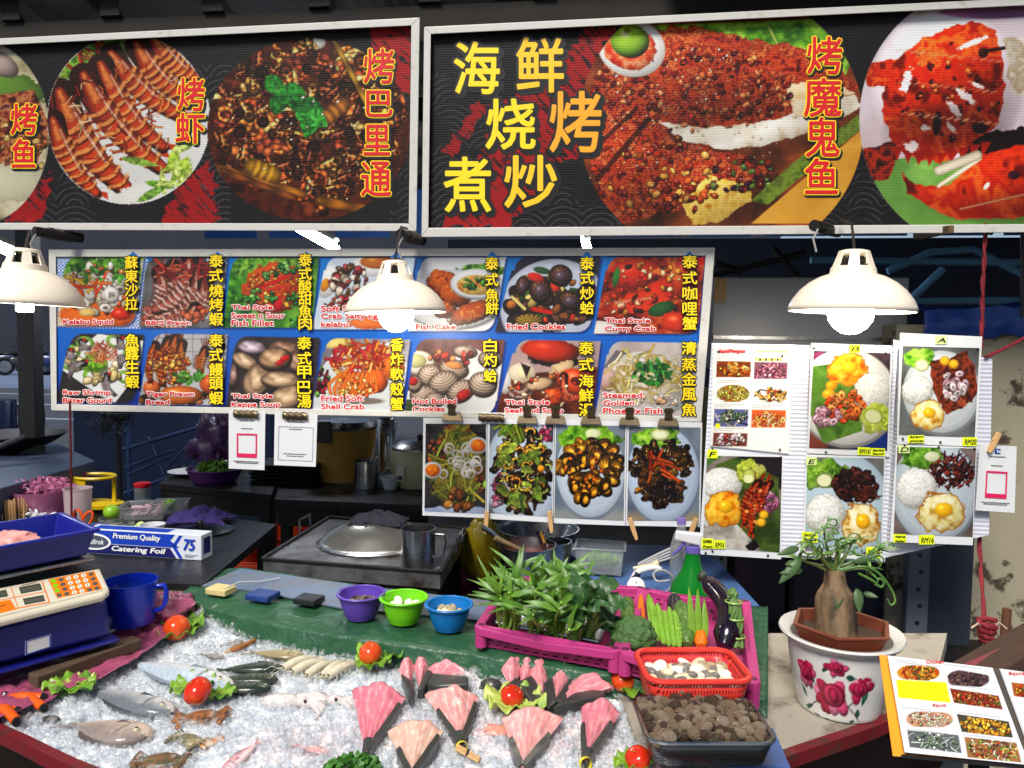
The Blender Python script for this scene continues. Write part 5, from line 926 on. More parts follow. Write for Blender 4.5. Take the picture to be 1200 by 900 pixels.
for a, b, r_ in (((143, 527), (262, 492), .012), ((146, 548), (205, 527), .009), ((150, 556), (200, 535), .008), ((173, 512), (190, 556), .012), ((196, 548), (228, 513), .008), ((150, 500), (152, 580), .012), ((146, 578), (215, 553), .012)): part('rail', MB().tube([P(*a, y=4.2), P(*b, y=4.2)], r_), M_blue, t)
solo('steel_counter', 'long blue-grey counter front far behind the rack', 'counter', MB().box((P(200, 500, y=5.6).x, 5.75, .62), (1.7, .3, .9)), mat('navy_sheet_metal', (22, 40, 76), .5, var=.3, vs=3), smooth=False, bevel=.01)
# standing fan seen below the board
c_ = P(128, 484, y=3.9); t = T('standing_fan', 'black standing fan whose cage shows below the menu board', 'fan', Vr((c_.x, 3.9, 0))); s_ = sz(1, c_)
rx = Rot(R(90), 3, 'X'); cage = MB()
for rr in (31, 26, 21, 15, 9): cage.lathe([(rr * s_ - .002, -.002), (rr * s_, .002), (rr * s_ + .002, -.002), (rr * s_ - .002, -.002)], c_ + Vr((0, -.05 * (1 - rr / 31), 0)), 32, rx)
for k in range(24): an = k * math.pi / 12; cage.tube([c_ + Vr((0, -.05, 0)), c_ + Vr((31 * s_ * cos(an), 0, 31 * s_ * sin(an)))], .002, 4)
part('cage', cage, M_black, t)
for k in range(3): an = k * 2.1; part('blade', MB().ball(c_ + Vr((14 * s_ * cos(an), .02, 14 * s_ * sin(an))), (13 * s_, .008, 8 * s_), 12, 8, rot=Rot(-an, 3, 'Y')), mat('smoky_blade', (40, 44, 52), .3), t)
part('motor', MB().ball(c_ + Vr((0, .09, 0)), (.06, .08, .06), 12, 8), M_black, t); part('pole', MB().tube([c_ + Vr((0, .08, 0)), (c_.x, 3.98, .02)], .016), M_black, t); part('base', MB().lathe([(.001, .03), (.15, .025), (.17, 0)], (c_.x, 3.98, 0), 24), M_black, t)
# dim stove with wok at the far left
t = table('wok_stove', 'blue-grey steel stove counter under the big wok at the left edge', 'stove', [(-60, 590), (112, 540), (60, 516), (-110, 545)], .98, mat('blue_grey_steel', (58, 70, 92), .45, .4, var=.25, vs=6), .09)
c_ = P(18, 528, z=.985); s_ = sz(1, c_); t = T('wok', 'big soot-black wok with a long handle on the left stove', 'wok', c_); M_soot = mat('soot_black_iron', (24, 22, 22), .5, .4, var=.4, vs=20, bump=.1)
part('pan', MB().lathe([(.001, .002), (20 * s_, 0), (40 * s_, 10 * s_), (54 * s_, 20 * s_), (53 * s_, 20.5 * s_), (38 * s_, 11 * s_), (.001, 3 * s_)], c_, 40), M_soot, t); part('handle', MB().tube([P(28, 512, y=c_.y - .2), P(8, 520, y=c_.y - .28), P(-20, 531, y=c_.y - .4)], .013), M_soot, t)
t = T('water_drum', 'dark blue plastic drum with a loop handle behind the wok', 'drum', P(2, 500, y=3.9)); p = P(0, 512, y=3.9); part('drum_wall', MB().lathe([(.001, 0), (.085, 0), (.085, .2), (.08, .215), (.001, .22)], p, 24), mat('navy_plastic', (18, 28, 60), .4), t); part('loop_handle', MB().tube([p + Vr((.08, 0, .2)), p + Vr((.12, 0, .18)), p + Vr((.125, 0, .08)), p + Vr((.08, 0, .0))], .006), M_black, t)
# ---- griddle stove
ZG = .8
GP = [(308, 656), (516, 672), (548, 620), (386, 607)]
t = table('griddle_stove', 'square greasy griddle stove with a raised steel rim, under the wok lid', 'stove', GP, ZG, mat('griddle_steel', (112, 113, 116), .4, .5, var=.25, vs=9, col2=(46, 38, 30), thr=(.46, .7), rv=.15, bump=.08, bs=60), .05, True, M_dark)
q = [P(*p, z=ZG) for p in GP]
for i in range(4):
    a, b = q[i], q[(i + 1) % 4]; n_ = (b - a).cross(Vr((0, 0, 1))).normalized() * .006
    part('rim', MB().hexa([a - n_, b - n_, b + n_, a + n_], [v + Vr((0, 0, .009)) for v in (a - n_, b - n_, b + n_, a + n_)]), M_dark, t, False, bevel=.002)
a, b = q[0], q[1]; part('front_panel', MB().hexa([a + Vr((.02, .012, -.32)), b + Vr((-.02, .012, -.32)), b + Vr((-.02, .04, -.32)), a + Vr((.02, .04, -.32))], [a + Vr((.02, .012, -.055)), b + Vr((-.02, .012, -.055)), b + Vr((-.02, .04, -.055)), a + Vr((.02, .04, -.055))]), mat('burnt_enamel', (70, 66, 62), .5, .5, var=.3, col2=(18, 16, 15), thr=(.42, .6), vs=10, stretch=(1, 1, 2.5)), t, False)
part('side_panel', MB().hexa([b + Vr((-.03, .05, -.5)), q[2] + Vr((-.03, -.02, -.5)), q[2] + Vr((-.05, -.02, -.5)), b + Vr((-.05, .05, -.5))], [b + Vr((-.03, .05, -.056)), q[2] + Vr((-.03, -.02, -.056)), q[2] + Vr((-.05, -.02, -.056)), b + Vr((-.05, .05, -.056))]), M_dark, t, False)
h0 = q[0].lerp(q[3], .55); h1 = q[0].lerp(q[3], .72); part('handle', MB().tube([h0 + Vr((-.012, 0, 0)), h0 + Vr((-.014, 0, .05)), h1 + Vr((-.014, 0, .05)), h1 + Vr((-.012, 0, 0))], .004), M_steel, t)
h0 = q[1].lerp(q[2], .4); h1 = q[1].lerp(q[2], .65); part('handle', MB().tube([h0 + Vr((.012, 0, 0)), h0 + Vr((.014, 0, .05)), h1 + Vr((.014, 0, .05)), h1 + Vr((.012, 0, 0))], .004), M_steel, t)
c_ = P(440, 634, z=ZG + .001); s_ = sz(1, c_); t = T('domed_wok_cover', 'big domed aluminium wok lid resting on the griddle', 'lid', c_)
part('dome', MB().lathe([(66 * s_, .001), (67 * s_, 2 * s_), (62 * s_, 5 * s_), (52 * s_, 13 * s_), (38 * s_, 20 * s_), (20 * s_, 25 * s_), (.001, 26 * s_)], c_, 64), mat('spun_aluminium', (200, 198, 190), .27, .92, var=.12, vs=3, rv=.08, bump=.02, bs=20), t, ang=180); rim_ring(t, c_, 66.5 * s_, .004, .004, M_alu); part('lid_knob', MB().ball(c_ + Vr((0, 0, 28 * s_)), (6 * s_, 6 * s_, 4 * s_), 14, 8), M_black, t)
# cloth on the lid
def crumple(name, label, c, r, h, m, seed, amp=.5, cat='cloth', sx=1.0):
    g = 36
    def f(u, v):
        x, y = (u - .5) * 2, (v - .5) * 2; rr = 1 + .3 * mnoise.noise(Vr((x * 2 + seed, y * 2, 0))); d = hypot(x, y)
        z = h * max(0, 1 - d ** 2 * .75) * (1 + amp * mnoise.noise(Vr((x * 3, y * 3, seed)))) + h * .5 * amp * abs(mnoise.noise(Vr((x * 6 + y * 4, y * 5, seed + 3))))
        return Vr(c) + Vr((x * r * rr * sx, y * r * rr, z + .002))
    return solo(name, label, cat, MB().grid(f, g, g), m, solid=.003, ang=180)
M_nav = mat('dark_navy_cloth', (28, 30, 42), .9, var=.3, vs=30, bump=.3, bs=400)
crumple('cloth', 'dark navy cloth crumpled on top of the wok lid', c_ + Vr((.01, .0, 22 * s_)), .062, .028, M_nav, 2, .9, sx=1.5)
c_ = P(490, 664, z=ZG + .001); s_ = sz(1, c_); t = T('steel_mug', 'tall brushed steel mug with a loop handle on the griddle corner', 'mug', c_); vessel(t, c_, 19.5 * s_, 20 * s_, 45 * s_, .002, M_steel, 'mug_wall', lip=.0015); part('handle', MB().tube([c_ + Vr((20 * s_, 0, 40 * s_)), c_ + Vr((31 * s_, 0, 40 * s_)), c_ + Vr((33 * s_, 0, 30 * s_)), c_ + Vr((30 * s_, 0, 16 * s_)), c_ + Vr((20 * s_, 0, 12 * s_))], .005, flat=.6), M_steel, t)
p = P(472, 609, y=3.15); solo('cutting_block', 'beige block behind the griddle under the shelf', 'block', MB().box(p + Vr((0, .03, -.01)), (.2, .08, .05)), mat('beige_board', (150, 135, 110), .7, var=.2), smooth=False, bevel=.004)
# ---- side table with the foil box and its clutter
ZT = .8
t = table('prep_table', 'black topped steel prep table under the foil box', 'table', [(-90, 672), (238, 684), (325, 614), (185, 596), (-90, 600)], ZT, mat('black_table_top', (26, 27, 30), .4, .3, var=.25, vs=9, bump=.05, rv=.12), .03, True, M_dark)
for k, (px, py, l) in enumerate(((300, 650, 'orange plastic crate under the prep table, nearest the griddle'), (262, 672, 'orange plastic crate under the front of the prep table'), (345, 622, 'orange plastic crate behind the griddle leg'))):
    p = P(px, py, z=.45); t = T('crate', l, 'crate', p - Vr((0, 0, .2)), 'orange crates on the kitchen floor'); MO_ = mat('orange_plastic', (190, 62, 18), .5, var=.2)
    for dx, dy, sx_, sy_ in ((0, -.17, .44, .015), (0, .17, .44, .015), (-.21, 0, .015, .34), (.21, 0, .015, .34)): part('side', MB().box(p + Vr((dx, dy, -.1)), (sx_, sy_, .2)), MO_, t, False)
    part('bottom', MB().box(p + Vr((0, 0, -.195)), (.42, .33, .012)), MO_, t, False)
# foil box
a, b = P(106, 655, z=ZT + .001), P(236, 657, z=ZT + .001); a = P(100, 648, z=ZT + .001); d_ = (b - a).normalized(); n_ = Vr((-d_.y, d_.x, 0)); H = sz(29, a); Dp = .062
t = T('foil_box', 'blue and white box of catering foil reading 75 on the prep table', 'box', (a + b) / 2)
part('carton', MB().hexa([a, b, b + n_ * Dp, a + n_ * Dp], [v + Vr((0, 0, H)) for v in (a, b, b + n_ * Dp, a + n_ * Dp)]), mat('white_card', (208, 212, 222), .45), t, False, bevel=.0015)
def face_poly(pts, m, name, l): # u,v on the front face
    part(name, MB().hexa([a + (b - a) * u + Vr((0, 0, H * v)) - n_ * l for u, v in pts], [a + (b - a) * u + Vr((0, 0, H * v)) - n_ * (l + .0004) for u, v in pts]), m, t, False)
M_fb = mat('royal_blue_ink', (20, 60, 175), .4); M_fn = mat('deep_navy_ink', (20, 22, 90), .4)
face_poly([(0, .45), (.82, .45), (.74, .72), (.78, .97), (0, .97)], M_fb, 'upper_panel', .0006); face_poly([(0, .03), (.79, .03), (.735, .42), (0, .42)], M_fn, 'lower_panel', .0006); face_poly([(.755, .5), (.815, .95), (.845, .95), (.785, .5), (.845, .03), (.815, .03)], M_fb, 'chevron', .0006)
face_poly([(.08 + .15 * cos(k * .3), .5 + .34 * sin(k * .3)) for k in range(21)], M_wht, 'oval_badge', .0012); face_poly([(.08 + .13 * cos(k * .3), .5 + .26 * sin(k * .3)) for k in range(21)], mat('badge_grey', (70, 76, 96), .4), 'oval_field', .0018)
def face_text(s_, u0, v0, u1, v1, m, nm='lettering', l=.0026, bold=0):
    v, f, _ = glyph(s_, 0, .2); mb = MB()
    for k, (du, dv) in enumerate(((0, 0), (bold, 0), (-bold, 0), (0, bold * 3), (0, -bold * 3)) if bold else ((0, 0),)): mb.add([a + (b - a) * (u0 + (u1 - u0) * x + du) + Vr((0, 0, H * (v0 + (v1 - v0) * y + dv))) - n_ * (l + k * .00005) for x, y in v], f)
    part(nm, mb, m, t, False)
face_text('Premium Quality', .25, .62, .66, .9, M_wht, bold=.002); face_text('Catering Foil', .24, .12, .7, .38, M_wht, bold=.003); face_text('75', .855, .38, .95, .82, M_fb, bold=.004); face_text('Wellrok', .0, .4, .17, .6, M_wht, bold=.001)
for k in range(3): face_poly([(.86, .2 - k * .05), (.97 - k * .02, .2 - k * .05), (.97 - k * .02, .22 - k * .05), (.86, .22 - k * .05)], mat('grey_line2', (150, 152, 170), .5), 'small_print', .0012)
part('end_print', MB().hexa([b + d_ * .0005 + n_ * (Dp * u) + Vr((0, 0, H * v)) for u, v in ((.2, .2), (.8, .2), (.8, .85), (.2, .85))], [b + d_ * .001 + n_ * (Dp * u) + Vr((0, 0, H * v)) for u, v in ((.2, .2), (.8, .2), (.8, .85), (.2, .85))]), M_fn, t, False)
part('top_print', MB().hexa([a + (b - a) * u + n_ * (Dp * v) + Vr((0, 0, H + .0005)) for u, v in ((.05, .15), (.7, .15), (.7, .8), (.05, .8))], [a + (b - a) * u + n_ * (Dp * v) + Vr((0, 0, H + .001)) for u, v in ((.05, .15), (.7, .15), (.7, .8), (.05, .8))]), M_fb, t, False)
# pan lid and purple cloth
p = P(235, 622, z=ZT + .001); s_ = sz(1, p); t = T('pan_lid', 'flat black glossy pan lid on the prep table', 'lid', p); part('dome', MB().lathe([(38 * s_, 0), (38 * s_, 2 * s_), (30 * s_, 4 * s_), (12 * s_, 7 * s_), (.001, 8 * s_)], p, 40), mat('black_enamel', (20, 24, 32), .22, .5), t); part('lid_knob', MB().ball(p + Vr((0, 0, 9 * s_)), .012, 12, 8), M_black, t)
crumple('cloth', 'purple cloth bunched behind the black pan lid', P(236, 610, z=ZT + .01), .085, .035, mat('purple_cloth', (58, 44, 110), .9, var=.3, vs=40), 9, .9, sx=1.3)
M_clear = mat('clear_plastic', (225, 230, 232), .18, trans=.75, ior=1.3, alpha=.55)
M_glass = mat('jar_glass', (225, 232, 232), .08, trans=.85, ior=1.25, alpha=.6)
def tub(name, label, cat, px, py, z, w_, d, h, m, th=.0025, fill=None, fm=None, taper=.86, rz=0.0, lip=.006):
    p = P(px, py, z=z); t = T(name, label, cat, p); rt = Rot(rz, 3, 'Z'); V = lambda x, y, zz: p + rt @ Vr((x, y, zz))
    rect = lambda k, zz, i=0: [V(sx * (w_ / 2 * k - i), sy * (d / 2 * k - i), zz) for sx, sy in ((-1, -1), (1, -1), (1, 1), (-1, 1))]
    mb = MB(); r0, r1, r2, r3 = rect(taper, 0), rect(1, h), rect(1, h, th), rect(taper, th, th)
    if lip: l0, l1 = rect(1, h - .001, -lip), rect(1, h + .002, -lip); rings = [r0, r1, l0, l1, [v + Vr((0, 0, .002)) for v in r2], r3]
    else: rings = [r0, r1, r2, r3]
    mb.add([v for r_ in rings for v in r_], [(k * 4 + i, k * 4 + (i + 1) % 4, k * 4 + 4 + (i + 1) % 4, k * 4 + 4 + i) for k in range(len(rings) - 1) for i in range(4)] + [(3, 2, 1, 0), tuple(len(rings) * 4 - 4 + i for i in range(4))])
    part('tub_wall', mb, m, t, False, bevel=min(.004, th)); return t, p, V
t, p, V = tub('food_tray', 'clear plastic tray of sliced onion beside the lime', 'tray', 172, 606, ZT + .001, .17, .13, .05, M_clear, rz=.3)
mb = MB()
for k in range(60): mb.ball(V(rnd.uniform(-.06, .06), rnd.uniform(-.045, .045), rnd.uniform(.012, .04)), (.012, .009, .004), 8, 5)
solo('sliced_onion', 'pale pink onion slices in the clear tray', 'onion', mb, mat('onion_flesh', (205, 170, 180), .4, var=.2, vs=40), kind='stuff')
t, p, V = tub('food_tray', 'clear plastic tray of limes behind the sliced onion tray', 'tray', 200, 602, ZT + .001, .12, .1, .05, M_clear, rz=.3)
M_lime = mat('lime_skin', (120, 170, 30), .35, var=.12, vs=60, bump=.08, bs=300)
def citrus(c, r, label, m=M_lime):
    t = T('lime', label, 'lime', Vr(c) - Vr((0, 0, r))); part('rind', MB().ball(c, (r * 1.05, r, r), 20, 14, lambda d: 1 + .01 * mnoise.noise(d * 6)), m, t); part('stem', MB().ball(Vr(c) + Vr((0, -.2 * r, r * .95)), r * .14, 8, 6), M_wood, t)
citrus(V(0, 0, .04), .02, 'lime on top of the clear tray behind the onion'); citrus(V(-.03, .01, .022), .019, 'lime low on the left side of the clear lime tray')
p = P(167, 586, z=ZT + .001); t = T('jar', 'clear jar with a red screw lid behind the trays', 'jar', p); vessel(t, p, .032, .032, .06, .002, M_glass, 'jar_wall'); part('lid', MB().lathe([(.033, .058), (.034, .06), (.034, .074), (.03, .076), (.001, .076)], p, 24), mat('red_lid', (170, 20, 35), .35), t)
p = P(131, 628, z=ZT + .001); t = T('jar', 'squat glass jar of cloudy juice carrying a lime', 'jar', p); vessel(t, p, .038, .04, .062, .002, M_glass, 'jar_wall', lip=.002); part('juice', MB().lathe([(.001, .003), (.035, .003), (.036, .045), (.001, .045)], p, 24), mat('cloudy_juice', (150, 145, 120), .2), t); citrus(p + Vr((0, 0, .085)), .026, 'bright lime sitting on the jar of cloudy juice')
p = P(150, 628, z=ZT + .001); t = T('tumbler', 'small glass of amber sauce between the jar and white bowl', 'glass', p); vessel(t, p, .017, .021, .048, .0015, M_glass, 'glass_wall'); part('sauce', MB().lathe([(.001, .002), (.0155, .002), (.018, .026), (.001, .026)], p, 20), mat('amber_sauce', (190, 120, 20), .2), t)
p = P(163, 624, z=ZT + .001); t = T('saucer', 'small bowl of cucumber slices behind the white bowl', 'bowl', p); vessel(t, p, .022, .034, .022, .002, M_clear, 'bowl_wall')
for k in range(5): solo('cucumber_slice', 'pale cucumber slice, number %s from the front of the small bowl' % ['one', 'two', 'three', 'four', 'five'][k] if 0 else 'pale green cucumber slice overlapping others in the small bowl', 'cucumber', MB().lathe([(.001, 0), (.015, 0), (.015, .003), (.001, .003)], p + Vr((-.012 + k * .006, .006 - k * .004, .016 + k * .003)), 16, Rot(.5 + .1 * k, 3, 'X')), mat('cucumber_flesh', (180, 205, 120), .4, var=.1), group='cucumber slices in the small bowl')
p = P(179, 627, z=ZT + .001); s_ = sz(1, p); t = T('bowl', 'small white bowl standing behind the foil box', 'bowl', p); vessel(t, p, 9 * s_, 14 * s_, 13 * s_, .0015, M_lam, 'bowl_wall', curve=.3)
# yellow stand
M_yp = mat('yellow_paint', (190, 160, 10), .4, var=.15, vs=20); p = P(110, 592, z=ZT + .02); s_ = sz(1, p)
t = T('burner_ring', 'yellow painted round metal stand with three legs', 'stand', p); rim_ring(t, p, 25 * s_, 34 * s_, 2.2 * s_, M_yp, 'top_ring', 1, .7)
for an, w_ in ((3.3, 2.2), (4.5, 9), (.1, 2.2)): v = p + Vr((25 * s_ * cos(an), 17 * s_ * sin(an), 0)); part('leg', MB().hexa([v + Vr((x * s_, y * .004, -.005)) for x, y in ((-w_, -1), (w_, -1), (w_, 1), (-w_, 1))], [v + Vr((x * s_, y * .004, 33 * s_)) for x, y in ((-w_ * .8, -1), (w_ * .8, -1), (w_ * .8, 1), (-w_ * .8, 1))]), M_yp, t, False)
part('base_plate', MB().lathe([(.001, 0), (30 * s_, -.002), (30 * s_, .012), (20 * s_, .018), (.001, .02)], p + Vr((.02, 0, 0)), 24, sy=.7), M_yp, t); part('grip', MB().tube([p + Vr((25 * s_ * cos(q_) , 17.5 * s_ * sin(q_), 34 * s_)) for q_ in (2.4, 2.7, 3.0, 3.3)], .012), mat('pink_tape', (190, 40, 110), .5), t)
# pink cups, clear pail, chopsticks, spoons, scissors
M_pinkp = mat('pink_clear_plastic', (200, 120, 160), .2, trans=.4, ior=1.3, alpha=.75); c_ = P(52, 614, z=ZT + .02); s_ = sz(1, c_)
t = T('basket', 'translucent pink basin heaped with shredded pink packaging', 'basin', c_); vessel(t, c_, 22 * s_, 36 * s_, 42 * s_, .003, M_pinkp, 'basin_wall', curve=.2)
mb = MB()
for k in range(300): x, y = rnd.uniform(-.7, .7), rnd.uniform(-.7, .7); q_ = c_ + Vr((x * 31 * s_, y * 26 * s_, rnd.uniform(36, 52) * s_)); d1 = Vr((rnd.gauss(0, 1), rnd.gauss(0, 1), rnd.gauss(0, 1))).normalized() * .016; d2 = d1.orthogonal().normalized() * .005; mb.add([q_ - d1, q_ - d2, q_ + d1, q_ + d2], [(0, 1, 2, 3)])
solo('shredded_film', 'shredded pink film heaped in the pink basin', 'film', mb, M_pinkp, smooth=False, kind='stuff')
c_ = P(92, 624, z=ZT + .01); s_ = sz(1, c_); t = T('pail', 'cloudy clear plastic pail behind the blue tub', 'pail', c_); vessel(t, c_, 13 * s_, 15 * s_, 52 * s_, .002, mat('cloudy_plastic', (205, 185, 190), .3, trans=.3, alpha=.7), 'pail_wall', lip=.002)
c_ = P(18, 624, z=ZT + .02); s_ = sz(1, c_); t = T('cutlery_tub', 'blue tub holding the chopsticks and spoons', 'tub', c_); vessel(t, c_, 16 * s_, 19 * s_, 18 * s_, .002, mat('sky_blue_plastic', (20, 105, 175), .35), 'tub_wall', sx=1.3)
for k in range(22): x, y = rnd.uniform(-16, 10), rnd.uniform(-10, 10); solo('chopstick', 'pale wooden chopstick bundled upright in the blue cutlery tub', 'chopstick', MB().tube([c_ + Vr((x * s_, y * s_, .01)), c_ + Vr(((x * 1.2 + rnd.uniform(-2, 2)) * s_, y * s_, rnd.uniform(34, 42) * s_))], .0028, 6), M_wood, group='chopsticks in the cutlery tub')
c_ = P(52, 622, z=ZT + .02)
t = T('cutlery_tub', 'blue tub behind the weighing tray filled with white spoons', 'tub', c_); vessel(t, c_, 16 * s_, 19 * s_, 14 * s_, .002, mat('sky_blue_plastic', (20, 105, 175), .35), 'tub_wall', sx=1.2)
for k in range(16): q_ = c_ + Vr((rnd.uniform(-18, 18) * s_, rnd.uniform(-10, 10) * s_, rnd.uniform(14, 22) * s_)); an = rnd.uniform(-1, 1); rt = Rot(rnd.uniform(-.9, .9), 3, 'Y') @ Rot(an, 3, 'Z'); mb = MB().ball(q_, (.017, .012, .006), 12, 8, rot=rt); mb.tube([q_, q_ + rt @ Vr((-.05, 0, .006))], [.005, .004], 6, flat=.5); solo('spoon', 'white plastic soup spoon piled in the blue tub', 'spoon', mb, M_lam, group='white spoons in the blue tub')
t, p, V = tub('tray', 'small blue plastic tray holding orange-handled scissors behind the meat tub', 'tray', 96, 632, ZT + .012, .14, .1, .04, mat('blue_tray', (28, 62, 140), .35), rz=.4)
def scissors(name, label, c, ax, bx, size, open_=.35):
    t = T(name, label, 'scissors', c); ax = ax.normalized(); nrm = ax.cross(bx).normalized(); bx = nrm.cross(ax); M_oh = mat('orange_handle', (215, 80, 15), .35)
    for s2 in (-1, 1):
        d1 = (ax + bx * open_ * s2).normalized(); n1 = nrm.cross(d1); part('blade', MB().hexa([c - d1 * size * .9, c + n1 * size * .06, c + d1 * size * .12, c - n1 * size * .06], [v + nrm * .002 for v in (c - d1 * size * .9, c + n1 * size * .06, c + d1 * size * .12, c - n1 * size * .06)]), M_steel, t, False)
        q_ = c + d1 * size * .5; loop = [q_ + d1 * (cos(k * .35) * size * .36) + n1 * (sin(k * .35) * size * .17 + .02 * size * s2) for k in range(19)]; part('handle', MB().tube(loop, size * .055, 8, False), M_oh, t)
    part('pivot', MB().ball(c, size * .05, 8, 6), M_steel, t); return t
scissors('scissors', 'scissors with orange loop handles standing in the small blue tray', V(.0, 0, .035), Vr((.15, 0, 1)), Vr((1, .2, 0)), .08)
# thin rod with hook
p0, p1 = P(82, 470, y=2.3), P(84, 606, y=2.3); solo('hook_rod', 'thin dark red rod with a hooked end hanging below the menu board', 'rod', MB().tube([p0, p1, p1 + Vr((.006, 0, -.012)), p1 + Vr((.014, 0, -.006)), p1 + Vr((.016, 0, .016))], .0035, 8), mat('dark_red_rod', (80, 14, 20), .4))
# yellow and magenta bags right of the griddle
p = P(566, 646, y=2.7); blob_bag('plastic_bag', 'yellow plastic bag hanging between griddle and vegetable crate', p, (.075, .05, .125), mat('yellow_film', (175, 150, 20), .35, var=.25, vs=20, coat=.2), 11, .3); p = P(560, 672, y=2.85); blob_bag('plastic_bag', 'magenta plastic bag behind the yellow bag', p, (.1, .06, .16), mat('magenta_film', (120, 20, 70), .35, var=.3, coat=.2), 17, .3)
# ---- right side: wall, post, drums, ropes
M_conc = mat('pitted_wall', (150, 142, 120), .85, var=.3, vs=9, col2=(66, 54, 42), thr=(.55, .6), bump=.3, bs=30, det=9)
p0, p1 = P(1052, 380, y=2.62), P(1330, 372, y=2.62)
solo('side_wall', 'pale rust-pitted wall beside the display boards', 'wall', MB().box(((p0.x + p1.x) / 2, 2.72, p0.z / 2), (p1.x - p0.x, .18, p0.z)), M_conc, smooth=False)
mb = MB(); xa, xb = P(1082, 372, y=2.6).x, P(1330, 360, y=2.6).x
def tarp(u, v):
    x = xa + (xb - xa) * u; pr = [(-.0, -.05), (-.012, -.01), (.0, .045), (.1, .06), (.25, .05)]; k = v * 4; i = min(int(k), 3); f = k - i; y = pr[i][0] * (1 - f) + pr[i + 1][0] * f; z = pr[i][1] * (1 - f) + pr[i + 1][1] * f
    return Vr((x, 2.60 + y + .01 * mnoise.noise(Vr((u * 14, v * 3, 1))), p0.z + z + .03 * u + .016 * mnoise.noise(Vr((u * 11, v * 5, 4)))))
mb.grid(tarp, 60, 14); solo('tarpaulin', 'blue tarpaulin folded over the top of the pitted wall', 'tarpaulin', mb, mat('blue_tarp', (22, 58, 130), .4, var=.2, vs=20, coat=.1), solid=.002)
a, b = P(836, 324, y=2.75), P(1064, 402, y=2.75)
t = T('metal_cabinet', 'dull grey sheet metal cabinet behind the right lamp', 'cabinet', Vr(((a.x + b.x) / 2, 2.95, b.z - .1)))
part('panel', MB().box(((a.x + b.x) / 2, 2.9, (a.z + b.z) / 2 - .05), (b.x - a.x, .28, a.z - b.z + .1)), mat('grey_sheet_metal', (152, 152, 156), .4, .1, var=.12, vs=3), t, False, bevel=.006)
part('wood_chip', MB().box(a + Vr((.022, -.012, -.05)), (.04, .015, .085)), M_wood, t, False)
part('bottom_flange', MB().box(((a.x + b.x) / 2, 2.755, b.z + .012), (b.x - a.x - .01, .014, .012)), M_steel, t, False)
# posts under the photos
for px, y, l, m, w_ in ((1076, 2.5, 'grey slotted steel angle post by the plant', (96, 100, 112), .062), (842, 2.55, 'grey slotted steel angle post behind the eggplant', (92, 96, 108), .05)):
    c_ = P(px, 690, y=y); t = T('slotted_post', l, 'post', Vr((c_.x, y, 0))); part('flange', MB().box((c_.x, y, .7), (w_, .004, 1.4)), mat('grey_angle_steel', m, .5, .4, var=.15, vs=8), t, False); part('web', MB().box((c_.x - w_ / 2, y + .02, .7), (.004, .04, 1.4)), bpy.data.materials['grey_angle_steel'], t, False)
    for k in range(13): part('slot', MB().lathe([(.001, 0), (.007, 0), (.007, .0016), (.001, .0016)], (c_.x + .006 * (k % 2), y - .0036, .62 + k * .055), 10, Rot(R(-90), 3, 'X')), M_ink, t, False)
solo('door_panel', 'dark blue-grey metal door panel between the post and the pitted wall', 'door', MB().box((P(1112, 690, y=2.56).x, 2.58, .7), (.15, .02, 1.4)), mat('slate_metal', (46, 52, 62), .5, .2, var=.15), smooth=False)
solo('olive_board', 'olive-brown board standing behind the slotted post and eggplant', 'board', MB().box((P(838, 690, y=2.68).x, 2.7, .7), (.2, .02, 1.3)), mat('olive_brown_board', (86, 80, 56), .7, var=.2), smooth=False)
for k, (px, l) in enumerate(((888, 'dark purple-brown drum left of the plant'), (960, 'dark purple-brown drum straight behind the plant'), (1022, 'dark navy drum right of the plant'))):
    c_ = P(px, 740, y=2.62); s_ = sz(1, c_); t = T('drum', l, 'drum', Vr((c_.x, 2.75, c_.z)), 'dark drums behind the plant'); M_dr = mat('dark_drum_plastic', [(44, 32, 44), (40, 32, 48), (24, 28, 52)][k], .4, var=.2)
    part('drum_body', MB().box((c_.x, 2.75, c_.z + 52 * s_), (68 * s_, .2, 104 * s_)), M_dr, t, False, bevel=.02); part('drum_top', MB().lathe([(30 * s_, 0), (24 * s_, 10 * s_), (12 * s_, 14 * s_), (12 * s_, 18 * s_), (.001, 18 * s_)], (c_.x, 2.75, c_.z + 103 * s_), 20), M_dr, t); part('cap', MB().lathe([(13 * s_, 0), (13 * s_, 7 * s_), (.001, 8 * s_)], (c_.x, 2.75, c_.z + 120 * s_), 16), [M_black, M_black, mat('red_cap', (130, 20, 30), .4)][k], t)
solo('back_ledge', 'low black ledge carrying the dark drums', 'ledge', MB().box((P(955, 745, y=2.7).x, 2.74, P(955, 740, y=2.62).z - .06), (1.1, .5, .12)), M_dark, smooth=False)
def rope(name, label, pts, r=.006):
    out_ = []; P_ = [Vr(p) for p in pts]
    for i in range(len(P_) - 1):
        for k in range(10): out_.append(P_[i].lerp(P_[i + 1], k / 10) + Vr((rnd.uniform(-1, 1), rnd.uniform(-1, 1), 0)) * .0012)
    out_.append(P_[-1]); t = T(name, label, 'rope', P_[-1], 'red ropes by the pitted wall')
    for ph in (0, 3.14): part('strand', MB().tube([p + Vr((cos(k * .9 + ph), sin(k * .9 + ph), .3 * sin(k * .9 + ph))) * r * .45 for k, p in enumerate(out_)], r * .62, 6), M_rope, t)
    return t
rope('rope', 'red twisted rope dropping from the roof to the top of the pitted wall', [P(1155, 262, y=2.3), P(1152, 330, y=2.3), P(1150, 405, y=2.31)])
t = rope('rope', 'red twisted rope hanging down from the boards to the boat prow', [P(1149, 405, y=2.3), P(1149, 540, y=2.3), P(1148, 640, y=2.28), P(1154, 738, y=2.15)])
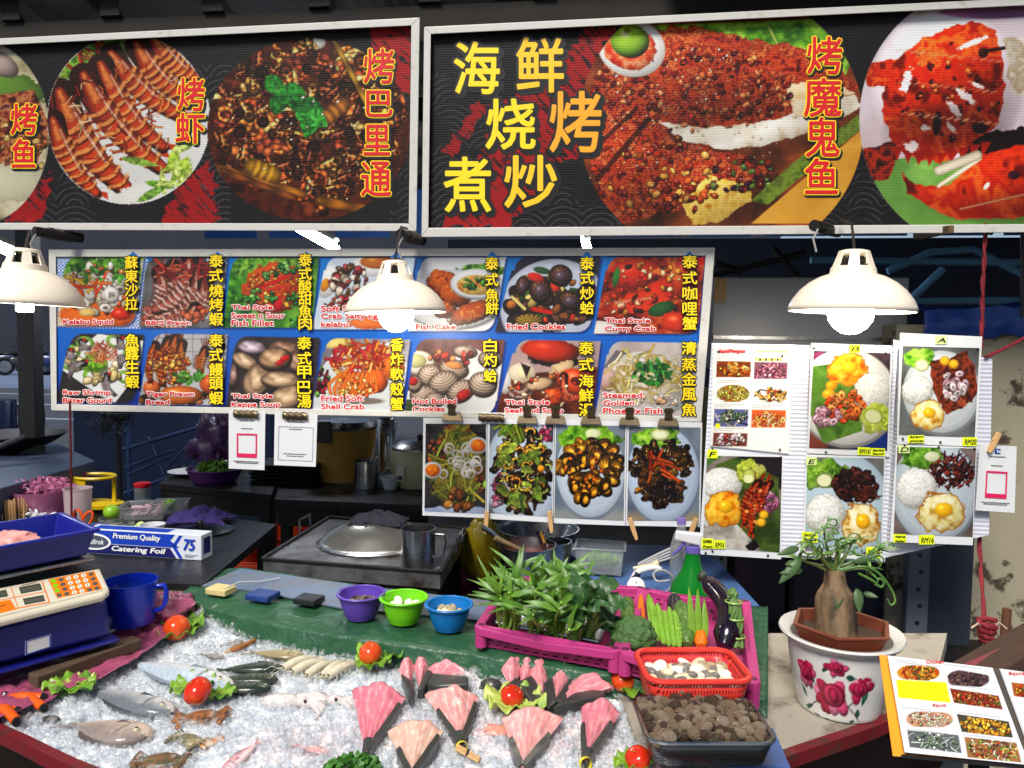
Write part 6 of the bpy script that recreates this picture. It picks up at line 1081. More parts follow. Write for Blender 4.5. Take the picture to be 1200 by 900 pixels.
rope('rope', 'red rope slanting right from the photos across the pitted wall', [P(1156, 418, y=2.25), P(1178, 408, y=2.3), P(1215, 388, y=2.4)], .006)
solo('pole', 'thin dark vertical pole at the right edge', 'pole', MB().tube([P(1198, 262, y=2.5), P(1198, 372, y=2.5)], .006), M_black)
t = T('ceiling_pipe', 'blue-grey pipes and beams under the roof at the right', 'pipe', P(1100, 330, y=4.6)); M_bp = mat('blue_grey_pipe', (90, 140, 172), .5)
for pts in ([(1040, 318), (1090, 296), (1140, 292), (1200, 322)], [(950, 305), (1240, 308)], [(1066, 352), (1105, 315)], [(1060, 353), (1260, 352)]): part('pipe', MB().tube([P(*p, y=4.6) for p in pts], .022), M_bp, t)
for a, b in (((838, 309), (870, 318)), ((905, 290), (935, 325)), ((835, 322), (945, 296))): part('truss_bar', MB().tube([P(*a, y=4.6), P(*b, y=4.6)], .02), M_black, t)
# ---- the boat-shaped counter
ZI, ZL, ZC = .735, .785, .742
M_hull = mat('worn_red_paint', (108, 22, 30), .5, var=.35, vs=24, col2=(70, 44, 36), thr=(.52, .64), bump=.5, bs=30)
M_hullin = mat('dark_hull_planks', (46, 20, 18), .6, var=.3, vs=10)
RIM = [P(*p, z=ZC) for p in ((-260, 770), (-120, 808), (0, 856), (110, 907), (300, 968), (600, 990), (800, 950), (893, 897), (1044, 842))]
PROW = [P(1128, 788, z=.82), P(1220, 748, z=.9)]
full_rim = RIM + PROW
t = T('boat_counter', 'red-rimmed wooden boat hull serving as the fish counter', 'boat', (0, 1.6, .2))
def smooth(pts, n=6):
    o = []
    for i in range(len(pts) - 1):
        p0, p1, p2, p3 = pts[max(i - 1, 0)], pts[i], pts[i + 1], pts[min(i + 2, len(pts) - 1)]
        for k in range(n): u = k / n; o.append(.5 * ((2 * p1) + (p2 - p0) * u + (2 * p0 - 5 * p1 + 4 * p2 - p3) * u * u + (3 * p1 - p0 - 3 * p2 + p3) * u ** 3))
    return o + [pts[-1]]
rs = smooth(full_rim); cc = Vr((.1, 2.1, .3)); mb = MB(); vs = []
for p in rs:
    inn = Vr((cc.x - p.x, cc.y - p.y, 0)).normalized()
    vs += [p - inn * .01 + Vr((0, 0, -.02)), p - inn * .01 + Vr((0, 0, .006)), p + inn * .012 + Vr((0, 0, .006)), p + inn * .012 + Vr((0, 0, -.02))]
mb.add(vs, [(i * 4 + k, i * 4 + (k + 1) % 4, i * 4 + 4 + (k + 1) % 4, i * 4 + 4 + k) for i in range(len(rs) - 1) for k in range(4)]); part('gunwale', mb, M_hull, t, ang=30)
mb = MB(); n = len(rs); mb.add([v for p in rs for v in (p - Vr((0, 0, .018)), p + Vr(((cc.x - p.x) * .08, (cc.y - p.y) * .12, -.18)), p + Vr(((cc.x - p.x) * .25, (cc.y - p.y) * .35, -.5)))], [(i * 3 + k, i * 3 + k + 1, i * 3 + k + 4, i * 3 + k + 3) for i in range(n - 1) for k in range(2)]); part('hull_side', mb, M_hullin, t)
a, b = PROW[1], PROW[0]; d_ = (a - b).normalized(); up = Vr((0, 0, 1)); pts = [b - d_ * .12 + up * -.1, b + up * .0, a + up * .02, a + up * -.12]
nn = Vr((-d_.y, d_.x, 0)).normalized() * .05; part('prow_timber', MB().hexa([p - nn for p in pts], [p + nn for p in pts]), mat('worn_prow_wood', (60, 40, 30), .75, var=.35, vs=12, stretch=(1, 1, 4), bump=.2), t, False, bevel=.004)
part('prow_peg', MB().tube([P(1178, 746, d=1.75), P(1180, 713, d=1.75)], [.012, .01], 8), mat('rusty_peg', (88, 52, 30), .8, var=.3), t)
p = P(1156, 742, d=1.72)
rk = T('rope_knot', 'red rope knotted round the prow with frayed string ends', 'rope', p)
part('knot', MB().tube([p + Vr((.02 * cos(k * 1.1) * (1 - k / 40), .02 * sin(k * 1.1), .03 - k * .0022)) for k in range(26)], .006, 8), M_rope, rk)
for dx, dz in ((-.04, .025), (.035, .03), (.045, -.01), (-.02, -.05)): part('frayed_end', MB().tube([p, p + Vr((dx * .6, -.01, dz)), p + Vr((dx, -.015, dz * .6))], .0025, 6), mat('string', (170, 150, 130), .8), rk)
# deck surfaces
def poly_sheet(name, pxs, z, m, th=.02, label=None, cat=None, **k):
    q = [P(*p, z=z) for p in pxs]; return solo(name, label, cat, MB().hexa([v - Vr((0, 0, th)) for v in q], q), m, smooth=False, **k)
M_conct = mat('stained_concrete', (158, 150, 136), .8, var=.3, vs=9, col2=(84, 74, 60), thr=(.48, .68), bump=.3, bs=60)
poly_sheet('concrete_top', [(760, 905), (893, 889), (1040, 836), (1100, 782), (1110, 742), (868, 742), (700, 742)], ZC, M_conct, .04, 'stained concrete counter top under the plant pot', 'counter')
poly_sheet('fish_bed', [(-200, 790), (0, 849), (110, 898), (300, 955), (600, 972), (800, 935), (860, 890), (800, 760), (215, 700), (-100, 735)], ZI - .05, mat('blue_grey_deck', (120, 130, 145), .6), .05, 'grey deck board under the crushed ice', 'deck')
poly_sheet('stone_slab', [(60, 735), (235, 705), (262, 668), (90, 655)], ZC + .012, mat('grey_stone', (120, 112, 105), .8, var=.2, vs=20, bump=.2), .05, 'grey stone slab behind the blue mug', 'slab')
# draped green ledge
LF = [(196, 712), (216, 702), (330, 728), (440, 746), (560, 762), (660, 778), (770, 792), (900, 812)]; LBk = [(240, 676), (284, 667), (400, 684), (500, 697), (600, 706), (680, 706), (770, 706), (900, 712)]
f_ = smooth([P(*p, z=ZL) for p in LF], 5); b_ = smooth([P(*p, z=ZL) for p in LBk], 5)
t = T('cloth_ledge', 'raised ledge draped in dark green tarpaulin behind the ice', 'ledge', f_[15] - Vr((0, 0, .1)))
mb = MB(); n = len(f_); nv = 16
def drape(u, v):
    i = min(int(u * (n - 1)), n - 2); k = u * (n - 1) - i; f = f_[i].lerp(f_[i + 1], k); b = b_[i].lerp(b_[i + 1], k); q = v * 1.5
    w_ = mnoise.noise(Vr((u * 26, v * 2.5, 3))) * .5 + mnoise.noise(Vr((u * 60 + v * 9, v * 5, 7))) * .3
    if q < 1: p = b.lerp(f, q); return p + Vr((0, 0, .009 * w_ + .005 * abs(mnoise.noise(Vr((u * 9, v * 6, 11)))) + .003 - .012 * max(0, q - .85) ** 2 * 40))
    q = (q - 1) * 2; out_ = (f - b).normalized(); return f + out_ * (.012 + .022 * q + .024 * w_ * (.4 + q)) + Vr((0, 0, -.004 - .085 * q))
mb.grid(drape, 150, 40); part('tarpaulin', mb, mat('green_tarpaulin', (38, 80, 54), .4, var=.22, vs=10, bump=.9, bs=9, bd=.03), t, solid=.002, ang=180)
core = [f_[i].lerp(b_[i], .2) for i in range(0, len(f_), 3)] + [b_[i] for i in range(len(b_) - 1, -1, -3)]; mb = MB().hexa([v for v in [p - Vr((0, 0, .09)) for p in core]], [p - Vr((0, 0, .012)) for p in core]); part('ledge_core', mb, M_dark, t, False)
q = [P(*p, z=ZL + .011) for p in ((236, 686), (282, 666), (420, 686), (590, 706), (600, 730), (400, 712), (300, 692))]
M_bsheet = mat('grey_blue_sheet', (92, 108, 132), .4, var=.2, vs=5, col2=(110, 104, 96), thr=(.5, .7), bump=.08, rv=.1)
solo('plastic_sheet', 'grey-blue plastic sheet along the back of the green ledge', 'sheet', MB().hexa([v - Vr((0, 0, .004)) for v in q], q), M_bsheet, smooth=False)
t = table('side_counter', 'blue sheet-covered counter behind the vegetable crates', 'counter', [(552, 716), (640, 636), (826, 640), (900, 720), (760, 735)], ZL - .006, mat('blue_plastic_cover', (70, 100, 150), .35, var=.12, vs=6, bump=.1, bs=12), .03, False)
# pink plastic sheet on the left
fr = smooth([P(*p, z=ZI + .022) for p in ((-60, 868), (0, 842), (60, 818), (150, 778), (212, 733), (232, 722))], 6); bk = smooth([P(*p, z=ZL - .018) for p in ((-60, 800), (0, 782), (70, 755), (140, 735), (196, 704), (222, 700))], 6)
n2 = len(fr)
def pinks(u, v):
    i = min(int(u * (n2 - 1)), n2 - 2); k = u * (n2 - 1) - i; p = fr[i].lerp(fr[i + 1], k).lerp(bk[i].lerp(bk[i + 1], k), v)
    return p + Vr((0, 0, .012 * mnoise.noise(Vr((p.x * 14, p.y * 30, 2))) + .009 * abs(mnoise.noise(Vr((p.x * 50, p.y * 34, 5))))))
solo('pink_sheet', 'crinkled pink plastic sheet under the scale and plank', 'sheet', MB().grid(pinks, 110, 40), mat('pink_film', (150, 70, 100), .28, var=.25, vs=18, coat=.3, bump=.3, bs=90), solid=.001, ang=180)
c_ = P(208, 716, z=ZL - .01); blob_bag('pink_bundle', 'crumpled pink plastic bundle at the corner of the green ledge', c_ + Vr((-.03, 0, .0)), (.06, .07, .035), bpy.data.materials['pink_film'], 23, .5)

# ---- crushed ice
IP = [P(*p, z=ZI) for p in ((-40, 842), (30, 832), (100, 806), (160, 773), (214, 722), (330, 738), (480, 762), (620, 776), (775, 800), (768, 850), (790, 905), (806, 940), (600, 985), (300, 962), (110, 900), (0, 850))]
ipx = np.array([(p.x, p.y) for p in IP])
def inside(x, y, poly=ipx):
    r = np.zeros(np.shape(x), bool)
    for i in range(len(poly)):
        (ax, ay), (bx, by) = poly[i], poly[(i + 1) % len(poly)]
        if ay != by: r ^= ((ay > y) != (by > y)) & (x < (bx - ax) * (y - ay) / (by - ay) + ax)
    return r
BK = [np.array((p.x, p.y)) for p in IP[4:9]]
def dback(x, y):
    d = np.full(np.shape(x), 9.0)
    for i in range(len(BK) - 1):
        a, b = BK[i], BK[i + 1]; e = b - a; k = np.clip(((x - a[0]) * e[0] + (y - a[1]) * e[1]) / (e @ e), 0, 1); d = np.minimum(d, np.hypot(x - a[0] - k * e[0], y - a[1] - k * e[1]))
    return d
def surf(x, y):
    x, y = np.asarray(x, float), np.asarray(y, float)
    return ZI - .004 + .026 * (fbm(x * 9 + 50, y * 9 + 50, 4, 3) - .45) + .03 * np.exp(-(dback(x, y) / .055) ** 2)
def on_ice(px, py, up=0):
    p = P(px, py, z=ZI)
    for _ in range(4): p = P(px, py, z=float(surf(p.x, p.y)) + up)
    return p
lo, hi = ipx.min(0), ipx.max(0); nx, ny = int((hi[0] - lo[0]) / .0027), int((hi[1] - lo[1]) / .0027)
gx, gy = np.meshgrid(np.linspace(lo[0], hi[0], nx), np.linspace(lo[1], hi[1], ny)); rg = np.random.RandomState(3)
def facets(x, y, s_, amp, sd):                       # broken ice: every cell a small tilted plane of its own
    best = np.full(x.shape, 9.); h = np.zeros(x.shape); ix, iy = np.floor(x / s_).astype(int), np.floor(y / s_).astype(int)
    hs = lambda i, j, k: vn((i * 7.0 + k * 131), (j * 11.0 + sd * 57), sd + k)
    for dx in (-1, 0, 1):
        for dy in (-1, 0, 1):
            i, j = ix + dx, iy + dy; px = (i + .1 + .8 * hs(i, j, 1)) * s_; py = (j + .1 + .8 * hs(i, j, 2)) * s_; d = np.hypot(x - px, y - py); k = d < best
            best = np.where(k, d, best); h = np.where(k, amp * hs(i, j, 3) + (x - px) * (hs(i, j, 4) - .5) * .75 + (y - py) * (hs(i, j, 5) - .5) * .75, h)
    return h
gz = surf(gx, gy) - .007 + facets(gx, gy, .013, .0038, 1) + facets(gx, gy, .006, .0014, 2); keep = inside(gx, gy); idx = -np.ones(gx.shape, int); idx[keep] = np.arange(keep.sum())
tint = np.zeros(gx.shape)
for px, py, r_ in ((530, 850, .1), (620, 850, .1), (450, 850, .07), (690, 870, .09), (560, 790, .1), (660, 815, .08), (350, 870, .09)): q = P(px, py, z=ZI); tint += .75 * np.exp(-((gx - q.x) ** 2 + (gy - q.y) ** 2) / r_ ** 2)
tint = np.clip(tint * (.3 + 1.2 * fbm(gx * 25 + 9, gy * 25, 6, 3)), 0, 1)[keep]
mb = MB(); mb.v = list(zip(gx[keep], gy[keep], gz[keep])); mb.c = [(255 - 8 * t_, 254 - 40 * t_, 252 - 40 * t_) for t_ in tint]
mb.f = [(idx[j, i], idx[j, i + 1], idx[j + 1, i + 1], idx[j + 1, i]) for j in range(ny - 1) for i in range(nx - 1) if keep[j, i] and keep[j, i + 1] and keep[j + 1, i + 1] and keep[j + 1, i]]
M_icebase = mat('packed_ice', (255,) * 3, .16, attr=True, bump=.25, bs=260, spec=.5, sub=.35)
bs_ = M_icebase.node_tree.nodes['Principled BSDF'].inputs; bs_['Subsurface Weight'].default_value = .7; bs_['Subsurface Radius'].default_value = (.02, .022, .025); bs_['Subsurface Scale'].default_value = .6
NCH = 20000
pts = []
while len(pts) < NCH:
    x = rg.uniform(lo[0], hi[0], 20000); y = rg.uniform(lo[1], hi[1], 20000); k = inside(x, y); pts += list(zip(x[k], y[k]))
pts = np.array(pts[:NCH]); sz_ = np.where(rg.rand(NCH) < .5, rg.uniform(.0014, .0028, NCH), np.where(rg.rand(NCH) < .86, rg.uniform(.0026, .0046, NCH), rg.uniform(.0046, .0075, NCH)))
db = dback(pts[:, 0], pts[:, 1]); sz_ *= np.where(db < .07, 1.25, 1)
zz = surf(pts[:, 0], pts[:, 1]) - .001 + rg.rand(NCH) * .007
cube = np.array([(sx, sy, s3) for s3 in (-1, 1) for sx, sy in ((-1, -1), (1, -1), (1, 1), (-1, 1))], float)
v = cube[None] * (1 + .38 * (rg.rand(NCH, 8, 3) - .5) * 2) * (.6 + .8 * rg.rand(NCH, 1, 3)) * sz_[:, None, None]
qt = rg.randn(NCH, 4); qt /= np.linalg.norm(qt, axis=1)[:, None]; w_, x_, y_, z_ = qt.T
RM = np.stack([1 - 2 * (y_ * y_ + z_ * z_), 2 * (x_ * y_ - z_ * w_), 2 * (x_ * z_ + y_ * w_), 2 * (x_ * y_ + z_ * w_), 1 - 2 * (x_ * x_ + z_ * z_), 2 * (y_ * z_ - x_ * w_), 2 * (x_ * z_ - y_ * w_), 2 * (y_ * z_ + x_ * w_), 1 - 2 * (x_ * x_ + y_ * y_)], -1).reshape(-1, 3, 3)
v = np.einsum('nij,nkj->nki', RM, v) + np.stack([pts[:, 0], pts[:, 1], zz], -1)[:, None]
fc = np.array([(3, 2, 1, 0), (4, 5, 6, 7), (0, 1, 5, 4), (1, 2, 6, 5), (2, 3, 7, 6), (3, 0, 4, 7)]); f = (fc[None] + (np.arange(NCH) * 8)[:, None, None]).reshape(-1, 4)
ice = solo('crushed_ice', 'bed of crushed ice heaped in the boat under the fish', 'ice', mb, M_icebase, kind='stuff', loc=(0, 0, ZI))
me = bpy.data.meshes.new('ice_chips'); v = v.reshape(-1, 3) - np.array((0, 0, ZI)); me.vertices.add(len(v)); me.vertices.foreach_set('co', v.astype(np.float32).ravel()); me.loops.add(f.size); me.loops.foreach_set('vertex_index', f.astype(np.int32).ravel()); me.polygons.add(len(f)); me.polygons.foreach_set('loop_start', np.arange(0, f.size, 4, dtype=np.int32)); me.update(calc_edges=True)
M_ice = bpy.data.materials.new('clear_ice'); M_ice.use_nodes = True; n_ = M_ice.node_tree.nodes; L_ = M_ice.node_tree.links; n_.clear()
def N_(k, **kw):
    q = n_.new(k)
    for a_, b_ in kw.items(): q.inputs[a_.replace('_', ' ')].default_value = b_
    return q
tp_, df, gl, fr, m1, m2, ou = N_('ShaderNodeBsdfTransparent', Color=(.97, .985, 1, 1)), N_('ShaderNodeBsdfDiffuse', Color=(.98, .975, .965, 1)), N_('ShaderNodeBsdfGlossy', Roughness=.06), N_('ShaderNodeLayerWeight', Blend=.1), N_('ShaderNodeMixShader', Fac=.12), N_('ShaderNodeMixShader'), N_('ShaderNodeOutputMaterial')
L_.new(tp_.outputs[0], m1.inputs[1]); L_.new(df.outputs[0], m1.inputs[2]); ge, mu, ms = N_('ShaderNodeNewGeometry'), N_('ShaderNodeMath'), N_('ShaderNodeMath'); mu.operation = 'SUBTRACT'; mu.inputs[0].default_value = .75; ms.operation = 'MULTIPLY'; L_.new(ge.outputs['Backfacing'], mu.inputs[1]); mu.use_clamp = True; L_.new(fr.outputs[1], ms.inputs[0]); L_.new(mu.outputs[0], ms.inputs[1]); L_.new(ms.outputs[0], m2.inputs[0]); L_.new(m1.outputs[0], m2.inputs[1]); L_.new(gl.outputs[0], m2.inputs[2]); L_.new(m2.outputs[0], ou.inputs[0]); me.materials.append(M_ice)
o = bpy.data.objects.new('ice_chips', me); COL.objects.link(o); o.parent = ice; o['kind'] = 'stuff'

# ---- fish on the ice
def fish(label, head, tail, hw, back, belly, eye=True, roll=.15, fat=.45, speck=0, up=.009, name='fish', tailc=None):
    a, b = on_ice(*head, up), on_ice(*tail, up); d = b - a; L = d.length; e1 = d.normalized(); e3 = (Vr((0, 0, 1)) - e1 * e1.z).normalized(); e2 = e3.cross(e1); s_ = sz(hw, a.lerp(b, .5)); g = random.Random(int(head[0]))
    e2, e3 = e2 * cos(roll) + e3 * sin(roll), e3 * cos(roll) - e2 * sin(roll)
    if (ROT.transposed() @ e2).y < 0: e2 = -e2
    t = T(name, label, 'fish', a.lerp(b, .5)); prof = lambda u: s_ * max(.0, (sin(math.pi * min(1, u ** .62 * .97 + .02)) ** .8)) * (1 if u < .8 else 1) + s_ * .13 * (u > .55) * (u - .55)
    def body(u, v_): an = v_ * 2 * math.pi; r = prof(u); return a + e1 * (L * u) + e2 * (cos(an) * r * (1 if cos(an) > 0 else .85)) + e3 * (sin(an) * r * fat + .0)
    def colr(u, v_):
        k = cos(v_ * 2 * math.pi); m = min(1, max(0, .72 - k * .95 + .18 * mnoise.noise(Vr((u * 14, v_ * 9, head[0])))))
        c = [back[i] * (1 - m) + belly[i] * m for i in range(3)]; q = 1 + .14 * mnoise.noise(Vr((u * 60, v_ * 40, 1)))
        if abs(u - .24) < .012 and abs(k) < .75: q *= .6
        if speck and mnoise.noise(Vr((u * 30, v_ * 16, 5))) > .2: q *= speck
        return tuple(min(255, x * q) for x in c)
    part('body', MB().grid(body, 40, 28, colr), M_wet, t, ang=180)
    tc = tailc or back; tf = [a + e1 * (L * .95), a + e1 * (L * 1.2) + e2 * s_ * .75, a + e1 * (L * 1.1), a + e1 * (L * 1.17) - e2 * s_ * .7]; part('tail_fin', MB().add([p + e3 * k for k in (.001, -.001) for p in tf], [(0, 1, 2), (0, 2, 3), (6, 5, 4), (7, 6, 4), (0, 4, 5, 1), (1, 5, 6, 2), (2, 6, 7, 3), (3, 7, 4, 0)], tuple(tc)), M_wet, t, False)
    df = []; n = 12
    for k in range(n + 1): u = .28 + .5 * k / n; r = prof(u); df.append((a + e1 * (L * u) + e2 * r * .93, a + e1 * (L * (u + .03)) + e2 * (r * .93 + s_ * (.28 + .1 * (k % 2)) * sin(math.pi * (k + .6) / (n + 1.2)))))
    part('dorsal_fin', MB().add([p for q in df for p in q], [(2 * i, 2 * i + 1, 2 * i + 3, 2 * i + 2) for i in range(n)], tuple(x * .7 for x in back)), M_wet, t, False, solid=.0012)
    pf = [a + e1 * (L * .27) - e2 * s_ * .1, a + e1 * (L * .42) + e2 * s_ * .06, a + e1 * (L * .42) - e2 * s_ * .26]; part('pectoral_fin', MB().add([p + e3 * (s_ * fat * 1.02) for p in pf], [(0, 1, 2)], tuple(x * .8 for x in back)), M_wet, t, False, solid=.001)
    if eye: c = a + e1 * (L * .1) + e2 * s_ * .18 + e3 * (prof(.1) * fat * .9); o = part('eye', MB().ball(c, s_ * .12, 12, 8), mat('fish_eye_white', (190, 185, 150), .15), t); part('pupil', MB().ball(c + e3 * s_ * .06, s_ * .08, 10, 6), M_ink, o)
    return t
fish('long silver-white fish with a pale blue back, half sunk in ice above the grey fish', (272, 808), (160, 778), 24, (168, 182, 194), (226, 226, 220), fat=.6)
fish('grey fish with a dark back pointing down to the right, alone on the left ice', (202, 836), (114, 811), 22, (104, 110, 116), (225, 225, 220), fat=.55)
fish('blunt brownish-grey fish in front of the dark-backed grey fish', (172, 864), (92, 849), 29, (138, 126, 120), (220, 198, 176), fat=.4)
fish('dark green fish with black tail, uppermost of three beside the tomato', (330, 783), (262, 785), 13, (44, 54, 46), (120, 128, 116), fat=.6, speck=.75)
fish('dark green fish with black tail, middle of three beside the tomato', (326, 797), (254, 797), 13, (50, 60, 50), (115, 122, 108), fat=.6, speck=.75)
fish('dark green fish with black tail, lowest of three beside the tomato', (318, 807), (250, 808), 13, (42, 52, 44), (110, 120, 106), fat=.6, speck=.75)
fish('beige fish under ice behind the three dark green fish', (356, 769), (298, 765), 14, (140, 128, 96), (205, 196, 172), up=.008)
fish('small pale grey fish nearly buried near the crab leg', (262, 770), (238, 767), 7, (130, 128, 122), (205, 195, 190), up=.006)
fish('small grey fish nearly buried at the back beside the draped ledge', (286, 752), (262, 756), 7, (120, 118, 114), (190, 186, 180), up=.006)
fish('pale pink fish mostly buried near the front middle of the ice', (386, 882), (350, 874), 9, (200, 150, 150), (225, 200, 198), up=.004, eye=False)
fish('reddish-pink fish mostly buried left of the front middle', (262, 905), (300, 872), 9, (190, 130, 135), (225, 195, 195), up=.004, eye=False)
p = on_ice(284, 758, .012); t = T('snapped_crab_limb', 'brown jointed crab leg lying on ice by the ledge', 'crab leg', p); part('shell', MB().tube([on_ice(271, 762, .01), on_ice(280, 759, .014), on_ice(290, 755, .014), on_ice(298, 751, .012)], [.007, .008, .007, .006], 10), mat('brown_shell', (140, 88, 40), .35, var=.3, vs=60), t); part('tip', MB().tube([on_ice(270, 762, .01), on_ice(263, 765, .008)], [.006, .002], 8), mat('pale_shell', (180, 140, 90), .4), t)
# prawns
M_prawn = mat('raw_prawn', (200, 192, 168), .25, var=.18, vs=40, sub=.15)
def prawn_mesh():
    t = T('prawn', 'pale raw prawn in the small row lying on the ice before the ledge', 'prawn', (0, 0, 0), 'raw prawns in a row on the ice')
    n = 14; pts = [Vr((0, .05 - .1 * k / n, .012 + .008 * sin(math.pi * k / n))) for k in range(n + 1)]; part('body', MB().tube(pts, [(.004 + .0085 * sin(math.pi * min(1, .2 + .8 * (1 - k / n))) ** .7) * (1 + .07 * (k % 2)) for k in range(n + 1)], 12), M_prawn, t)
    part('tail_fan', MB().add([pts[0] + Vr(v) for v in ((0, 0, 0), (-.008, .018, -.003), (0, .015, .002), (.008, .018, -.003))], [(0, 1, 2), (0, 2, 3)]), M_prawn, t, False, solid=.001); part('rostrum', MB().tube([pts[-1], pts[-1] + Vr((0, -.02, .004))], [.004, .0006], 6), M_prawn, t)
    for sx in (-1, 1): part('eye', MB().ball(pts[-1] + Vr((sx * .006, -.002, .005)), .0025, 8, 6), M_ink, t); part('feeler', MB().tube([pts[-1], pts[-1] + Vr((sx * .01, -.03, .01)), pts[-1] + Vr((sx * .025, -.055, -.004))], .0006, 4), M_prawn, t)
    for k in range(4): part('leg', MB().tube([pts[5 + k * 2], pts[5 + k * 2] + Vr((.012, -.002, -.006)), pts[5 + k * 2] + Vr((.016, -.004, -.014))], .001, 4), M_prawn, t)
    return t
pr = prawn_mesh()
for k, (px, py, rz) in enumerate(((352, 782, -.35), (363, 786, -.35), (376, 789, -.12), (392, 789, .05), (402, 790, -.2))):
    o = pr if k == 0 else dup(pr); o.scale = (.85,) * 3; o.location = on_ice(px, py, .003); o.rotation_euler = (0, 0, rz - .35)
# squid lumps, crabs
M_squid = mat('raw_squid', (208, 200, 196), .2, var=.15, vs=30, col2=(150, 125, 130), thr=(.6, .8), sub=.2)
for k, (px, py, l) in enumerate(((330, 822, 'white raw squid with speckled head, left of the pair'), (366, 820, 'white raw squid curled right of its pair, near the big pink ray wing'))):
    p = on_ice(px, py, .006); t = T('squid', l, 'squid', p); part('mantle', MB().ball(p, (.042, .022, .016), 20, 12, lambda d: 1 + .2 * mnoise.noise(d * 2 + Vr((k, 0, 0)))), M_squid, t); part('head', MB().ball(p + Vr((.05, .004, 0)), (.018, .015, .012), 14, 8), M_squid, t); part('eye', MB().ball(p + Vr((.055, -.008, .008)), .0035, 8, 6), M_ink, t)
    for q in range(6): a0 = rnd.uniform(-.9, .9); part('tentacle', MB().tube([p + Vr((.06, .003, 0)), p + Vr((.085, .03 * a0, .004)), p + Vr((.1, .055 * a0, .002)), p + Vr((.095, .075 * a0, -.004))], [.006, .005, .004, .0015], 8), M_squid, t)
def crab(label, px, py, r, col, col2, rz=0, n=4):
    p = on_ice(px, py, .0); s_ = sz(r, p); t = T('crab', label, 'crab', p); m = mat('speckled_crab_shell', col, .35, vs=70, col2=col2, thr=(.45, .6), bump=.2, bs=90); rt = Rot(rz, 3, 'Z')
    part('carapace', MB().ball(p, (s_, s_ * .62, s_ * .34), 28, 14, lambda d: 1 + .09 * abs(sin(math.atan2(d.y, d.x) * 9)) * (1 - abs(d.z)), rot=rt), m, t)
    for sx in (-1, 1):
        c = [p + rt @ Vr((sx * s_ * x, y * s_, z * s_)) for x, y, z in ((.8, -.3, .1), (1.15, -.55, .22), (1.0, -.95, .2))]; part('claw_arm', MB().tube(c, [s_ * .13, s_ * .17, s_ * .15], 8), m, t); part('claw', MB().ball(c[2], (s_ * .17, s_ * .3, s_ * .14), 12, 8, rot=rt), m, t)
        for k in range(n): y = .35 - k * .28; c = [p + rt @ Vr((sx * s_ * a, (y + b) * s_, z * s_)) for a, b, z in ((.8, 0, .05), (1.25, .12, .28), (1.6, .2, -.05))]; part('leg', MB().tube(c, [s_ * .09, s_ * .07, s_ * .02], 6), m, t)
    return t
crab('orange-speckled crab half buried below the large left tomato', 236, 842, 22, (150, 95, 55), (80, 60, 40), .4); crab('olive spotted crab half buried in the middle of the front left ice', 222, 868, 17, (92, 92, 66), (150, 135, 100), -.3); crab('brown spotted crab at the front edge of the ice below the olive crab', 190, 893, 24, (120, 85, 55), (70, 70, 50), .2); crab('small pale orange crab piece peeking out right of the others', 246, 870, 11, (190, 120, 80), (220, 185, 150), .9, 3)
p = on_ice(60, 843, .004); solo('fish_tail', 'dark fish tail tip poking out of the ice by the pliers', 'fish tail', MB().ball(p, (.02, .009, .007), 14, 8, lambda d: 1 + .3 * mnoise.noise(d * 3)), mat('dark_skin', (58, 52, 44), .4, var=.3))
# ---- cut ray wings
M_skin = mat('slimy_dark_skin', (56, 58, 56), .3, var=.4, vs=60, col2=(78, 80, 76), thr=(.55, .8), bump=.1)
def fan_mesh(mb, ap, tl, tr, pink, pale, ridges=6, th=.014, bul=.05, zt=.012, lean=0.0):
    a = on_ice(*ap, .012); l, r_ = on_ice(*tl, zt + .006), on_ice(*tr, zt + lean + .006); n = ridges; mid = (l + r_) / 2; out_ = (mid - a)
    def pos(u, v): e = l.lerp(r_, u) + out_ * (bul * 4 * u * (1 - u)) + out_ * (.07 * mnoise.noise(Vr((u * 6, ap[0], 1)))); return a.lerp(e, v ** .9) + Vr((0, 0, (-.0008 * cos(u * n * 3.14 + .3) ** 8 + .004 * mnoise.noise(Vr((u * 5, v * 5, ap[0]))) + .018 * sin(3.14 * u)) * (.25 + v) * min(1, (1.02 - v) * 12 + .3)))
    def col(u, v):
        rid = cos(u * n * 3.14 + .3 + .25 * mnoise.noise(Vr((v * 4, u * 3, ap[1])))) ** 8; chev = .5 + .5 * sin(v * 55 + abs(((u * n) % 1) - .5) * 9); q = rid * .5 + .1 * chev + .75 * mnoise.noise(Vr((u * 9, v * 9, ap[0])))
        q = min(1, max(0, q)); k = 1 - .08 * (1 - v); return tuple(min(255, (pink[i] * (1 - q) + pale[i] * q) * k) for i in range(3))
    mb.grid(pos, 54, 30, col); return pos
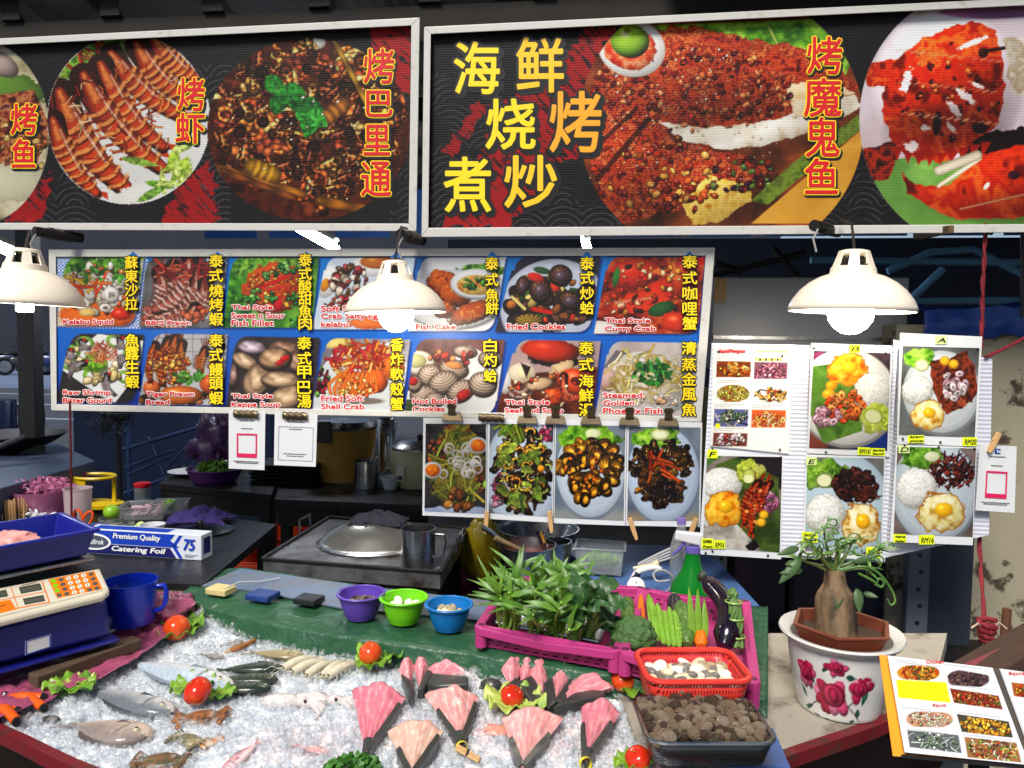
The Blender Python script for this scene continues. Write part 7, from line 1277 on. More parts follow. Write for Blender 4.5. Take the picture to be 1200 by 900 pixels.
def ray_wing(label, ap, tl, tr, pink=(214, 128, 138), pale=(238, 205, 200), ridges=6, sk=(.6, .75), stub=None, tagc=None, pegd=None):
    a = on_ice(*ap, .008); t = T('ray_wing', label, 'ray wing', a); mb = MB(); pos = fan_mesh(mb, ap, tl, tr, pink, pale, ridges)
    part('flesh', mb, M_wet, t, solid=.006, ang=180)
    for u, ln, sg in ((0, sk[0], -1), (1, sk[1], 1)):
        if ln <= 0: continue
        d_ = (pos(1, .6) - pos(0, .6)).normalized() * sg; m = 12; pts = [pos(u, ln * k / m) for k in range(m + 1)]; mb = MB(); vs = []
        for k, p in enumerate(pts): w_ = .0075 * (1 - .5 * abs(k / m - .4)) * (1 if k < m else .4); vs += [p - d_ * .003 + Vr((0, 0, .012)), p + d_ * w_ + Vr((0, 0, .008)), p + d_ * w_ * .8 + Vr((0, 0, -.013)), p - d_ * .004 + Vr((0, 0, -.01))]
        mb.add(vs, [(i * 4 + q, i * 4 + (q + 1) % 4, i * 4 + 4 + (q + 1) % 4, i * 4 + 4 + q) for i in range(m) for q in range(4)] + [(0, 1, 2, 3), (m * 4 + 3, m * 4 + 2, m * 4 + 1, m * 4)]); part('skin_edge', mb, M_skin, t)
    if stub: e = on_ice(*stub, .004); part('tail_stub', MB().tube([pos(.5, .12), a, e], [.011, .01, .004], 10), M_skin, t)
    if tagc: e = on_ice(*tagc, .014); part('price_band', MB().lathe([(.011, -.005), (.0125, 0), (.011, .005)], e, 14, Rot(R(75), 3, 'X') @ Rot(.4, 3, 'Y')), mat('yellow_band', (215, 200, 40), .4), t)
    return t
ray_wing('deep pink cut ray wing standing tall, largest at the left of the rays', (430, 884), (413, 810), (476, 818), (212, 110, 128), (236, 178, 182), 6, (0, .8), (420, 894))
ray_wing('pale pink ray wing with a wooden peg at its base, middle of the upper row', (540, 873), (498, 816), (561, 818), (222, 150, 146), (240, 212, 204), 6, (.6, .8), (544, 882), (541, 876))
ray_wing('creamy pale ray wing cut off at the front edge beside the big pink wing', (482, 912), (455, 858), (520, 857), (218, 172, 152), (238, 216, 200), 6, (.5, .8))
ray_wing('wide pale pink ray wing below the lettuce tomato, front row', (612, 902), (588, 842), (660, 844), (222, 150, 148), (240, 208, 202), 7, (.5, .6))
ray_wing('narrow bright pink ray wing tagged yellow at the right of the front row', (686, 894), (682, 830), (727, 836), (214, 122, 136), (238, 186, 188), 5, (.6, .7), (682, 903), (686, 895))
p = on_ice(548, 883, .016); d_ = (on_ice(562, 891, .016) - p); t = T('clothes_peg', 'wooden peg clipped to the base of the pale pink ray wing', 'clothes peg', p)
for k in (-1, 1): part('wooden_half', MB().tube([p - d_ * .9 + Vr((0, k * .005, 0)), p + d_ + Vr((0, k * .003, 0))], .005, 6, flat=.7), M_wood, t)
part('spring', MB().tube([p + Vr((0, -.009, .002)), p + Vr((0, .009, .002))], .003), M_wire, t)
def slab(t, pxs, up=.033, th=.026, name='dark_skin'):
    q = [on_ice(*p, up) for p in pxs]; part(name, MB().hexa([v - Vr((0, 0, th)) for v in q], q), M_skin, t, True, bevel=.004)
def folded(label, loc, fans, slabs, head=None, blobs=()):
    t = T('sliced_ray', label, 'ray', on_ice(*loc))
    for s_ in slabs: slab(t, s_)
    for ap, tl, tr, rd in fans: mb = MB(); fan_mesh(mb, ap, tl, tr, (216, 132, 140), (238, 196, 194), rd, zt=.026, bul=.06); part('flesh_fold', mb, M_wet, t, solid=.006, ang=180)
    for px, py, r in blobs: p = on_ice(px, py, .02); s_ = sz(r, p); part('flesh_lump', MB().ball(p, (s_, s_ * .7, s_ * .7), 18, 12, lambda d: 1 + .25 * mnoise.noise(d * 2.5)), mat('pink_flesh', (216, 140, 148), .3, var=.12, vs=50, sub=.2), t)
    if head:
        p = on_ice(*head[:2], .014); s_ = sz(head[2], p); part('head', MB().ball(p, (s_ * 1.2, s_ * .8, s_ * .7), 22, 14, lambda d: 1 + .12 * mnoise.noise(d * 3)), M_skin, t); part('snout', MB().tube([p, p + Vr((-s_ * 1.3, -s_ * .4, -.004))], [s_ * .45, s_ * .12], 10), M_skin, t); part('eye', MB().ball(p + Vr((-s_ * .3, -s_ * .6, s_ * .4)), s_ * .12, 10, 8), mat('dull_eye', (120, 110, 80), .2), t)
    return t
folded('small sliced dark-skinned ray with pink folds, behind the pale pegged wing', (505, 800), [((480, 812), (468, 786), (484, 780), 2), ((492, 806), (486, 781), (501, 781), 2), ((508, 798), (502, 783), (546, 788), 3)], [[(470, 790), (477, 785), (486, 808), (481, 817)], [(489, 806), (500, 783), (507, 786), (497, 806)], [(500, 800), (506, 788), (549, 792), (549, 801), (515, 803)]])
t = folded('large sliced dark ray spread in pink folds behind the lettuce tomato', (640, 805), [((600, 808), (588, 786), (614, 778), 3), ((636, 824), (620, 786), (643, 783), 4), ((650, 826), (648, 785), (676, 783), 4), ((648, 830), (672, 798), (716, 806), 5), ((612, 808), (610, 782), (626, 784), 2)], [[(590, 803), (606, 792), (620, 812), (604, 820)], [(606, 798), (626, 789), (638, 824), (622, 822)], [(636, 800), (648, 792), (652, 822), (642, 828)], [(648, 828), (680, 806), (710, 809), (708, 815), (668, 822)], [(650, 818), (668, 792), (676, 794), (658, 824)]], (576, 803, 11), ((600, 780, 11), (660, 778, 10), (617, 780, 8), (712, 806, 7), (690, 797, 7), (676, 790, 6)))
p = on_ice(584, 856, .0); solo('flesh_scrap', 'small orange-pink scrap of flesh half sunk between two ray wings', 'fish scrap', MB().ball(p, (.03, .018, .01), 14, 8, lambda d: 1 + .4 * mnoise.noise(d * 3)), mat('orange_flesh', (220, 140, 120), .3, sub=.3))
# ---- tomatoes on lettuce
M_tom = mat('tomato_skin', (196, 40, 14), .16, var=.12, vs=14, col2=(214, 92, 28), thr=(.5, .75), coat=.3, sub=.08)
M_tom2 = mat('orange_tomato_skin', (208, 70, 22), .2, var=.15, vs=12, col2=(222, 120, 48), thr=(.5, .8), coat=.2, sub=.08)
M_let = mat('lettuce_leaf', (118, 158, 44), .4, var=.3, vs=24, col2=(70, 120, 28), thr=(.45, .65), sub=.1)
M_let2 = mat('pale_lettuce', (176, 190, 92), .4, var=.25, vs=24, col2=(110, 150, 50), thr=(.5, .7), sub=.1)
def lettuce(name, label, px, py, r, m, seed, sx=1, up=.004, cat='lettuce', frill=9, span=6.283, rz=0):
    c = on_ice(px, py, up + .012); s_ = sz(r * 1.2, c); g = random.Random(seed); ph = g.uniform(0, 6)
    def f(u, v):
        an = u * span + rz; rr = v * s_ * (1 + .25 * mnoise.noise(Vr((cos(an) * 1.5 + seed, sin(an) * 1.5, 0)))); k = v ** 2
        return c + Vr((cos(an) * rr * sx, sin(an) * rr, .004 + s_ * .55 * k * (.35 + .3 * sin(an * frill + ph) + .3 * mnoise.noise(Vr((an * 5, v * 4, seed)))) + .004 * mnoise.noise(Vr((an * 8, v * 9, seed)))))
    return solo(name, label, cat, MB().grid(f, 96, 14), m, solid=.0012, ang=180)
TOM = [(207, 737, 15, 0, 'tomato on lettuce at the far left corner of the ice by the green ledge'), (232, 811, 17, 1, 'large tomato on lettuce beside the three dark green fish'), (434, 767, 14, 1, 'tomato with lettuce frill against the ledge, between prawns and the small sliced ray'), (600, 817, 13.5, 2, 'tomato on a round pale lettuce leaf before the large sliced ray'), (730, 799, 13, 1, 'tomato on lettuce beside the red clam basket'), (747, 890, 15.5, 1, 'tomato at the front edge of the ice below the steel basket')]
LET = [((207, 742, 21, 1), (214, 734, 20, 2)), ((226, 806, 22, 3), (257, 815, 15, 4)), ((452, 766, 24, 5), (436, 778, 18, 6)), ((604, 826, 29, 7),), ((716, 796, 18, 8), (748, 808, 22, 9)), ((742, 897, 18, 10),)]
for i, ((px, py, r, k, l), ll) in enumerate(zip(TOM, LET)):
    for q in ll: lettuce('lettuce', '%s lettuce leaf under the %s' % (['frilly', 'second frilly'][ll.index(q)], l.split(' on ')[0].split(' with ')[0].split(' at ')[0] + ' ' + ['by the ledge corner', 'beside the dark green fish', 'against the ledge middle', 'before the large sliced ray', 'beside the red basket', 'at the front ice edge'][i]), *q[:3], M_let2 if i == 3 else M_let, q[3])
    b = on_ice(px, py + r * .75, .012); s_ = sz(r, b); c = b + Vr((0, 0, s_ * .85)); t = T('tomato', l, 'tomato', b, 'tomatoes on the ice'); tilt = Rot(R(25), 3, 'X') @ Rot(rnd.uniform(-.4, .4), 3, 'Y')
    part('fruit', MB().ball(c, (s_ * (1 + .08 * sin(i * 5)), s_, s_ * (.9 + .06 * cos(i * 3))), 32, 20, lambda d: 1 + .025 * sin(math.atan2(d.y, d.x) * 5) * (1 - d.z * d.z) - .16 * max(0, d.z - .86) / .14 * .6, rot=tilt), M_tom if i % 2 else M_tom2, t, ang=180); part('stem_scar', MB().ball(c + tilt @ Vr((0, 0, s_ * .84)), (s_ * .1, s_ * .1, s_ * .04), 10, 6), mat('stem_scar', (120, 120, 40), .6), t)
lettuce('lettuce', 'curled lettuce leaf with a cucumber slice beside the orange pliers', 82, 806, 20, M_let, 21, 1.3); lettuce('lettuce', 'small curled lettuce leaf right of the cucumber slice', 94, 800, 12, M_let2, 23)
p = on_ice(70, 811, .014); solo('cucumber', 'dark rimmed cucumber slice on lettuce by the orange pliers', 'cucumber', MB().ball(p, (.022, .015, .012), 16, 10), mat('cucumber_skin', (52, 92, 30), .3, var=.3, vs=60))
mb = MB(); c = on_ice(415, 905, .012)
for k in range(420): d = Vr((rnd.gauss(0, 1), rnd.gauss(0, 1), abs(rnd.gauss(0, .6)))).normalized(); q = c + Vr((d.x * .055, d.y * .035, d.z * .03)) * rnd.uniform(.5, 1); a = Vr((rnd.gauss(0, 1), rnd.gauss(0, 1), rnd.gauss(0, 1))).normalized(); b = a.orthogonal().normalized(); s_ = .006; mb.add([q - a * s_, q - b * s_, q + a * s_, q + b * s_], [(0, 1, 2, 3)])
solo('parsley', 'curly green parsley sprig at the bottom edge left of the creamy wing', 'parsley', mb, mat('parsley_green', (58, 112, 34), .5, var=.35, vs=60), smooth=False)
# pliers with orange grips
def pliers(label, a, b, c_, w_):
    p = on_ice(*a, .02); t = T('pliers', label, 'pliers', p, 'orange gripped pliers'); M_o = mat('orange_grip', (222, 88, 18), .35)
    for q, s2 in ((b, 1), (c_, -1)):
        e = on_ice(*q, .02); m_ = p.lerp(e, .55) + Vr((0, 0, .006)); n = (e - p).cross(Vr((0, 0, 1))).normalized() * .012 * s2; part('grip', MB().tube([p.lerp(e, .15), m_ + n, e + n * .4], [.008, .01, .009], 10), M_o, t); part('grip_end', MB().tube([e + n * .4, e + (e - p) * .1], [.0085, .007], 10), M_black, t)
    d_ = (p - (on_ice(*b, .02) + on_ice(*c_, .02)) / 2).normalized(); part('jaws', MB().tube([p - d_ * .01, p + d_ * .05], [.012, .005], 8, flat=.6), M_dark, t); part('pivot', MB().ball(p + Vr((0, 0, .008)), .006, 10, 6), M_steel, t)
pliers('orange-gripped pliers lying open on ice, the pair nearer the lettuce', (6, 818), (50, 816), (48, 830), 8); pliers('orange-gripped pliers at the left edge nearest the boat rim', (-20, 828), (20, 832), (16, 846), 8)
# ---- weighing scale, meat tub, mug, plank
A_, B_ = P(-70, 808, z=ZL + .012), P(133, 752, z=ZL + .012); e1 = (B_ - A_).normalized(); nb = Vr((-e1.y, e1.x, 0)).normalized()      # nb points back
if nb.y < 0: nb = -nb
def VF(px, py, back=0.0):
    r = ray(px, py); p0 = A_ + nb * back; return CAM + r * ((p0 - CAM).dot(nb) / r.dot(nb))
Z_ = Vr((0, 0, 1))
t = T('weighing_scale', 'cream and blue digital weighing scale with an orange keypad beside the mug', 'scale', (A_ + B_) / 2)
M_sb = mat('deep_blue_plastic', (20, 24, 110), .35, var=.06, bump=.05, bs=300); M_sc = mat('cream_casing', (206, 198, 176), .4, var=.05)
c4 = [VF(-70, 797), VF(131, 746), VF(126, 701), VF(-70, 752)]
part('blue_cover', MB().hexa([c4[0], c4[1], c4[1] + nb * .2, c4[0] + nb * .2], [c4[3], c4[2], c4[2] + nb * .2, c4[3] + nb * .2]), M_sb, t, True, bevel=.01)
f4 = [A_ - nb * .012, B_ - nb * .012 + e1 * .01, B_ + nb * .22 + e1 * .01, A_ + nb * .22]; part('base_flange', MB().hexa(f4, [v + Z_ * .008 for v in f4]), M_sb, t, True, bevel=.003)
pb = [VF(-70, 745, -.02), VF(120, 698.5, -.02), VF(128.5, 691, -.015), VF(117, 665.5, .06), VF(-70, 702, .06)]; dn = Z_ * .014; kp = (tuple(pb[0]), tuple((pb[1] - pb[0]).cross(pb[4] - pb[0]).normalized())); fk = flatmap(plane=kp); pb[2], pb[3] = fk(128.5, 691), fk(117, 665.5)
part('casing', MB().hexa([p - dn for p in pb[:3]] + [p - dn * 1.5 for p in pb[3:]], pb), M_sc, t, True, bevel=.004)
part('casing_back', MB().hexa([pb[4] - dn * 3, pb[3] - dn * 3, pb[3] + nb * .14 - dn * 3, pb[4] + nb * .14 - dn * 3], [pb[4] - Z_ * .004, pb[3] - Z_ * .004, pb[3] + nb * .14 - Z_ * .004, pb[4] + nb * .14 - Z_ * .004]), mat('dark_casing', (52, 52, 56), .5), t, True, bevel=.003)
c = Cv([(-60, 703), (114, 668), (124, 691), (-60, 738)], 2.2, (206, 198, 176))
def rr(pts, col): c.poly(pts, col, soft=.8)
AX = lambda u, v: (56 + u * 52 + v * 9.5, 679 - u * 9.5 + v * 23)     # keypad frame
rr([AX(0, 0), AX(1.04, 0.02), AX(1.06, .95), AX(.03, 1)], (228, 120, 28))
for i in range(6):
    for j in range(4):
        cl = (120, 200, 30) if i == 0 and j < 3 else (95, 92, 88) if i in (0, 1, 5) or (i == 4 and j == 3) else (228, 224, 214)
        x, y = AX(.1 + i * .17, .14 + j * .24); c.ell(x, y, 3.1, 2.2, -.15, cl, .1)
        if cl[0] > 200: c.line([(x - .5, y - .8), (x + .3, y + .8)], .45, (90, 85, 80), sh=0)
BX = lambda u, v: (0 + u * 50 + v * 9, 690 - u * 9.5 + v * 26)
for (u0, v0, u1, v1) in ((-.6, .0, .98, .98),):
    q = [BX(u0, v0), BX(u1, v0), BX(u1, v1), BX(u0, v1)]
    for i in range(4): c.line([q[i], q[(i + 1) % 4]], .7, (215, 110, 50), sh=0)
c.line([BX(.25, 0), BX(.25, .98)], .5, (215, 110, 50), sh=0); c.line([BX(-.6, .5), BX(.98, .5)], .5, (215, 110, 50), sh=0)
for (u0, v0, u1, v1) in ((.42, .1, .92, .4), (.42, .62, .9, .9), (-.25, .1, .12, .4)): rr([BX(u0, v0), BX(u1, v0), BX(u1, v1), BX(u0, v1)], (70, 72, 62)); rr([BX(u0 + .03, v0 + .07), BX(u1 - .03, v0 + .07), BX(u1 - .03, v1 - .05), BX(u0 + .03, v1 - .05)], (88, 90, 78))
rr([BX(-.6, .55), BX(.14, .55), BX(.2, 1.02), BX(-.6, 1.1)], (228, 120, 28)); c.line([BX(.5, .05), BX(.85, .04)], .5, (90, 85, 80), sh=0); c.line([BX(-.5, .8), BX(0, .74)], .5, (120, 60, 20), sh=0)
c.sheet('keypad_panel', None, M_gloss, t, plane=kp, lift=.0012, gain=.9)
lb = [VF(29.5, 751.5, -.0016), VF(60, 743, -.0016), VF(60, 758, -.0016), VF(29.5, 768, -.0016)]; o = part('sticker', MB().hexa([v + nb * .0006 for v in lb], lb), M_wht, t, False)
def ins4(q, k): ce = sum(q, Vr()) / 4; return [ce + (v - ce) * k for v in q]
i1, i2 = ins4(lb, .97), ins4(lb, .86); mb = MB()
for i in range(4): j = (i + 1) % 4; mb.hexa([i1[i] - nb * .0002, i1[j] - nb * .0002, i2[j] - nb * .0002, i2[i] - nb * .0002], [i1[i] - nb * .0006, i1[j] - nb * .0006, i2[j] - nb * .0006, i2[i] - nb * .0006])
part('sticker_border', mb, M_fb, o, False)
pa, pc = VF(-70, 694, .05), VF(112, 656, .05); part('platform', MB().hexa([pa, pc, pc + nb * .24, pa + nb * .24], [v + Z_ * .008 for v in (pa, pc, pc + nb * .24, pa + nb * .24)]), M_steel, t, False, bevel=.002)
ba, bb = pa + Z_ * .012 + nb * .01, pc + Z_ * .012 + nb * .01 - e1 * .015
t = T('meat_tub', 'deep blue plastic tub on the scale holding pale pink meat', 'tub', (ba + bb) / 2); M_tb = mat('royal_blue_plastic', (24, 30, 128), .32, var=.05, coat=.1)
h = .062; D = .2; fl = .014; bot = [ba, bb, bb + nb * D, ba + nb * D]; top = [ba - nb * fl + Z_ * h, bb - nb * fl + e1 * fl + Z_ * h, bb + nb * (D + fl) + e1 * fl + Z_ * h, ba + nb * (D + fl) + Z_ * h]; ce = sum(top, Vr()) / 4
lip = [v + (v - ce).normalized() * .012 for v in top]; ins = [v + (ce - v).normalized() * .006 for v in top]; cb = sum(bot, Vr()) / 4; insb = [v + (cb - v).normalized() * .006 + Z_ * .004 for v in bot]
rings = [bot, [v - Z_ * .008 for v in top], [v - Z_ * .008 for v in lip], lip, [v + Z_ * .001 for v in ins], insb]
part('tub_wall', MB().add([v for r_ in rings for v in r_], [(k * 4 + i, k * 4 + (i + 1) % 4, k * 4 + 4 + (i + 1) % 4, k * 4 + 4 + i) for k in range(5) for i in range(4)] + [(3, 2, 1, 0), (20, 21, 22, 23)]), M_tb, t, False, bevel=.003)
p = P(12, 634, z=(ba + Z_ * (h - .012)).z); solo('meat', 'pale pink slab of meat lying in the blue tub on the scale', 'meat', MB().ball(p, (.055, .04, .022), 24, 14, lambda d: 1 + .3 * mnoise.noise(d * 2.2)), mat('pink_meat', (222, 150, 142), .35, var=.1, vs=30, sub=.2))
c_ = P(153, 728, z=ZL + .0); s_ = sz(1, c_); t = T('blue_mug', 'bright blue plastic measuring mug with an angular handle next to the scale', 'mug', c_); M_mug = mat('bright_blue_plastic', (12, 40, 165), .25, var=.04, coat=.2)
vessel(t, c_, 26 * s_, 30 * s_, 47 * s_, .003, M_mug, 'mug_wall', lip=.001); r0 = Vr((1, .15, 0)).normalized(); part('handle', MB().tube([c_ + r0 * 28 * s_ + Z_ * 42 * s_, c_ + r0 * 40 * s_ + Z_ * 43 * s_, c_ + r0 * 42 * s_ + Z_ * 38 * s_, c_ + r0 * 41 * s_ + Z_ * 22 * s_, c_ + r0 * 37 * s_ + Z_ * 16 * s_, c_ + r0 * 27 * s_ + Z_ * 12 * s_], .006, 10), M_mug, t); part('water', MB().lathe([(.001, 38 * s_), (28 * s_, 38 * s_)], c_, 32), mat('water_surface', (10, 40, 130), .03), t)
pa, pc = P(38, 795, z=ZI + .04), P(160, 750, z=ZI + .045); d_ = (pc - pa).normalized(); n_ = Vr((-d_.y, d_.x, 0)) * .02; solo('plank', 'dark weathered wooden plank in front of the scale on pink plastic', 'plank', MB().hexa([pa - n_ - Z_ * .02, pc - n_ - Z_ * .02, pc + n_ - Z_ * .02, pa + n_ - Z_ * .02], [pa - n_ + Z_ * .008, pc - n_ + Z_ * .008, pc + n_ + Z_ * .008, pa + n_ + Z_ * .008]), mat('dark_plank', (78, 60, 46), .75, var=.35, vs=14, stretch=(1, 3, 3), bump=.25), smooth=False, bevel=.003)
p = P(196, 698, z=ZL - .01); solo('wooden_block', 'brown wooden block lying behind the mug on the stone slab', 'block', MB().box(p + Vr((0, .03, -.008)), (.13, .09, .02)), mat('brown_block', (96, 72, 56), .75, var=.3, vs=20), smooth=False, bevel=.003)
# small things on the ledge
def slabbox(name, label, cat, px, py, w_, d, h, m, rz=-.2):
    p = P(px, py, z=ZL + .013); return solo(name, label, cat, MB().box(p + Vr((0, 0, h / 2)), (w_, d, h), Rot(rz, 3, 'Z')), m, smooth=False, bevel=.003)
slabbox('sponge', 'pale yellow sponge with a wire on the grey-blue sheet', 'sponge', 259, 695, .066, .05, .018, mat('yellow_sponge', (200, 184, 130), .9, var=.15, vs=90, bump=.4, bs=200)); p = P(262, 690, z=ZL + .032); solo('wire', 'thin white wire trailing from the yellow sponge', 'wire', MB().tube([p, p + Vr((.02, .05, .004)), p + Vr((.05, .11, -.012)), p + Vr((.09, .16, -.016))], .0018, 6), M_white)
slabbox('flat_box', 'small blue and black flat box between the sponge and the black box', 'box', 308, 701, .072, .06, .016, mat('blue_box_lid', (32, 58, 120), .45, var=.3, vs=40)); slabbox('flat_box', 'small matt black flat box beside the purple basket', 'box', 362, 706, .066, .055, .016, mat('matt_black', (26, 28, 34), .5))
# ---- shellfish baskets
def perf(name, col, sx, sz_, rough=.35, metal=0, fill=.5, lo=.2):
    m = mat(name, col, rough, metal); n = m.node_tree.nodes; L = m.node_tree.links; b = n['Principled BSDF']; tc = n.new('ShaderNodeTexCoord'); sp = n.new('ShaderNodeSeparateXYZ'); L.new(tc.outputs['Object'], sp.inputs[0])
    def M(op, a, b_=None):
        q = n.new('ShaderNodeMath'); q.operation = op
        for i, x in enumerate((a, b_)):
            if x is None: continue
            if isinstance(x, (int, float)): q.inputs[i].default_value = x
            else: L.new(x, q.inputs[i])
        return q.outputs[0]
    h = M('ADD', sp.outputs[0], sp.outputs[1]); fx = M('LESS_THAN', M('FRACT', M('MULTIPLY', h, sx)), fill); fz = M('LESS_THAN', M('FRACT', M('MULTIPLY', sp.outputs[2], sz_)), .62); hole = M('MULTIPLY', fx, fz); L.new(M('SUBTRACT', 1, hole), b.inputs['Alpha']); return m
def clam_mesh(mb, c, r, rot, ridge=5, fat=.42, open_=0):
    for s2 in (1, -1):
        def f(d): return 1 + .025 * sin(hypot(d.x, d.y + 1) * 22) + .12 * (d.y < 0) * -abs(d.y)
        mb.ball(c, (r, r * .8, r * fat), 16, 8, f, rot=rot @ Rot(s2 * open_, 3, 'X'))
        break
M_cl = [mat('pale_clam', (205, 190, 150), .3, var=.25, vs=3, bump=.6, bs=4, bd=.1), mat('cream_clam', (222, 208, 176), .3, var=.2, vs=2, col2=(170, 120, 60), thr=(.55, .75)), mat('grey_clam', (112, 108, 102), .3, var=.3, vs=3), mat('white_clam', (225, 220, 205), .28, var=.12, vs=3)]
M_ck = [mat('brown_cockle', (150, 128, 104), .22, var=.3, vs=4, wave=('X', 3.4, .7), bd=.08), mat('dark_cockle', (92, 76, 62), .22, var=.3, vs=4, wave=('X', 3.4, .7), bd=.08), mat('grey_cockle', (170, 152, 130), .22, var=.3, vs=4, wave=('X', 3.4, .7), bd=.08)]
def shells(kind, label, group, n, V, hx, hy, r, mats, zfun, fat=.45):
    protos = []
    for m in mats:
        mb = MB(); clam_mesh(mb, Vr((0, 0, 0)), 1, Matrix.Identity(3), fat=fat); o = solo(kind, label, kind, mb, m, group, ang=180, loc=(0, 0, 0)); protos.append(o)
    used = set(); pos = []; tries = 0
    while len(pos) < n and tries < 9000:
        tries += 1; x, y = rnd.uniform(-hx, hx), rnd.uniform(-hy, hy); lim = r * (1.15 if tries < 6000 else .75)
        if all(hypot(x - a, y - b) > lim for a, b in pos): pos.append((x, y))
    for x, y in pos:
        k = rnd.randrange(len(mats)); o = protos[k] if k not in used else dup(protos[k]); used.add(k); q = r * rnd.uniform(.8, 1.2); o.location = V(x, y, zfun(x, y) + rnd.uniform(-.002, .005)); o.scale = (q, q, q); o.rotation_euler = (rnd.uniform(-.7, .7), rnd.uniform(-.6, .6), rnd.uniform(0, 6.28))
    for k, o in enumerate(protos):
        if k not in used: bpy.data.objects.remove(o)
def rim_band(t, V, w_, d, h, k, m, name='rim', r=.006, rad=.03):
    pts = []
    for cx, cy, a0 in ((1, 1, 0), (-1, 1, 1.5708), (-1, -1, 3.1416), (1, -1, 4.7124)):
        for q in range(6): a = a0 + q * .314; pts.append(V(cx * (w_ / 2 - rad) + rad * cos(a), cy * (d / 2 - rad) + rad * sin(a), h))
    part(name, MB().tube(pts + pts[:1], r, 8, False), m, t)
def rbasket(name, label, cat, fl_, fr_, d, h, m, rimm, z, taper=.88, rad=.03, rr_=.006):
    a, b = P(*fl_, z=z + h), P(*fr_, z=z + h); e = (b - a).normalized(); n_ = Vr((-e.y, e.x, 0)); w_ = (b - a).length; c = (a + b) / 2 + n_ * d / 2; c.z = z; V = lambda x, y, zz: c + e * x + n_ * y + Vr((0, 0, zz)); t = T(name, label, cat, c); t.rotation_euler = (0, 0, 0)
    def ring(k, zz):
        pts = []
        for cx, cy, a0 in ((1, 1, 0), (-1, 1, 1.5708), (-1, -1, 3.1416), (1, -1, 4.7124)):
            for q in range(6): an = a0 + q * .314; pts.append(V(cx * (w_ / 2 * k - rad) + rad * cos(an), cy * (d / 2 * k - rad) + rad * sin(an), zz))
        return pts
    rs_ = [ring(taper, 0), ring(1, h)]; n = 24; part('basket_wall', MB().add(rs_[0] + rs_[1], [(i, (i + 1) % n, n + (i + 1) % n, n + i) for i in range(n)]), m, t, ang=50, solid=.0015); part('basket_floor', MB().add(ring(taper, .001), [tuple(range(n))]), rimm, t, False); rim_band(t, V, w_, d, h, 1, rimm, r=rr_, rad=rad); return t, V, w_, c
M_rb = mat('coral_red_plastic', (205, 52, 42), .35, var=.05)
ZB = ZC + .075
t, V, w_, c = rbasket('clam_basket', 'coral red plastic basket of pale clams above the steel basket', 'basket', (762, 800), (884, 799), .145, .062, perf('coral_red_lattice', (205, 52, 42), 150, 80, fill=.45), M_rb, ZB)
solo('support_box', 'low dark box propping up the coral red basket behind the steel one', 'box', MB().box((c.x, c.y, (ZC + ZB) / 2 - .001), (.16, .11, ZB - ZC - .004)), M_dark, smooth=False)
shells('clam', 'smooth pale clam in the coral red plastic basket', 'clams in the coral red basket', 62, V, w_ * .40, .055, .0175, M_cl, lambda x, y: .03 + .008 * (1 - abs(x) / .11))
ZS2 = ZC + .058
t, V, w_, c = rbasket('cockle_basket', 'wire mesh steel basket full of brown cockles at the ice corner', 'basket', (762, 872), (913, 872), .165, .042, perf('steel_mesh', (120, 120, 122), 330, 330, .3, 1, .6), M_steel, ZS2, .9, .03, .0045)
shells('cockle', 'ribbed brown cockle heaped in the wire mesh basket', 'cockles in the steel basket', 150, V, w_ * .45, .07, .0125, M_ck, lambda x, y: .03 + .012 * (1 - (x / .13) ** 2) + rnd.uniform(-.003, .005), .78)
t, p, V = tub('storage_box', 'translucent box with a blue lid under the steel cockle basket', 'box', 850, 912, ZC - .05, .19, .13, .06, M_clear, rz=-.03); part('lid', MB().box(V(0, 0, .064), (.2, .14, .01)), mat('blue_lid', (60, 92, 150), .3), t, False, bevel=.003)
for (px, py, col, nm, l, n, r, mats, kd, lb) in ((423, 722, (88, 60, 160), 'lavender_plastic', 'small lavender plastic basket of brown sea snails on the ledge', 34, .008, M_ck, 'sea_snail', 'small brown sea snail in the lavender basket'), (473, 727, (108, 196, 22), 'lime_green_plastic', 'small lime green plastic basket with white clams between two others', 9, .014, M_cl[3:], 'clam', 'white clam lying in the lime green basket'), (526, 735, (16, 108, 178), 'azure_plastic', 'small azure blue plastic basket of clams beside the vegetable crate', 13, .0125, M_cl[:2], 'clam', 'brown-cream clam lying in the azure blue basket')):
    c_ = P(px, py, z=ZL + .013); s_ = sz(1, c_); m = mat(nm, col, .35, var=.05); t = T('small_basket', l, 'basket', c_); vessel(t, c_, 17 * s_, 26 * s_, 27 * s_, .002, m, 'basket_wall', lip=.003, curve=.25); rim_ring(t, c_, 27.5 * s_, 27.5 * s_, .0028, m); part('foot_ring', MB().lathe([(17 * s_, -.001), (17.5 * s_, .004), (16 * s_, .004)], c_, 28), m, t)
    shells(kd, lb, kd.replace('_', ' ') + 's in the ' + nm.split('_p')[0].replace('_', ' ') + ' basket', n, lambda x, y, z_: c_ + Vr((x, y, z_)), 13 * s_, 12 * s_, r, mats, lambda x, y: .036 + .004 * (1 - (x * x + y * y) / (.03 ** 2)), .6)
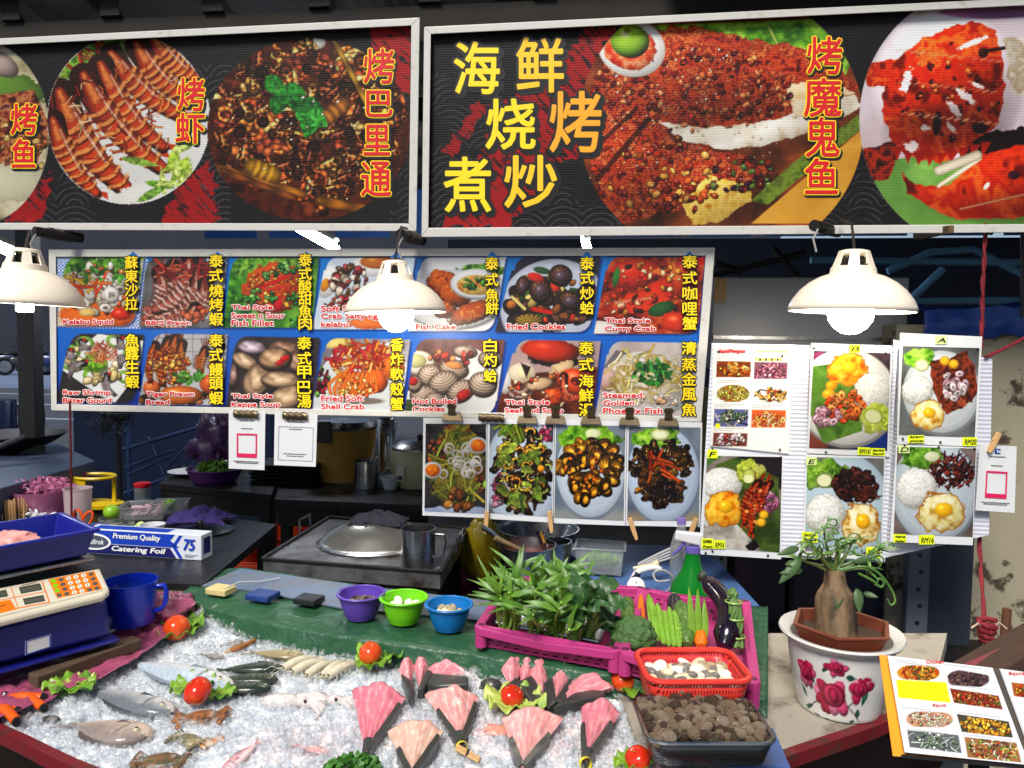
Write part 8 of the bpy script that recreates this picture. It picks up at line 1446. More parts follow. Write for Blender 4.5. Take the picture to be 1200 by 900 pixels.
# ---- vegetable crates
M_pk = mat('magenta_pink_plastic', (172, 52, 116), .4, var=.08, vs=10)
ZV = ZL + .004
def crate(label, fl_, fr_, br_, bl_, h):
    top = [P(*p, z=ZV + h) for p in (fl_, fr_, br_, bl_)]; c = sum(top, Vr()) / 4; bot = [c + (v - c) * .93 - Vr((0, 0, h)) for v in top]; t = T('crate', label, 'crate', Vr((c.x, c.y, ZV)))
    for i, nm in enumerate(('front', 'side', 'back', 'side')):
        a, b, ta, tb = bot[i], bot[(i + 1) % 4], top[i], top[(i + 1) % 4]; n_ = ((b - a).cross(Vr((0, 0, 1)))).normalized() * -.006
        part('wall', MB().hexa([a, b, b + n_, a + n_], [ta, tb, tb + n_, ta + n_]), perf_pk, t, False)
        o_ = n_.normalized() * -.012; z1, z0 = Vr((0, 0, .004)), Vr((0, 0, -.016)); sg = Vr((0, 0, -.008))
        m_ = (ta + tb) / 2; part('rim', MB().hexa([ta + o_ + z0, m_ + o_ + z0 + sg, tb + o_ + z0, tb - o_ * .8 + z0, m_ - o_ * .8 + z0 + sg, ta - o_ * .8 + z0], [ta + o_ + z1, m_ + o_ + z1 + sg, tb + o_ + z1, tb - o_ * .8 + z1, m_ - o_ * .8 + z1 + sg, ta - o_ * .8 + z1]), M_pk, t, False, bevel=.003)
    for v in top: part('corner_post', MB().lathe([(.006, .0055), (.011, .005), (.014, .002), (.0145, -h * .9), (.001, -h * .9)], v + (c - v) * .02, 14), M_pk, t)
    for v in top: part('corner_socket', MB().lathe([(.001, .0058), (.0085, .0058), (.0085, .0052), (.001, .0052)], v + (c - v) * .02, 14), mat('dark_pink_socket', (92, 22, 60), .5), t)
    part('floor', MB().hexa([v + Vr((0, 0, .001)) for v in bot], [v + Vr((0, 0, .005)) for v in bot]), M_pk, t, False); return t, c, top
perf_pk = perf('pink_lattice', (160, 46, 106), 60, 55, .4, 0, .5)
crate('magenta plastic crate holding the steel tray of leafy greens', (562, 735), (722, 763), (752, 690), (596, 676), .05)
crate('magenta plastic crate of mixed vegetables behind the clam basket', (731, 764), (884, 800), (874, 706), (757, 692), .055)
q = [P(*p, z=ZV + .042) for p in ((581, 730), (702, 752), (722, 700), (600, 690))]; c = sum(q, Vr()) / 4
t = T('steel_tray', 'shallow stainless steel tray under the leafy greens', 'tray', Vr((c.x, c.y, ZV + .006))); lo_ = [c + (v - c) * .9 - Vr((0, 0, .034)) for v in q]
for i in range(4): j = (i + 1) % 4; part('tray_wall', MB().add([lo_[i], lo_[j], q[j], q[i]], [(0, 1, 2, 3)]), M_steel, t, False, solid=.0015); part('rim', MB().tube([q[i], q[j]], .004, 8), M_steel, t)
part('tray_floor', MB().hexa(lo_, [v + Vr((0, 0, .002)) for v in lo_]), M_steel, t, False)
# ---- leafy greens
M_stem = mat('kangkong_stem', (146, 184, 74), .4, var=.15, vs=40, sub=.1); M_kl = mat('kangkong_leaf', (66, 108, 26), .42, var=.35, vs=14, col2=(104, 146, 46), thr=(.45, .7), sub=.08); M_kail = mat('kailan_leaf', (40, 78, 32), .42, var=.3, vs=10, col2=(72, 108, 48), thr=(.5, .7)); M_kst = mat('kailan_stem', (140, 176, 84), .35, var=.12, vs=30, sub=.1)
def blade(mb, p, d, L, w_, up, droop=.5, n=7, wave=0, seed=0, fold=.25):
    d = d.normalized(); s_ = d.cross(up).normalized(); u = s_.cross(d); vs = []
    for k in range(n + 1):
        q = k / n; ww = w_ * (sin(math.pi * min(1, .06 + q ** .75 * .94)) ** .85) * .5; c = p + d * (L * q) + u * (L * (.25 * q - droop * q * q)); f = ww * fold; wv = wave * w_ * sin(k * 2.1 + seed)
        vs += [c - s_ * ww + u * (f + wv), c, c + s_ * ww + u * (f - wv)]
    mb.add(vs, [f for k in range(n) for f in ((k * 3, k * 3 + 1, k * 3 + 4, k * 3 + 3), (k * 3 + 1, k * 3 + 2, k * 3 + 5, k * 3 + 4))])
def bunch(name, label, base, top, spread, n, sr, leafL, leafW, ms, ml, lm=None, zb=ZV + .03, zt=ZV + .15, tspread=2.2, lean=.06, wave=.15, nl=4, seed=1, tie=False):
    a = P(*base, z=zb); b = P(*top, z=zt); 
    b = P(*top, y=a.y + (P(*top, z=zt).y - a.y) * .45) if True else b
    g = random.Random(seed); w_ = sz(spread, a); t = T(name, label, 'vegetable', a, None); st, lf = MB(), MB(); e = (b - a); L = e.length; d0 = e.normalized(); sx = d0.cross(Vr((0, 1, 0.3))).normalized()
    for k in range(n):
        o = sx * g.uniform(-w_, w_) + Vr((0, g.uniform(-.02, .02), g.uniform(-.006, .01))); o2 = o * tspread * g.uniform(.6, 1.3) + Vr((0, g.uniform(-lean, lean), g.uniform(-.03, .03))); ln = g.uniform(.75, 1.08); bow = sx * g.uniform(-.012, .012)
        pts = [a + o, a + o * 1.05 + e * (.3 * ln) + bow, a + o.lerp(o2, .6) + e * (.65 * ln) + bow, a + o2 + e * ln]; pts = smooth(pts, 3); st.tube(pts, [sr * (1.05 - .5 * i / len(pts)) for i in range(len(pts))], 6)
        for j in range(nl):
            i = int(len(pts) * (.66 + .33 * (j + g.random() * .6) / nl)); i = min(i, len(pts) - 1); dd = (d0 * .7 + sx * g.uniform(-1.2, 1.2) + Vr((0, g.uniform(-.5, .9), g.uniform(-.45, .4)))).normalized()
            blade(lf, pts[i], dd, leafL * g.uniform(.65, 1.25), leafW * g.uniform(.7, 1.3), Vr((g.uniform(-.4, .4), -1, .8)).normalized(), g.uniform(.2, .9), wave=wave, seed=g.uniform(0, 6))
    part('stems', st, ms, t); part('leaves', lf, ml, t, ang=180)
    if tie: part('tie', MB().lathe([(w_ * 1.4, -.003), (w_ * 1.5, 0), (w_ * 1.4, .003)], a + e * .3, 16, d0.to_track_quat('Z', 'Y').to_matrix()), M_wht, t)
    return t
WS = 'water_spinach'
bunch(WS, 'tall bunch of water spinach with long pale stems at the left of the steel tray', (598, 738), (596, 692), 9, 22, .0036, .075, .011, M_stem, M_kl, seed=2, nl=3, tspread=1.5)
bunch(WS, 'short dense bunch of water spinach, second from the left in the steel tray', (624, 743), (630, 700), 7, 18, .003, .065, .011, M_stem, M_kl, seed=3, tspread=2.2, nl=3)
bunch(WS, 'thick bunch of water spinach with broad drooping leaves in mid steel tray', (650, 746), (650, 698), 9, 18, .0038, .07, .014, M_stem, M_kl, seed=4, tspread=2.2, nl=3)
bunch(WS, 'dark leafy bunch of water spinach lying behind the others in the steel tray', (640, 712), (642, 684), 24, 24, .003, .075, .014, M_stem, M_kl, seed=9, tspread=1.5, zb=ZV + .05)
bunch('chinese_broccoli', 'chinese broccoli bunch with thick pale stems and broad dark leaves, right of the spinach', (674, 751), (684, 708), 9, 9, .0062, .065, .04, M_kst, M_kail, seed=5, nl=2, wave=.3, tspread=1.8)
bunch('chinese_broccoli', 'slanting chinese broccoli stems at the right end of the steel tray', (690, 752), (710, 706), 6, 6, .007, .07, .045, M_kst, M_kail, seed=6, nl=2, wave=.3, tspread=1.6)
# ---- mixed vegetables
def stick(name, label, cat, a, b, r0, r1, m, za=ZV + .03, back=.5, bend=0, seg=18, prof=None, parts=()):
    p = P(*a, z=za); q = P(*b, y=p.y + (P(*b, z=za).y - p.y) * back); L = (q - p); n = 16; sd = L.cross(Vr((0, 1, 0))).normalized(); pts = [p + L * (k / n) + sd * (bend * sin(math.pi * k / n)) for k in range(n + 1)]
    rr = [sz(prof(k / n) if prof else r0 + (r1 - r0) * k / n, p) for k in range(n + 1)]; t = T(name, label, cat, p); part('body', MB().tube(pts, rr, seg), m, t); return t, pts, rr
rnd_end = lambda r: (lambda u: r * min(1, sin(math.pi * min(max(u, .03), .97)) * 2.4) ** .5)
M_car = mat('carrot_orange', (214, 104, 12), .4, var=.12, vs=8, stretch=(1, 1, 6), bump=.15, bs=60)
t, pts, rr = stick('carrot', 'orange carrot standing among vegetables behind the clam basket', 'carrot', (822, 758), (818, 722), 8, 5, M_car, prof=lambda u: (8.5 - 3.5 * u) * min(1, sin(math.pi * min(max(u, .04), .96)) * 3) ** .5); part('stem_end', MB().ball(pts[-1], (.006, .006, .006), 10, 6), M_kst, t)
t, pts, rr = stick('carrot', 'orange carrot tip rising behind the broccoli', 'carrot', (752, 735), (751, 698), 6, 3, M_car, prof=lambda u: (6 - 3 * u) * min(1, sin(math.pi * min(max(u, .04), .96)) * 3) ** .5)
M_zuc = mat('zucchini_green', (62, 98, 36), .3, var=.3, vs=10, col2=(104, 134, 62), thr=(.45, .7), stretch=(8, 8, .6))
t, pts, rr = stick('zucchini', 'large pale-striped green zucchini in the middle of the vegetable crate', 'zucchini', (806, 756), (797, 707), 11, 10, M_zuc, prof=rnd_end(10.5)); part('stem_end', MB().ball(pts[-1], (.008, .008, .006), 10, 6), M_kst, t)
t, pts, rr = stick('cucumber', 'dull green cucumber behind the broccoli head', 'cucumber', (737, 735), (734, 702), 10, 9, mat('cucumber_green', (70, 98, 40), .35, var=.2, vs=20, stretch=(6, 6, 1)), prof=rnd_end(9)); part('stem_end', MB().ball(pts[-1], .006, 10, 6), M_kst, t)
M_egg = mat('eggplant_skin', (20, 10, 24), .16, var=.2, vs=10, coat=.4)
t, pts, rr = stick('eggplant', 'long glossy dark eggplant bending over the right of the crate', 'eggplant', (848, 758), (823, 678), 14, 8, M_egg, bend=-.035, prof=lambda u: (17 - 6.5 * u) * min(1, sin(math.pi * min(max(u, .03), .97)) * 2.6) ** .5, back=.35); part('calyx', MB().ball(pts[-1] + Vr((0, 0, .004)), (.013, .013, .016), 12, 8), mat('calyx_dark', (40, 52, 30), .5), t)
t, pts, rr = stick('eggplant', 'small dark eggplant peeking out behind the zucchini', 'eggplant', (790, 735), (790, 698), 9, 8, M_egg, prof=rnd_end(8.5)); part('calyx', MB().ball(pts[-1], .008, 10, 6), M_kst, t)
M_wb = mat('winged_bean', (112, 156, 44), .42, var=.25, vs=30)
for k, (a, b, l) in enumerate((((770, 752), (760, 697), 'frilly winged bean furthest left beside the broccoli'), ((778, 755), (770, 708), 'frilly winged bean second from the broccoli'), ((784, 757), (778, 716), 'frilly winged bean in the middle of its bundle'), ((790, 758), (784, 712), 'frilly winged bean next to the zucchini'), ((796, 759), (790, 716), 'frilly winged bean half behind the zucchini'))):
    p = P(*a, z=ZV + .035); q = P(*b, y=p.y + (P(*b, z=ZV + .035).y - p.y) * .5); L = q - p; t = T('winged_bean', l, 'bean', p, 'winged beans'); s_ = L.cross(Vr((0, 1, 0))).normalized(); u_ = Vr((0, -1, .3)).normalized(); part('pod', MB().tube([p, p + L * .3, p + L * .7, q], [.004, .006, .006, .003], 8), M_wb, t)
    for sd in (s_, -s_, u_):
        mb = MB(); n = 26; vs = []
        for i in range(n + 1): c = p + L * (i / n); w2 = .011 * sin(math.pi * (i + .6) / (n + 1.2)) ** .5; fr_ = u_.cross(L).normalized() if sd == u_ else u_; vs += [c + sd * .003, c + sd * w2 + fr_ * (.0045 * sin(i * 2.2 + k))]
        mb.add(vs, [(2 * i, 2 * i + 1, 2 * i + 3, 2 * i + 2) for i in range(n)]); part('frill', mb, M_wb, t, solid=.001, ang=180)
for k, (a, b, l) in enumerate((((812, 752), (806, 690), 'slim green pointed leek leaf left of the tall carrot'), ((818, 752), (816, 692), 'slim green pointed leek leaf right behind the tall carrot'), ((826, 752), (824, 704), 'slim green leek leaf against the eggplant'))):
    p = P(*a, z=ZV + .03); q = P(*b, y=p.y + .05); t = T('leek_leaf', l, 'leek', p); mb = MB(); blade(mb, p, q - p, (q - p).length * 1.02, .016, Vr((0, -1, .2)), .03, 8, fold=.5); part('leaf_blade', mb, M_wb, t, solid=.0015, ang=180); part('leaf_base', MB().tube([p, p + (q - p) * .25], [.006, .004], 8), M_kst, t)
t = T('long_bean_bundle', 'bundle of thin green long beans tied in three places at the crate edge', 'long beans', P(862, 757, z=ZV + .03)); a, b = P(864, 757, z=ZV + .03), P(859, 692, y=P(864, 757, z=ZV + .03).y + .06); M_lb = mat('long_bean', (84, 116, 54), .45, var=.2, vs=30)
for k in range(13):
    an = k * 2.4; r_ = .016 * math.sqrt(k / 13); o1 = Vr((cos(an) * r_, sin(an) * r_, 0)); part('bean', MB().tube(smooth([a + o1 * 1.3, a.lerp(b, .35) + Vr((cos(an + 2), sin(an + 2), 0)) * r_ * .9, a.lerp(b, .7) + Vr((cos(an + 3.4), sin(an + 3.4), 0)) * r_ * .9, b + o1 * .9 + Vr((0, 0, rnd.uniform(-.012, .006)))], 4), .0042, 7), M_lb, t)
for u in (.18, .5, .8): part('tie', MB().lathe([(.0195, -.0025), (.021, 0), (.0195, .0025)], a.lerp(b, u), 16), M_kst, t)
# broccoli
c_ = P(742, 752, z=ZV + .045); s_ = sz(1, c_); t = T('broccoli', 'dark green broccoli head at the front of the vegetable crate', 'broccoli', c_ - Vr((0, 0, .03)))
M_bro = mat('broccoli_green', (66, 100, 50), .65, var=.45, vs=140, bump=.6, bs=220)
def bro(d):
    k = mnoise.voronoi(d * 2.2 + Vr((3, 1, 2)))[0][0]; k2 = mnoise.voronoi(d * 11)[0][0]; k3 = mnoise.voronoi(d * 26)[0][0]; return 1.08 - .22 * k - .1 * k2 - .05 * k3
part('florets', MB().ball(c_ + Vr((0, 0, .012)), (29 * s_, 24 * s_, 26 * s_), 110, 70, bro), M_bro, t, ang=180); part('stalk', MB().tube([c_ + Vr((-.01, -.01, -.03)), c_ + Vr((0, 0, .01))], [.016, .02], 12), M_kst, t); mb = MB(); blade(mb, c_ + Vr((-.03, -.03, -.015)), Vr((-1, -.3, .2)), .05, .03, Vr((0, -.3, 1)), .3); part('leaf', mb, M_kail, t, solid=.001, ang=180)
# ---- on the blue counter behind the crates
c_ = P(618, 668, z=ZL); s_ = sz(1, c_); t = T('cooking_pot', 'wide steel pot with reddish sauce behind the leafy greens', 'pot', c_); vessel(t, c_, 31 * s_, 33 * s_, 30 * s_, .002, M_steel, 'pot_wall', lip=.003); part('sauce', MB().lathe([(.001, 18 * s_), (31 * s_, 18 * s_)], c_, 30), mat('red_sauce', (110, 36, 16), .2), t)
for k, (x0, y0, x1, y1, m, l) in enumerate(((600, 640, 566, 618, M_steel, 'steel ladle sticking out left of the wide pot'), (612, 645, 580, 630, mat('worn_wood_handle', (110, 92, 64), .7, var=.3, vs=40), 'wood-handled spatula lying across the wide pot'))):
    a, b = P(x0, y0, y=c_.y - .02), P(x1, y1, y=c_.y - .05); t = T('ladle', l, 'ladle', a); part('handle', MB().tube([a, b], [.006, .009], 8), m, t); part('scoop', MB().ball(a + Vr((.02, .02, -.03)), (.03, .03, .012), 14, 8), M_steel, t)
c_ = P(650, 670, z=ZL); s_ = sz(1, c_); t = T('saucepan', 'grey saucepan with a black-handled ladle next to the wide pot', 'saucepan', c_ + Vr((0, .06, 0))); cc2 = c_ + Vr((.0, .06, 0)); vessel(t, cc2, 17 * s_, 18 * s_, 30 * s_, .002, M_steel, 'pan_wall', lip=.002); part('handle', MB().tube([cc2 + Vr((18 * s_, 0, 22 * s_)), cc2 + Vr((34 * s_, .0, 23 * s_))], .006, 8, flat=.5), M_steel, t)
for x0, x1, y1, m, l in ((641, 629, 622, M_black, 'black-handled ladle standing in the saucepan'), (645, 634, 624, mat('amber_handle', (170, 115, 35), .4), 'amber-handled ladle standing in the saucepan')): a, b = P(x0, 655, y=cc2.y - .01), P(x1, y1, y=cc2.y); solo('ladle', l, 'ladle', MB().tube([a, a.lerp(b, .4), b], [.004, .006, .009], 8, flat=.7), m)
c_ = P(622, 640, y=2.52); t = T('steel_pan', 'large steel basin standing behind the pots', 'pan', c_); vessel(t, c_ + Vr((.02, .05, -.02)), .1, .14, .07, .002, M_alu, 'pan_wall', lip=.004)
t, p, V = tub('food_box', 'clear plastic box of chopped green stems on the blue counter', 'box', 703, 668, ZL + .001, .15, .11, .08, M_clear, rz=-.05, taper=.9); mb = MB(); leafball(mb, V(0, 0, .03), (.06, .042, .026), 420, .011, 31); solo('chopped_stems', 'chopped pale green stems inside the clear box', 'greens', mb, mat('chopped_green', (104, 146, 52), .45, var=.35, vs=50), smooth=False, kind='stuff')
# socket and cable
p = P(745, 694, z=ZL + .02); t = T('extension_socket', 'round white extension socket with coiled grey cable on the blue counter', 'socket', p); rt = Rot(R(62), 3, 'X'); M_pw = mat('off_white_plastic', (206, 206, 206), .35, var=.04); M_cab = mat('grey_cable', (150, 150, 152), .45)
part('socket_body', MB().lathe([(.001, .012), (.021, .012), (.025, .008), (.026, -.008), (.001, -.01)], p + Vr((0, 0, .016)), 28, rt), M_pw, t)
for dx, dz in ((-.008, -.003), (.008, -.003), (0, .009)): part('pin_hole', MB().box(p + Vr((0, 0, .016)) + rt @ Vr((dx, dz, .0125)), (.003, .006, .001), rt), M_ink, t, False)
pts = [P(x, y, y=p.y + .05 - .01 * k) for k, (x, y) in enumerate(((746, 692), (770, 697), (785, 690), (788, 676), (776, 668), (766, 672), (770, 681), (785, 680)))]; part('cable', MB().tube(smooth(pts, 5), .0032, 8), M_cab, t)
pts = [P(x, y, y=p.y + .06) for x, y in ((741, 680), (748, 670), (766, 665), (774, 668))]; part('plug_sleeve', MB().tube(smooth(pts, 4), [.009] * 13, 10), M_pw, t); part('collar', MB().tube([P(743, 678, y=p.y + .058), P(748, 671, y=p.y + .058)], .0098, 10), mat('navy_collar', (26, 34, 62), .4), t)
p = P(766, 662, y=P(745, 694, z=ZL).y + .12); t = T('plug_cable', 'bundle of pale grey cables with a cream plug behind the socket', 'cable', p)
for k in range(4): part('cable', MB().tube(smooth([P(748, 664 - k, y=p.y), P(772, 658 - k * 3, y=p.y), P(796, 650 - k * 4, y=p.y)], 4), .004, 8), M_cab, t)
part('plug', MB().tube([P(742, 666, y=p.y - .01), P(764, 663, y=p.y - .01), P(772, 660, y=p.y - .01)], [.005, .008, .012], 10), M_cream, t)
# bottles
p = P(799, 706, z=ZL + .001); s_ = sz(1, p); t = T('water_bottle', 'clear ribbed plastic bottle behind the spray bottle', 'bottle', p); part('bottle_wall', MB().lathe([(.001, 0), (12 * s_, 0)] + [((13 if k % 2 else 12) * s_, (4 + k * 5) * s_) for k in range(12)] + [(9 * s_, 74 * s_), (5 * s_, 82 * s_), (5 * s_, 88 * s_)], p + Vr((0, .06, 0)), 24), M_clear, t); part('cap', MB().lathe([(5.5 * s_, 87 * s_), (5.5 * s_, 94 * s_), (.001, 94 * s_)], p + Vr((0, .06, 0)), 16), mat('lilac_cap', (120, 100, 170), .4), t)
p = P(812, 716, z=ZL + .001); s_ = sz(1, p); t = T('spray_bottle', 'green spray bottle with a lilac trigger head behind the eggplant', 'bottle', p); part('bottle_body', MB().lathe([(.001, 0), (24 * s_, 0), (26 * s_, 10 * s_), (24 * s_, 26 * s_), (12 * s_, 44 * s_), (8.5 * s_, 60 * s_), (8 * s_, 66 * s_)], p + Vr((0, .04, 0)), 28), mat('green_bottle', (12, 120, 34), .25, trans=.25, ior=1.3), t); part('neck_collar', MB().lathe([(9 * s_, 65 * s_), (9 * s_, 72 * s_), (.001, 73 * s_)], p + Vr((0, .04, 0)), 20), mat('lilac_plastic', (96, 84, 158), .4), t)
hp = p + Vr((0, .04, 76 * s_)); part('spray_head', MB().hexa([hp + Vr(v) * s_ for v in ((-22, -5, 4), (8, -5, -2), (8, 5, -2), (-22, 5, 4))], [hp + Vr(v) * s_ for v in ((-20, -5, 14), (10, -5, 12), (10, 5, 12), (-20, 5, 14))]), M_lam, t, False, bevel=.004); part('trigger', MB().tube([hp + Vr((-8, 0, 3)) * s_, hp + Vr((-16, 0, -8)) * s_, hp + Vr((-24, 0, -16)) * s_], [.006, .005, .003], 8), mat('lilac_plastic', (96, 84, 158), .4), t)
# ---- potted plant
pb_ = P(982, 826, z=ZC + .001); s_ = sz(1, pb_); t = T('flower_pot', 'white porcelain pot painted with pink roses holding the thick-stemmed plant', 'pot', pb_)
cv = Cv([(0, 0), (360, 0), (360, 100), (0, 100)], 1.6, (214, 212, 206)); cv.r = random.Random(5)
cv.grainy([(200, 198, 192), (216, 214, 208), (220, 218, 214)], .04, 4, .7)
def rose(x, y, r):
    for k in range(16): a = cv.r.uniform(0, 6.28); d = r * cv.r.uniform(.35, .85); q = r * cv.r.uniform(.3, .5); cv.ell(x + cos(a) * d * 1.1, y + sin(a) * d * .8, q * 1.1, q * .8, a, cv.r.choice([(190, 30, 80), (214, 70, 120), (160, 16, 56), (226, 120, 160)]), .5)
    for k in range(4): cv.ell(x, y, r * (.62 - .13 * k) * 1.15, r * (.55 - .12 * k), .4 * k, [(150, 10, 50), (205, 50, 100), (140, 8, 44), (190, 30, 80)][k], .4, hole=.3 if k < 3 else None)
for a0 in (0, 120, 240):
    o = (180 - 180) + a0
    for dx, dy in ((-26, 38), (-34, 66), (-10, 26), (18, 30), (30, 62), (6, 88), (-8, 84), (24, 76), (-22, 78), (36, 48), (12, 18), (-40, 52)): cv.leaf((o + 60 + dx) % 360, dy, cv.r.uniform(8, 15), cv.r.uniform(4, 7), cv.r.uniform(0, 6), cv.r.choice([(18, 60, 48), (24, 84, 66), (40, 44, 66)]))
    for dx, dy in ((-38, 74), (34, 74), (38, 36), (-30, 24)): cv.line([(o + 60 + dx * .5, 55), (o + 60 + dx * 1.1, dy)], .6, (50, 50, 70))
    rose(o + 60, 48, 19); rose(o + 60 - 34, 36, 13); rose(o + 60 + 30, 40, 13); rose(o + 60 + 2, 20, 11)
prof = [(43, 0), (45, 1), (46, 4), (49, 20), (53, 40), (56, 58), (58, 72), (59, 80)]
off = 187
def pot_pos(u, v): k = v * (len(prof) - 1); i = min(int(k), len(prof) - 2); f = k - i; r = prof[i][0] * (1 - f) + prof[i + 1][0] * f; z = prof[i][1] * (1 - f) + prof[i + 1][1] * f; an = u * 6.28318; return pb_ + Vr((cos(an) * r, sin(an) * r, z)) * s_
def pot_col(u, v): h_, w_ = cv.X.shape[:2]; deg = (u * 360 - off) % 360; return tuple(cv.A[int((1 - (v * .97 + .015)) * (h_ - 1)), int(deg / 360 * (w_ - 1))])
part('pot_wall', MB().grid(pot_pos, 300, 90, pot_col), mat('glazed_porcelain', (255,) * 3, .2, attr=True, coat=.4), t, ang=180)
M_porc = mat('white_porcelain', (214, 212, 206), .25, var=.05, coat=.3, col2=(170, 160, 140), thr=(.62, .75))
part('rim', MB().lathe([(x * s_, z * s_) for x, z in ((58.5, 79), (66, 84), (68.5, 88), (67.5, 90.5), (60, 88.5), (55, 84), (53, 60), (.1, 55))], pb_, 64), M_porc, t)
M_ter = mat('terracotta_plastic', (112, 54, 32), .5, var=.2, vs=12)
hexp = lambda r, z: [pb_ + Vr((cos(k * 1.0472 + .2) * r, sin(k * 1.0472 + .2) * r * .97, z)) * s_ for k in range(6)]
t2 = T('inner_pot', 'brown hexagonal plant pot set inside the rose-painted pot', 'pot', pb_ + Vr((0, 0, 60 * s_))); rings = [hexp(40, 62), hexp(56, 96), hexp(58, 96.5), hexp(58, 99), hexp(53, 99), hexp(48, 84)]
part('pot_wall', MB().add([v for r_ in rings for v in r_], [(k * 6 + i, k * 6 + (i + 1) % 6, k * 6 + 6 + (i + 1) % 6, k * 6 + 6 + i) for k in range(5) for i in range(6)]), M_ter, t2, False, bevel=.002); part('soil', MB().add(hexp(50, 86) + [pb_ + Vr((0, 0, 92)) * s_], [(i, (i + 1) % 6, 6) for i in range(6)]), mat('dry_soil', (58, 42, 30), .9, var=.4, vs=60, bump=.5), t2, False)
tp = T('desert_rose', 'thick-trunked desert rose with curling green leaves in the rose-painted pot', 'plant', pb_ + Vr((0, 0, 88 * s_))); M_bark = mat('caudex_bark', (128, 104, 76), .75, var=.35, vs=26, stretch=(1, 1, .35), col2=(58, 44, 32), thr=(.42, .62), bump=1, bs=60)
c0 = pb_ + Vr((-4, 0, 84)) * s_; TR_ = [24, 22.5, 22, 22, 21.5, 19, 12.5, 11, 10]
part('trunk', MB().grid(lambda u, v: c0 + Vr((cos(u * 6.283) * (lambda r: r * (1 + .07 * sin(u * 6.283 * 3 + v * 2) + .12 * mnoise.noise(Vr((cos(u * 6.283) * 2, sin(u * 6.283) * 2, v * 3)))))(TR_[min(int(v * 8), 8)] * (1 - (v * 8) % 1) + TR_[min(int(v * 8) + 1, 8)] * ((v * 8) % 1)) - 6 * v, sin(u * 6.283) * (26 - 14 * v), v * 78)) * s_, 28, 40), M_bark, tp, ang=180)
topc = c0 + Vr((-6, 0, 78)) * s_; tips = []
M_pl = mat('succulent_leaf', (70, 112, 44), .4, var=.3, vs=20, col2=(120, 150, 70), thr=(.5, .75)); M_twig = mat('green_twig', (96, 110, 56), .5, var=.2)
for k, (dx, dy, dz) in enumerate(((-28, -4, 30), (-12, 4, 42), (2, -6, 34), (18, 2, 26), (34, -6, 16), (-40, 2, 8), (48, 4, 22), (8, 8, 22), (-18, -10, 16), (30, -10, 4))):
    e = topc + Vr((dx, dy, dz)) * s_; part('branch', MB().tube(smooth([topc - Vr((0, 0, 6 * s_)), topc + Vr((dx * .5, dy * .5, dz * .3)) * s_, e], 4), [.005 - .0004 * i for i in range(9)], 7), M_twig, tp); tips.append(e)
lf, cl = MB(), MB()
for i, e in enumerate(tips):
    for k in range(6):
        d = Vr((rnd.gauss(0, 1), rnd.gauss(0, .8), rnd.uniform(-.5, 1))).normalized(); blade(lf, e, d, rnd.uniform(.03, .055), rnd.uniform(.005, .009), Vr((0, -.4, 1)), rnd.uniform(.1, .9))
    for k in range(2):                                               # curling tendril-like leaves
        r_ = rnd.uniform(.008, .016); c = e + Vr((rnd.uniform(-.03, .03), rnd.uniform(-.02, .02), rnd.uniform(-.01, .02))); ph = rnd.uniform(0, 6); tl = Rot(rnd.uniform(-.8, .8), 3, 'Z') @ Rot(rnd.uniform(1.0, 1.9), 3, 'X')
        cl.tube([c + tl @ Vr((r_ * (1 - q / 26) * cos(ph + q * .5), r_ * (1 - q / 26) * sin(ph + q * .5), q * .0009)) for q in range(14)], [.0022] * 14, 6, flat=.6)
    cl.tube(smooth([topc, e, e + Vr((rnd.uniform(-.02, .02), -.01, .01))], 3), .0018, 5)
big = MB()
for (x0, y0, x1, y1, w_) in ((938, 655, 914, 682, .022), (936, 642, 912, 650, .016), (940, 668, 914, 672, .016), (1004, 690, 1006, 716, .02), (985, 690, 980, 712, .018), (1012, 695, 1028, 700, .012), (930, 660, 920, 662, .014), (1000, 660, 1030, 650, .012)): a, b = P(x0, y0, y=topc.y - .02), P(x1, y1, y=topc.y - .03); blade(big, a, b - a, (b - a).length * 1.1, w_, Vr((0, -1, .4)), .15)
part('narrow_leaves', lf, M_pl, tp, ang=180); part('curling_leaves', cl, M_pl, tp); part('broad_leaves', big, mat('broad_leaf', (66, 92, 52), .45, var=.25, vs=20), tp, solid=.0008, ang=180)
pts = [P(x, y, y=topc.y - .04) for x, y in ((985, 668), (1012, 664), (1030, 672), (1044, 690), (1049, 704), (1044, 709), (1040, 702))]; part('long_shoot', MB().tube(smooth(pts, 4), [.003 - .00005 * k for k in range(25)], 7), M_pl, tp)
pts = [P(x, y, y=topc.y - .04) for x, y in ((1006, 672), (1022, 680), (1032, 688), (1036, 682), (1030, 678), (1026, 686))]; part('long_shoot', MB().tube(smooth(pts, 4), [.0026] * 21, 7), M_pl, tp)
# ---- open picture menu
q0, q1, q2 = P(1040, 768, d=1.22), P(1163, 783, d=1.17), P(1058, 884, d=1.06)
mn = (q1 - q0).cross(q2 - q0).normalized(); mn = mn if mn.dot(CAM - q0) > 0 else -mn
PL = lambda off=0: (tuple(q0 + mn * off), tuple(mn)); fm0 = flatmap(plane=PL(0))
pp = lambda pts, off: [flatmap(plane=PL(off))(*p) for p in pts]
t = T('menu_book', 'open picture menu with an orange spine edge and plastic pages at the bottom right', 'menu', q2)
cov = [(1030, 767), (1215, 789), (1262, 905), (1046, 886)]; part('cover', MB().hexa(pp(cov, -.012), pp(cov, -.009)), mat('orange_cover', (235, 150, 35), .4, var=.08), t, False, bevel=.001)
pg = [(1040, 768.5), (1163, 783), (1206, 897), (1060, 882)]; part('page_block', MB().hexa(pp(pg, -.0085), pp(pg, -.0008)), M_lam, t, False)
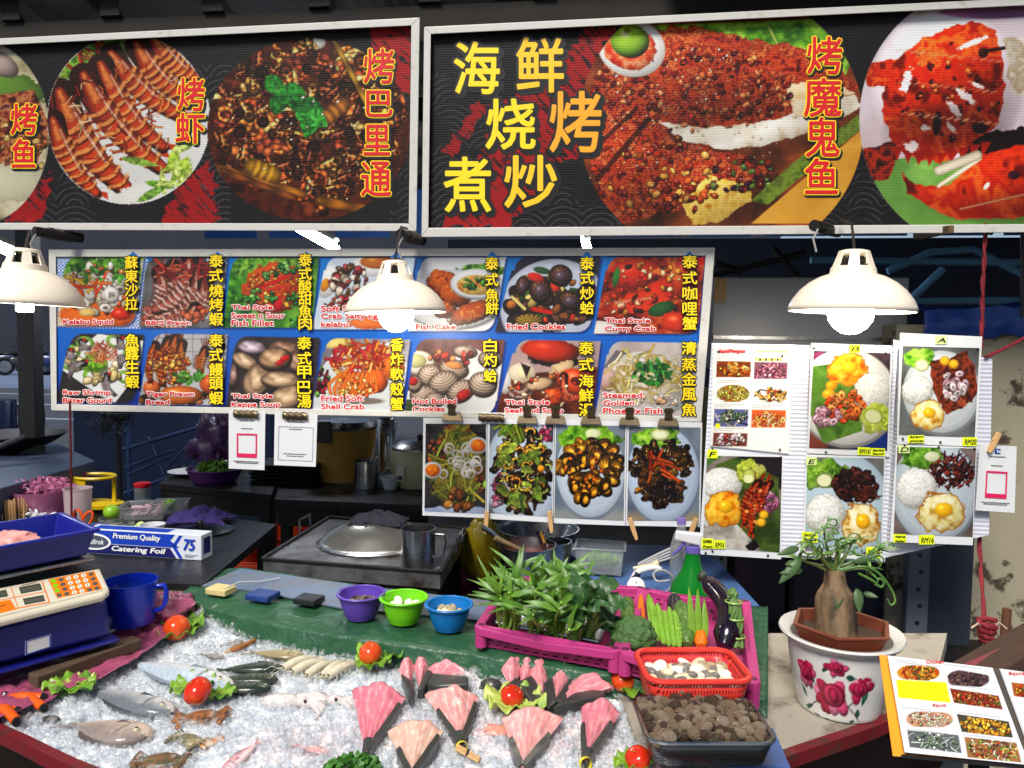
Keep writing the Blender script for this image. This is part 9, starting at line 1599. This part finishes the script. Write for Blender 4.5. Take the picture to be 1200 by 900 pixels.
pg2 = [(1171, 783.5), (1290, 800), (1340, 915), (1214, 900)]; part('page_block', MB().hexa(pp(pg2, -.0085), pp(pg2, -.0008)), M_lam, t, False)
part('spine', MB().hexa(pp([(1161, 783), (1173, 783.5), (1216, 900), (1205, 898)], -.0089), pp([(1161, 783), (1173, 783.5), (1216, 900), (1205, 898)], -.0035)), mat('dark_spine', (70, 64, 58), .6), t, False)
c = Cv(pg, 1.7, (226, 228, 230)); c.r = random.Random(4)
def mp(quad, pal, bg, kind, n=46, oval=False):
    cx, cy = np.mean(quad, 0); w_ = abs(quad[1][0] - quad[0][0]); h_ = abs(quad[3][1] - quad[0][1]); qq, m = c.poly(quad, None); full = np.zeros(c.X.shape); full[qq] = m
    if oval: full = full * np.clip((1 - np.hypot((c.X - cx) / (w_ * .5), (c.Y - cy) / (h_ * .62))) * 9, 0, 1)
    c.clip = full; c.put((slice(None),) * 2, np.ones(c.X.shape), bg); c.heap(cx, cy, w_ * .5, h_ * .55, n, 2, 5, pal, kind, .13); c.heap(cx, cy, w_ * .46, h_ * .5, n, 1, 2.6, pal, 'chunk', .13); c.clip = None
OR2 = [(225, 150, 40), (240, 180, 70), (190, 90, 30), (90, 110, 40), (215, 70, 30)]
mp([(1049, 779), (1102, 782), (1101, 799), (1052, 796)], OR2, (200, 130, 40), 'strip', 40, True); mp([(1108, 783), (1160, 792), (1158, 806), (1112, 803)], [(110, 80, 80), (80, 55, 60), (140, 110, 100), (70, 50, 50)], (100, 75, 72), 'strip', 50, True)
mp([(1113, 807), (1170, 816), (1175, 832), (1118, 824)], [(200, 60, 30), (225, 110, 50), (110, 150, 60), (150, 60, 30), (235, 160, 90)], (120, 60, 35), 'strip'); c.poly([(1050, 797), (1109, 800), (1114, 824), (1053, 818)], (222, 240, 20), tex=([(214, 232, 18), (228, 244, 40)], .1))
mp([(1059, 833), (1117, 836), (1119, 853), (1062, 852)], [(205, 160, 130), (225, 200, 170), (160, 90, 70), (190, 200, 150)], (190, 140, 110), 'curl', 36, True); mp([(1121, 837), (1182, 846), (1187, 865), (1127, 858)], [(225, 165, 40), (200, 120, 30), (240, 195, 90)], (80, 74, 60), 'chunk', 50)
mp([(1063, 856), (1123, 862), (1127, 883), (1066, 876)], [(205, 210, 205), (120, 140, 110), (90, 95, 95), (160, 175, 150)], (100, 104, 104), 'strip'); mp([(1130, 864), (1191, 871), (1197, 894), (1134, 888)], [(190, 70, 40), (235, 210, 160), (90, 60, 40), (110, 140, 60), (220, 150, 80)], (150, 110, 70), 'curl')
for x0, y, x1 in ((1050, 776, 1100), (1108, 779, 1150), (1048, 773.5, 1075), (1113, 803, 1160), (1057, 829, 1090), (1122, 835, 1172), (1062, 854.5, 1110), (1128, 861, 1185)): c.line([(x0, y), (x1, y + (x1 - x0) * .12)], .4, (130, 132, 138), sh=0, op=.7)
c.sheet('printed_page', None, M_gloss, t, plane=PL(0), lift=.0008, gain=.78)
c = Cv([(1172, 784), (1270, 797), (1310, 905), (1215, 898)], 1.7, (226, 228, 230)); mp([(1185, 800), (1235, 806), (1240, 824), (1188, 816)], OR2, (160, 90, 40), 'strip'); mp([(1197, 828), (1245, 834), (1250, 852), (1201, 846)], OR2, (200, 170, 120), 'chunk', 40, True); c.sheet('printed_page', None, M_gloss, t, plane=PL(0), lift=.0008, gain=.78)
for s_, bx in (('Chicken', (1085, 774.5, 1106, 778.5)), ('Squid', (1093, 826, 1108, 830)), ('Squid', (1182, 788.5, 1200, 793))): mb = MB(); write(mb, s_, bx, plane=PL(0), lift=.002, out=.12); part('heading', mb, M_red, t, False)
tb_ = T('book_stand', 'black metal stand holding up the open picture menu', 'stand', Vr((q2.x + .1, q2.y + .03, 0))); part('back_plate', MB().hexa(pp([(1040, 772), (1210, 795), (1255, 900), (1052, 884)], -.02), pp([(1040, 772), (1210, 795), (1255, 900), (1052, 884)], -.0125)), M_black, tb_, False); part('lip', MB().hexa(pp([(1056, 884), (1255, 903), (1256, 907), (1057, 888)], -.02), pp([(1056, 884), (1255, 903), (1256, 907), (1057, 888)], .004)), M_black, tb_, False); pm = flatmap(plane=PL(-.018))(1150, 860); part('leg', MB().tube([pm, (pm.x, pm.y + .06, 0)], .014), M_black, tb_); part('foot', MB().lathe([(.001, .02), (.12, .015), (.14, 0)], (pm.x, pm.y + .06, 0), 24), M_black, tb_)
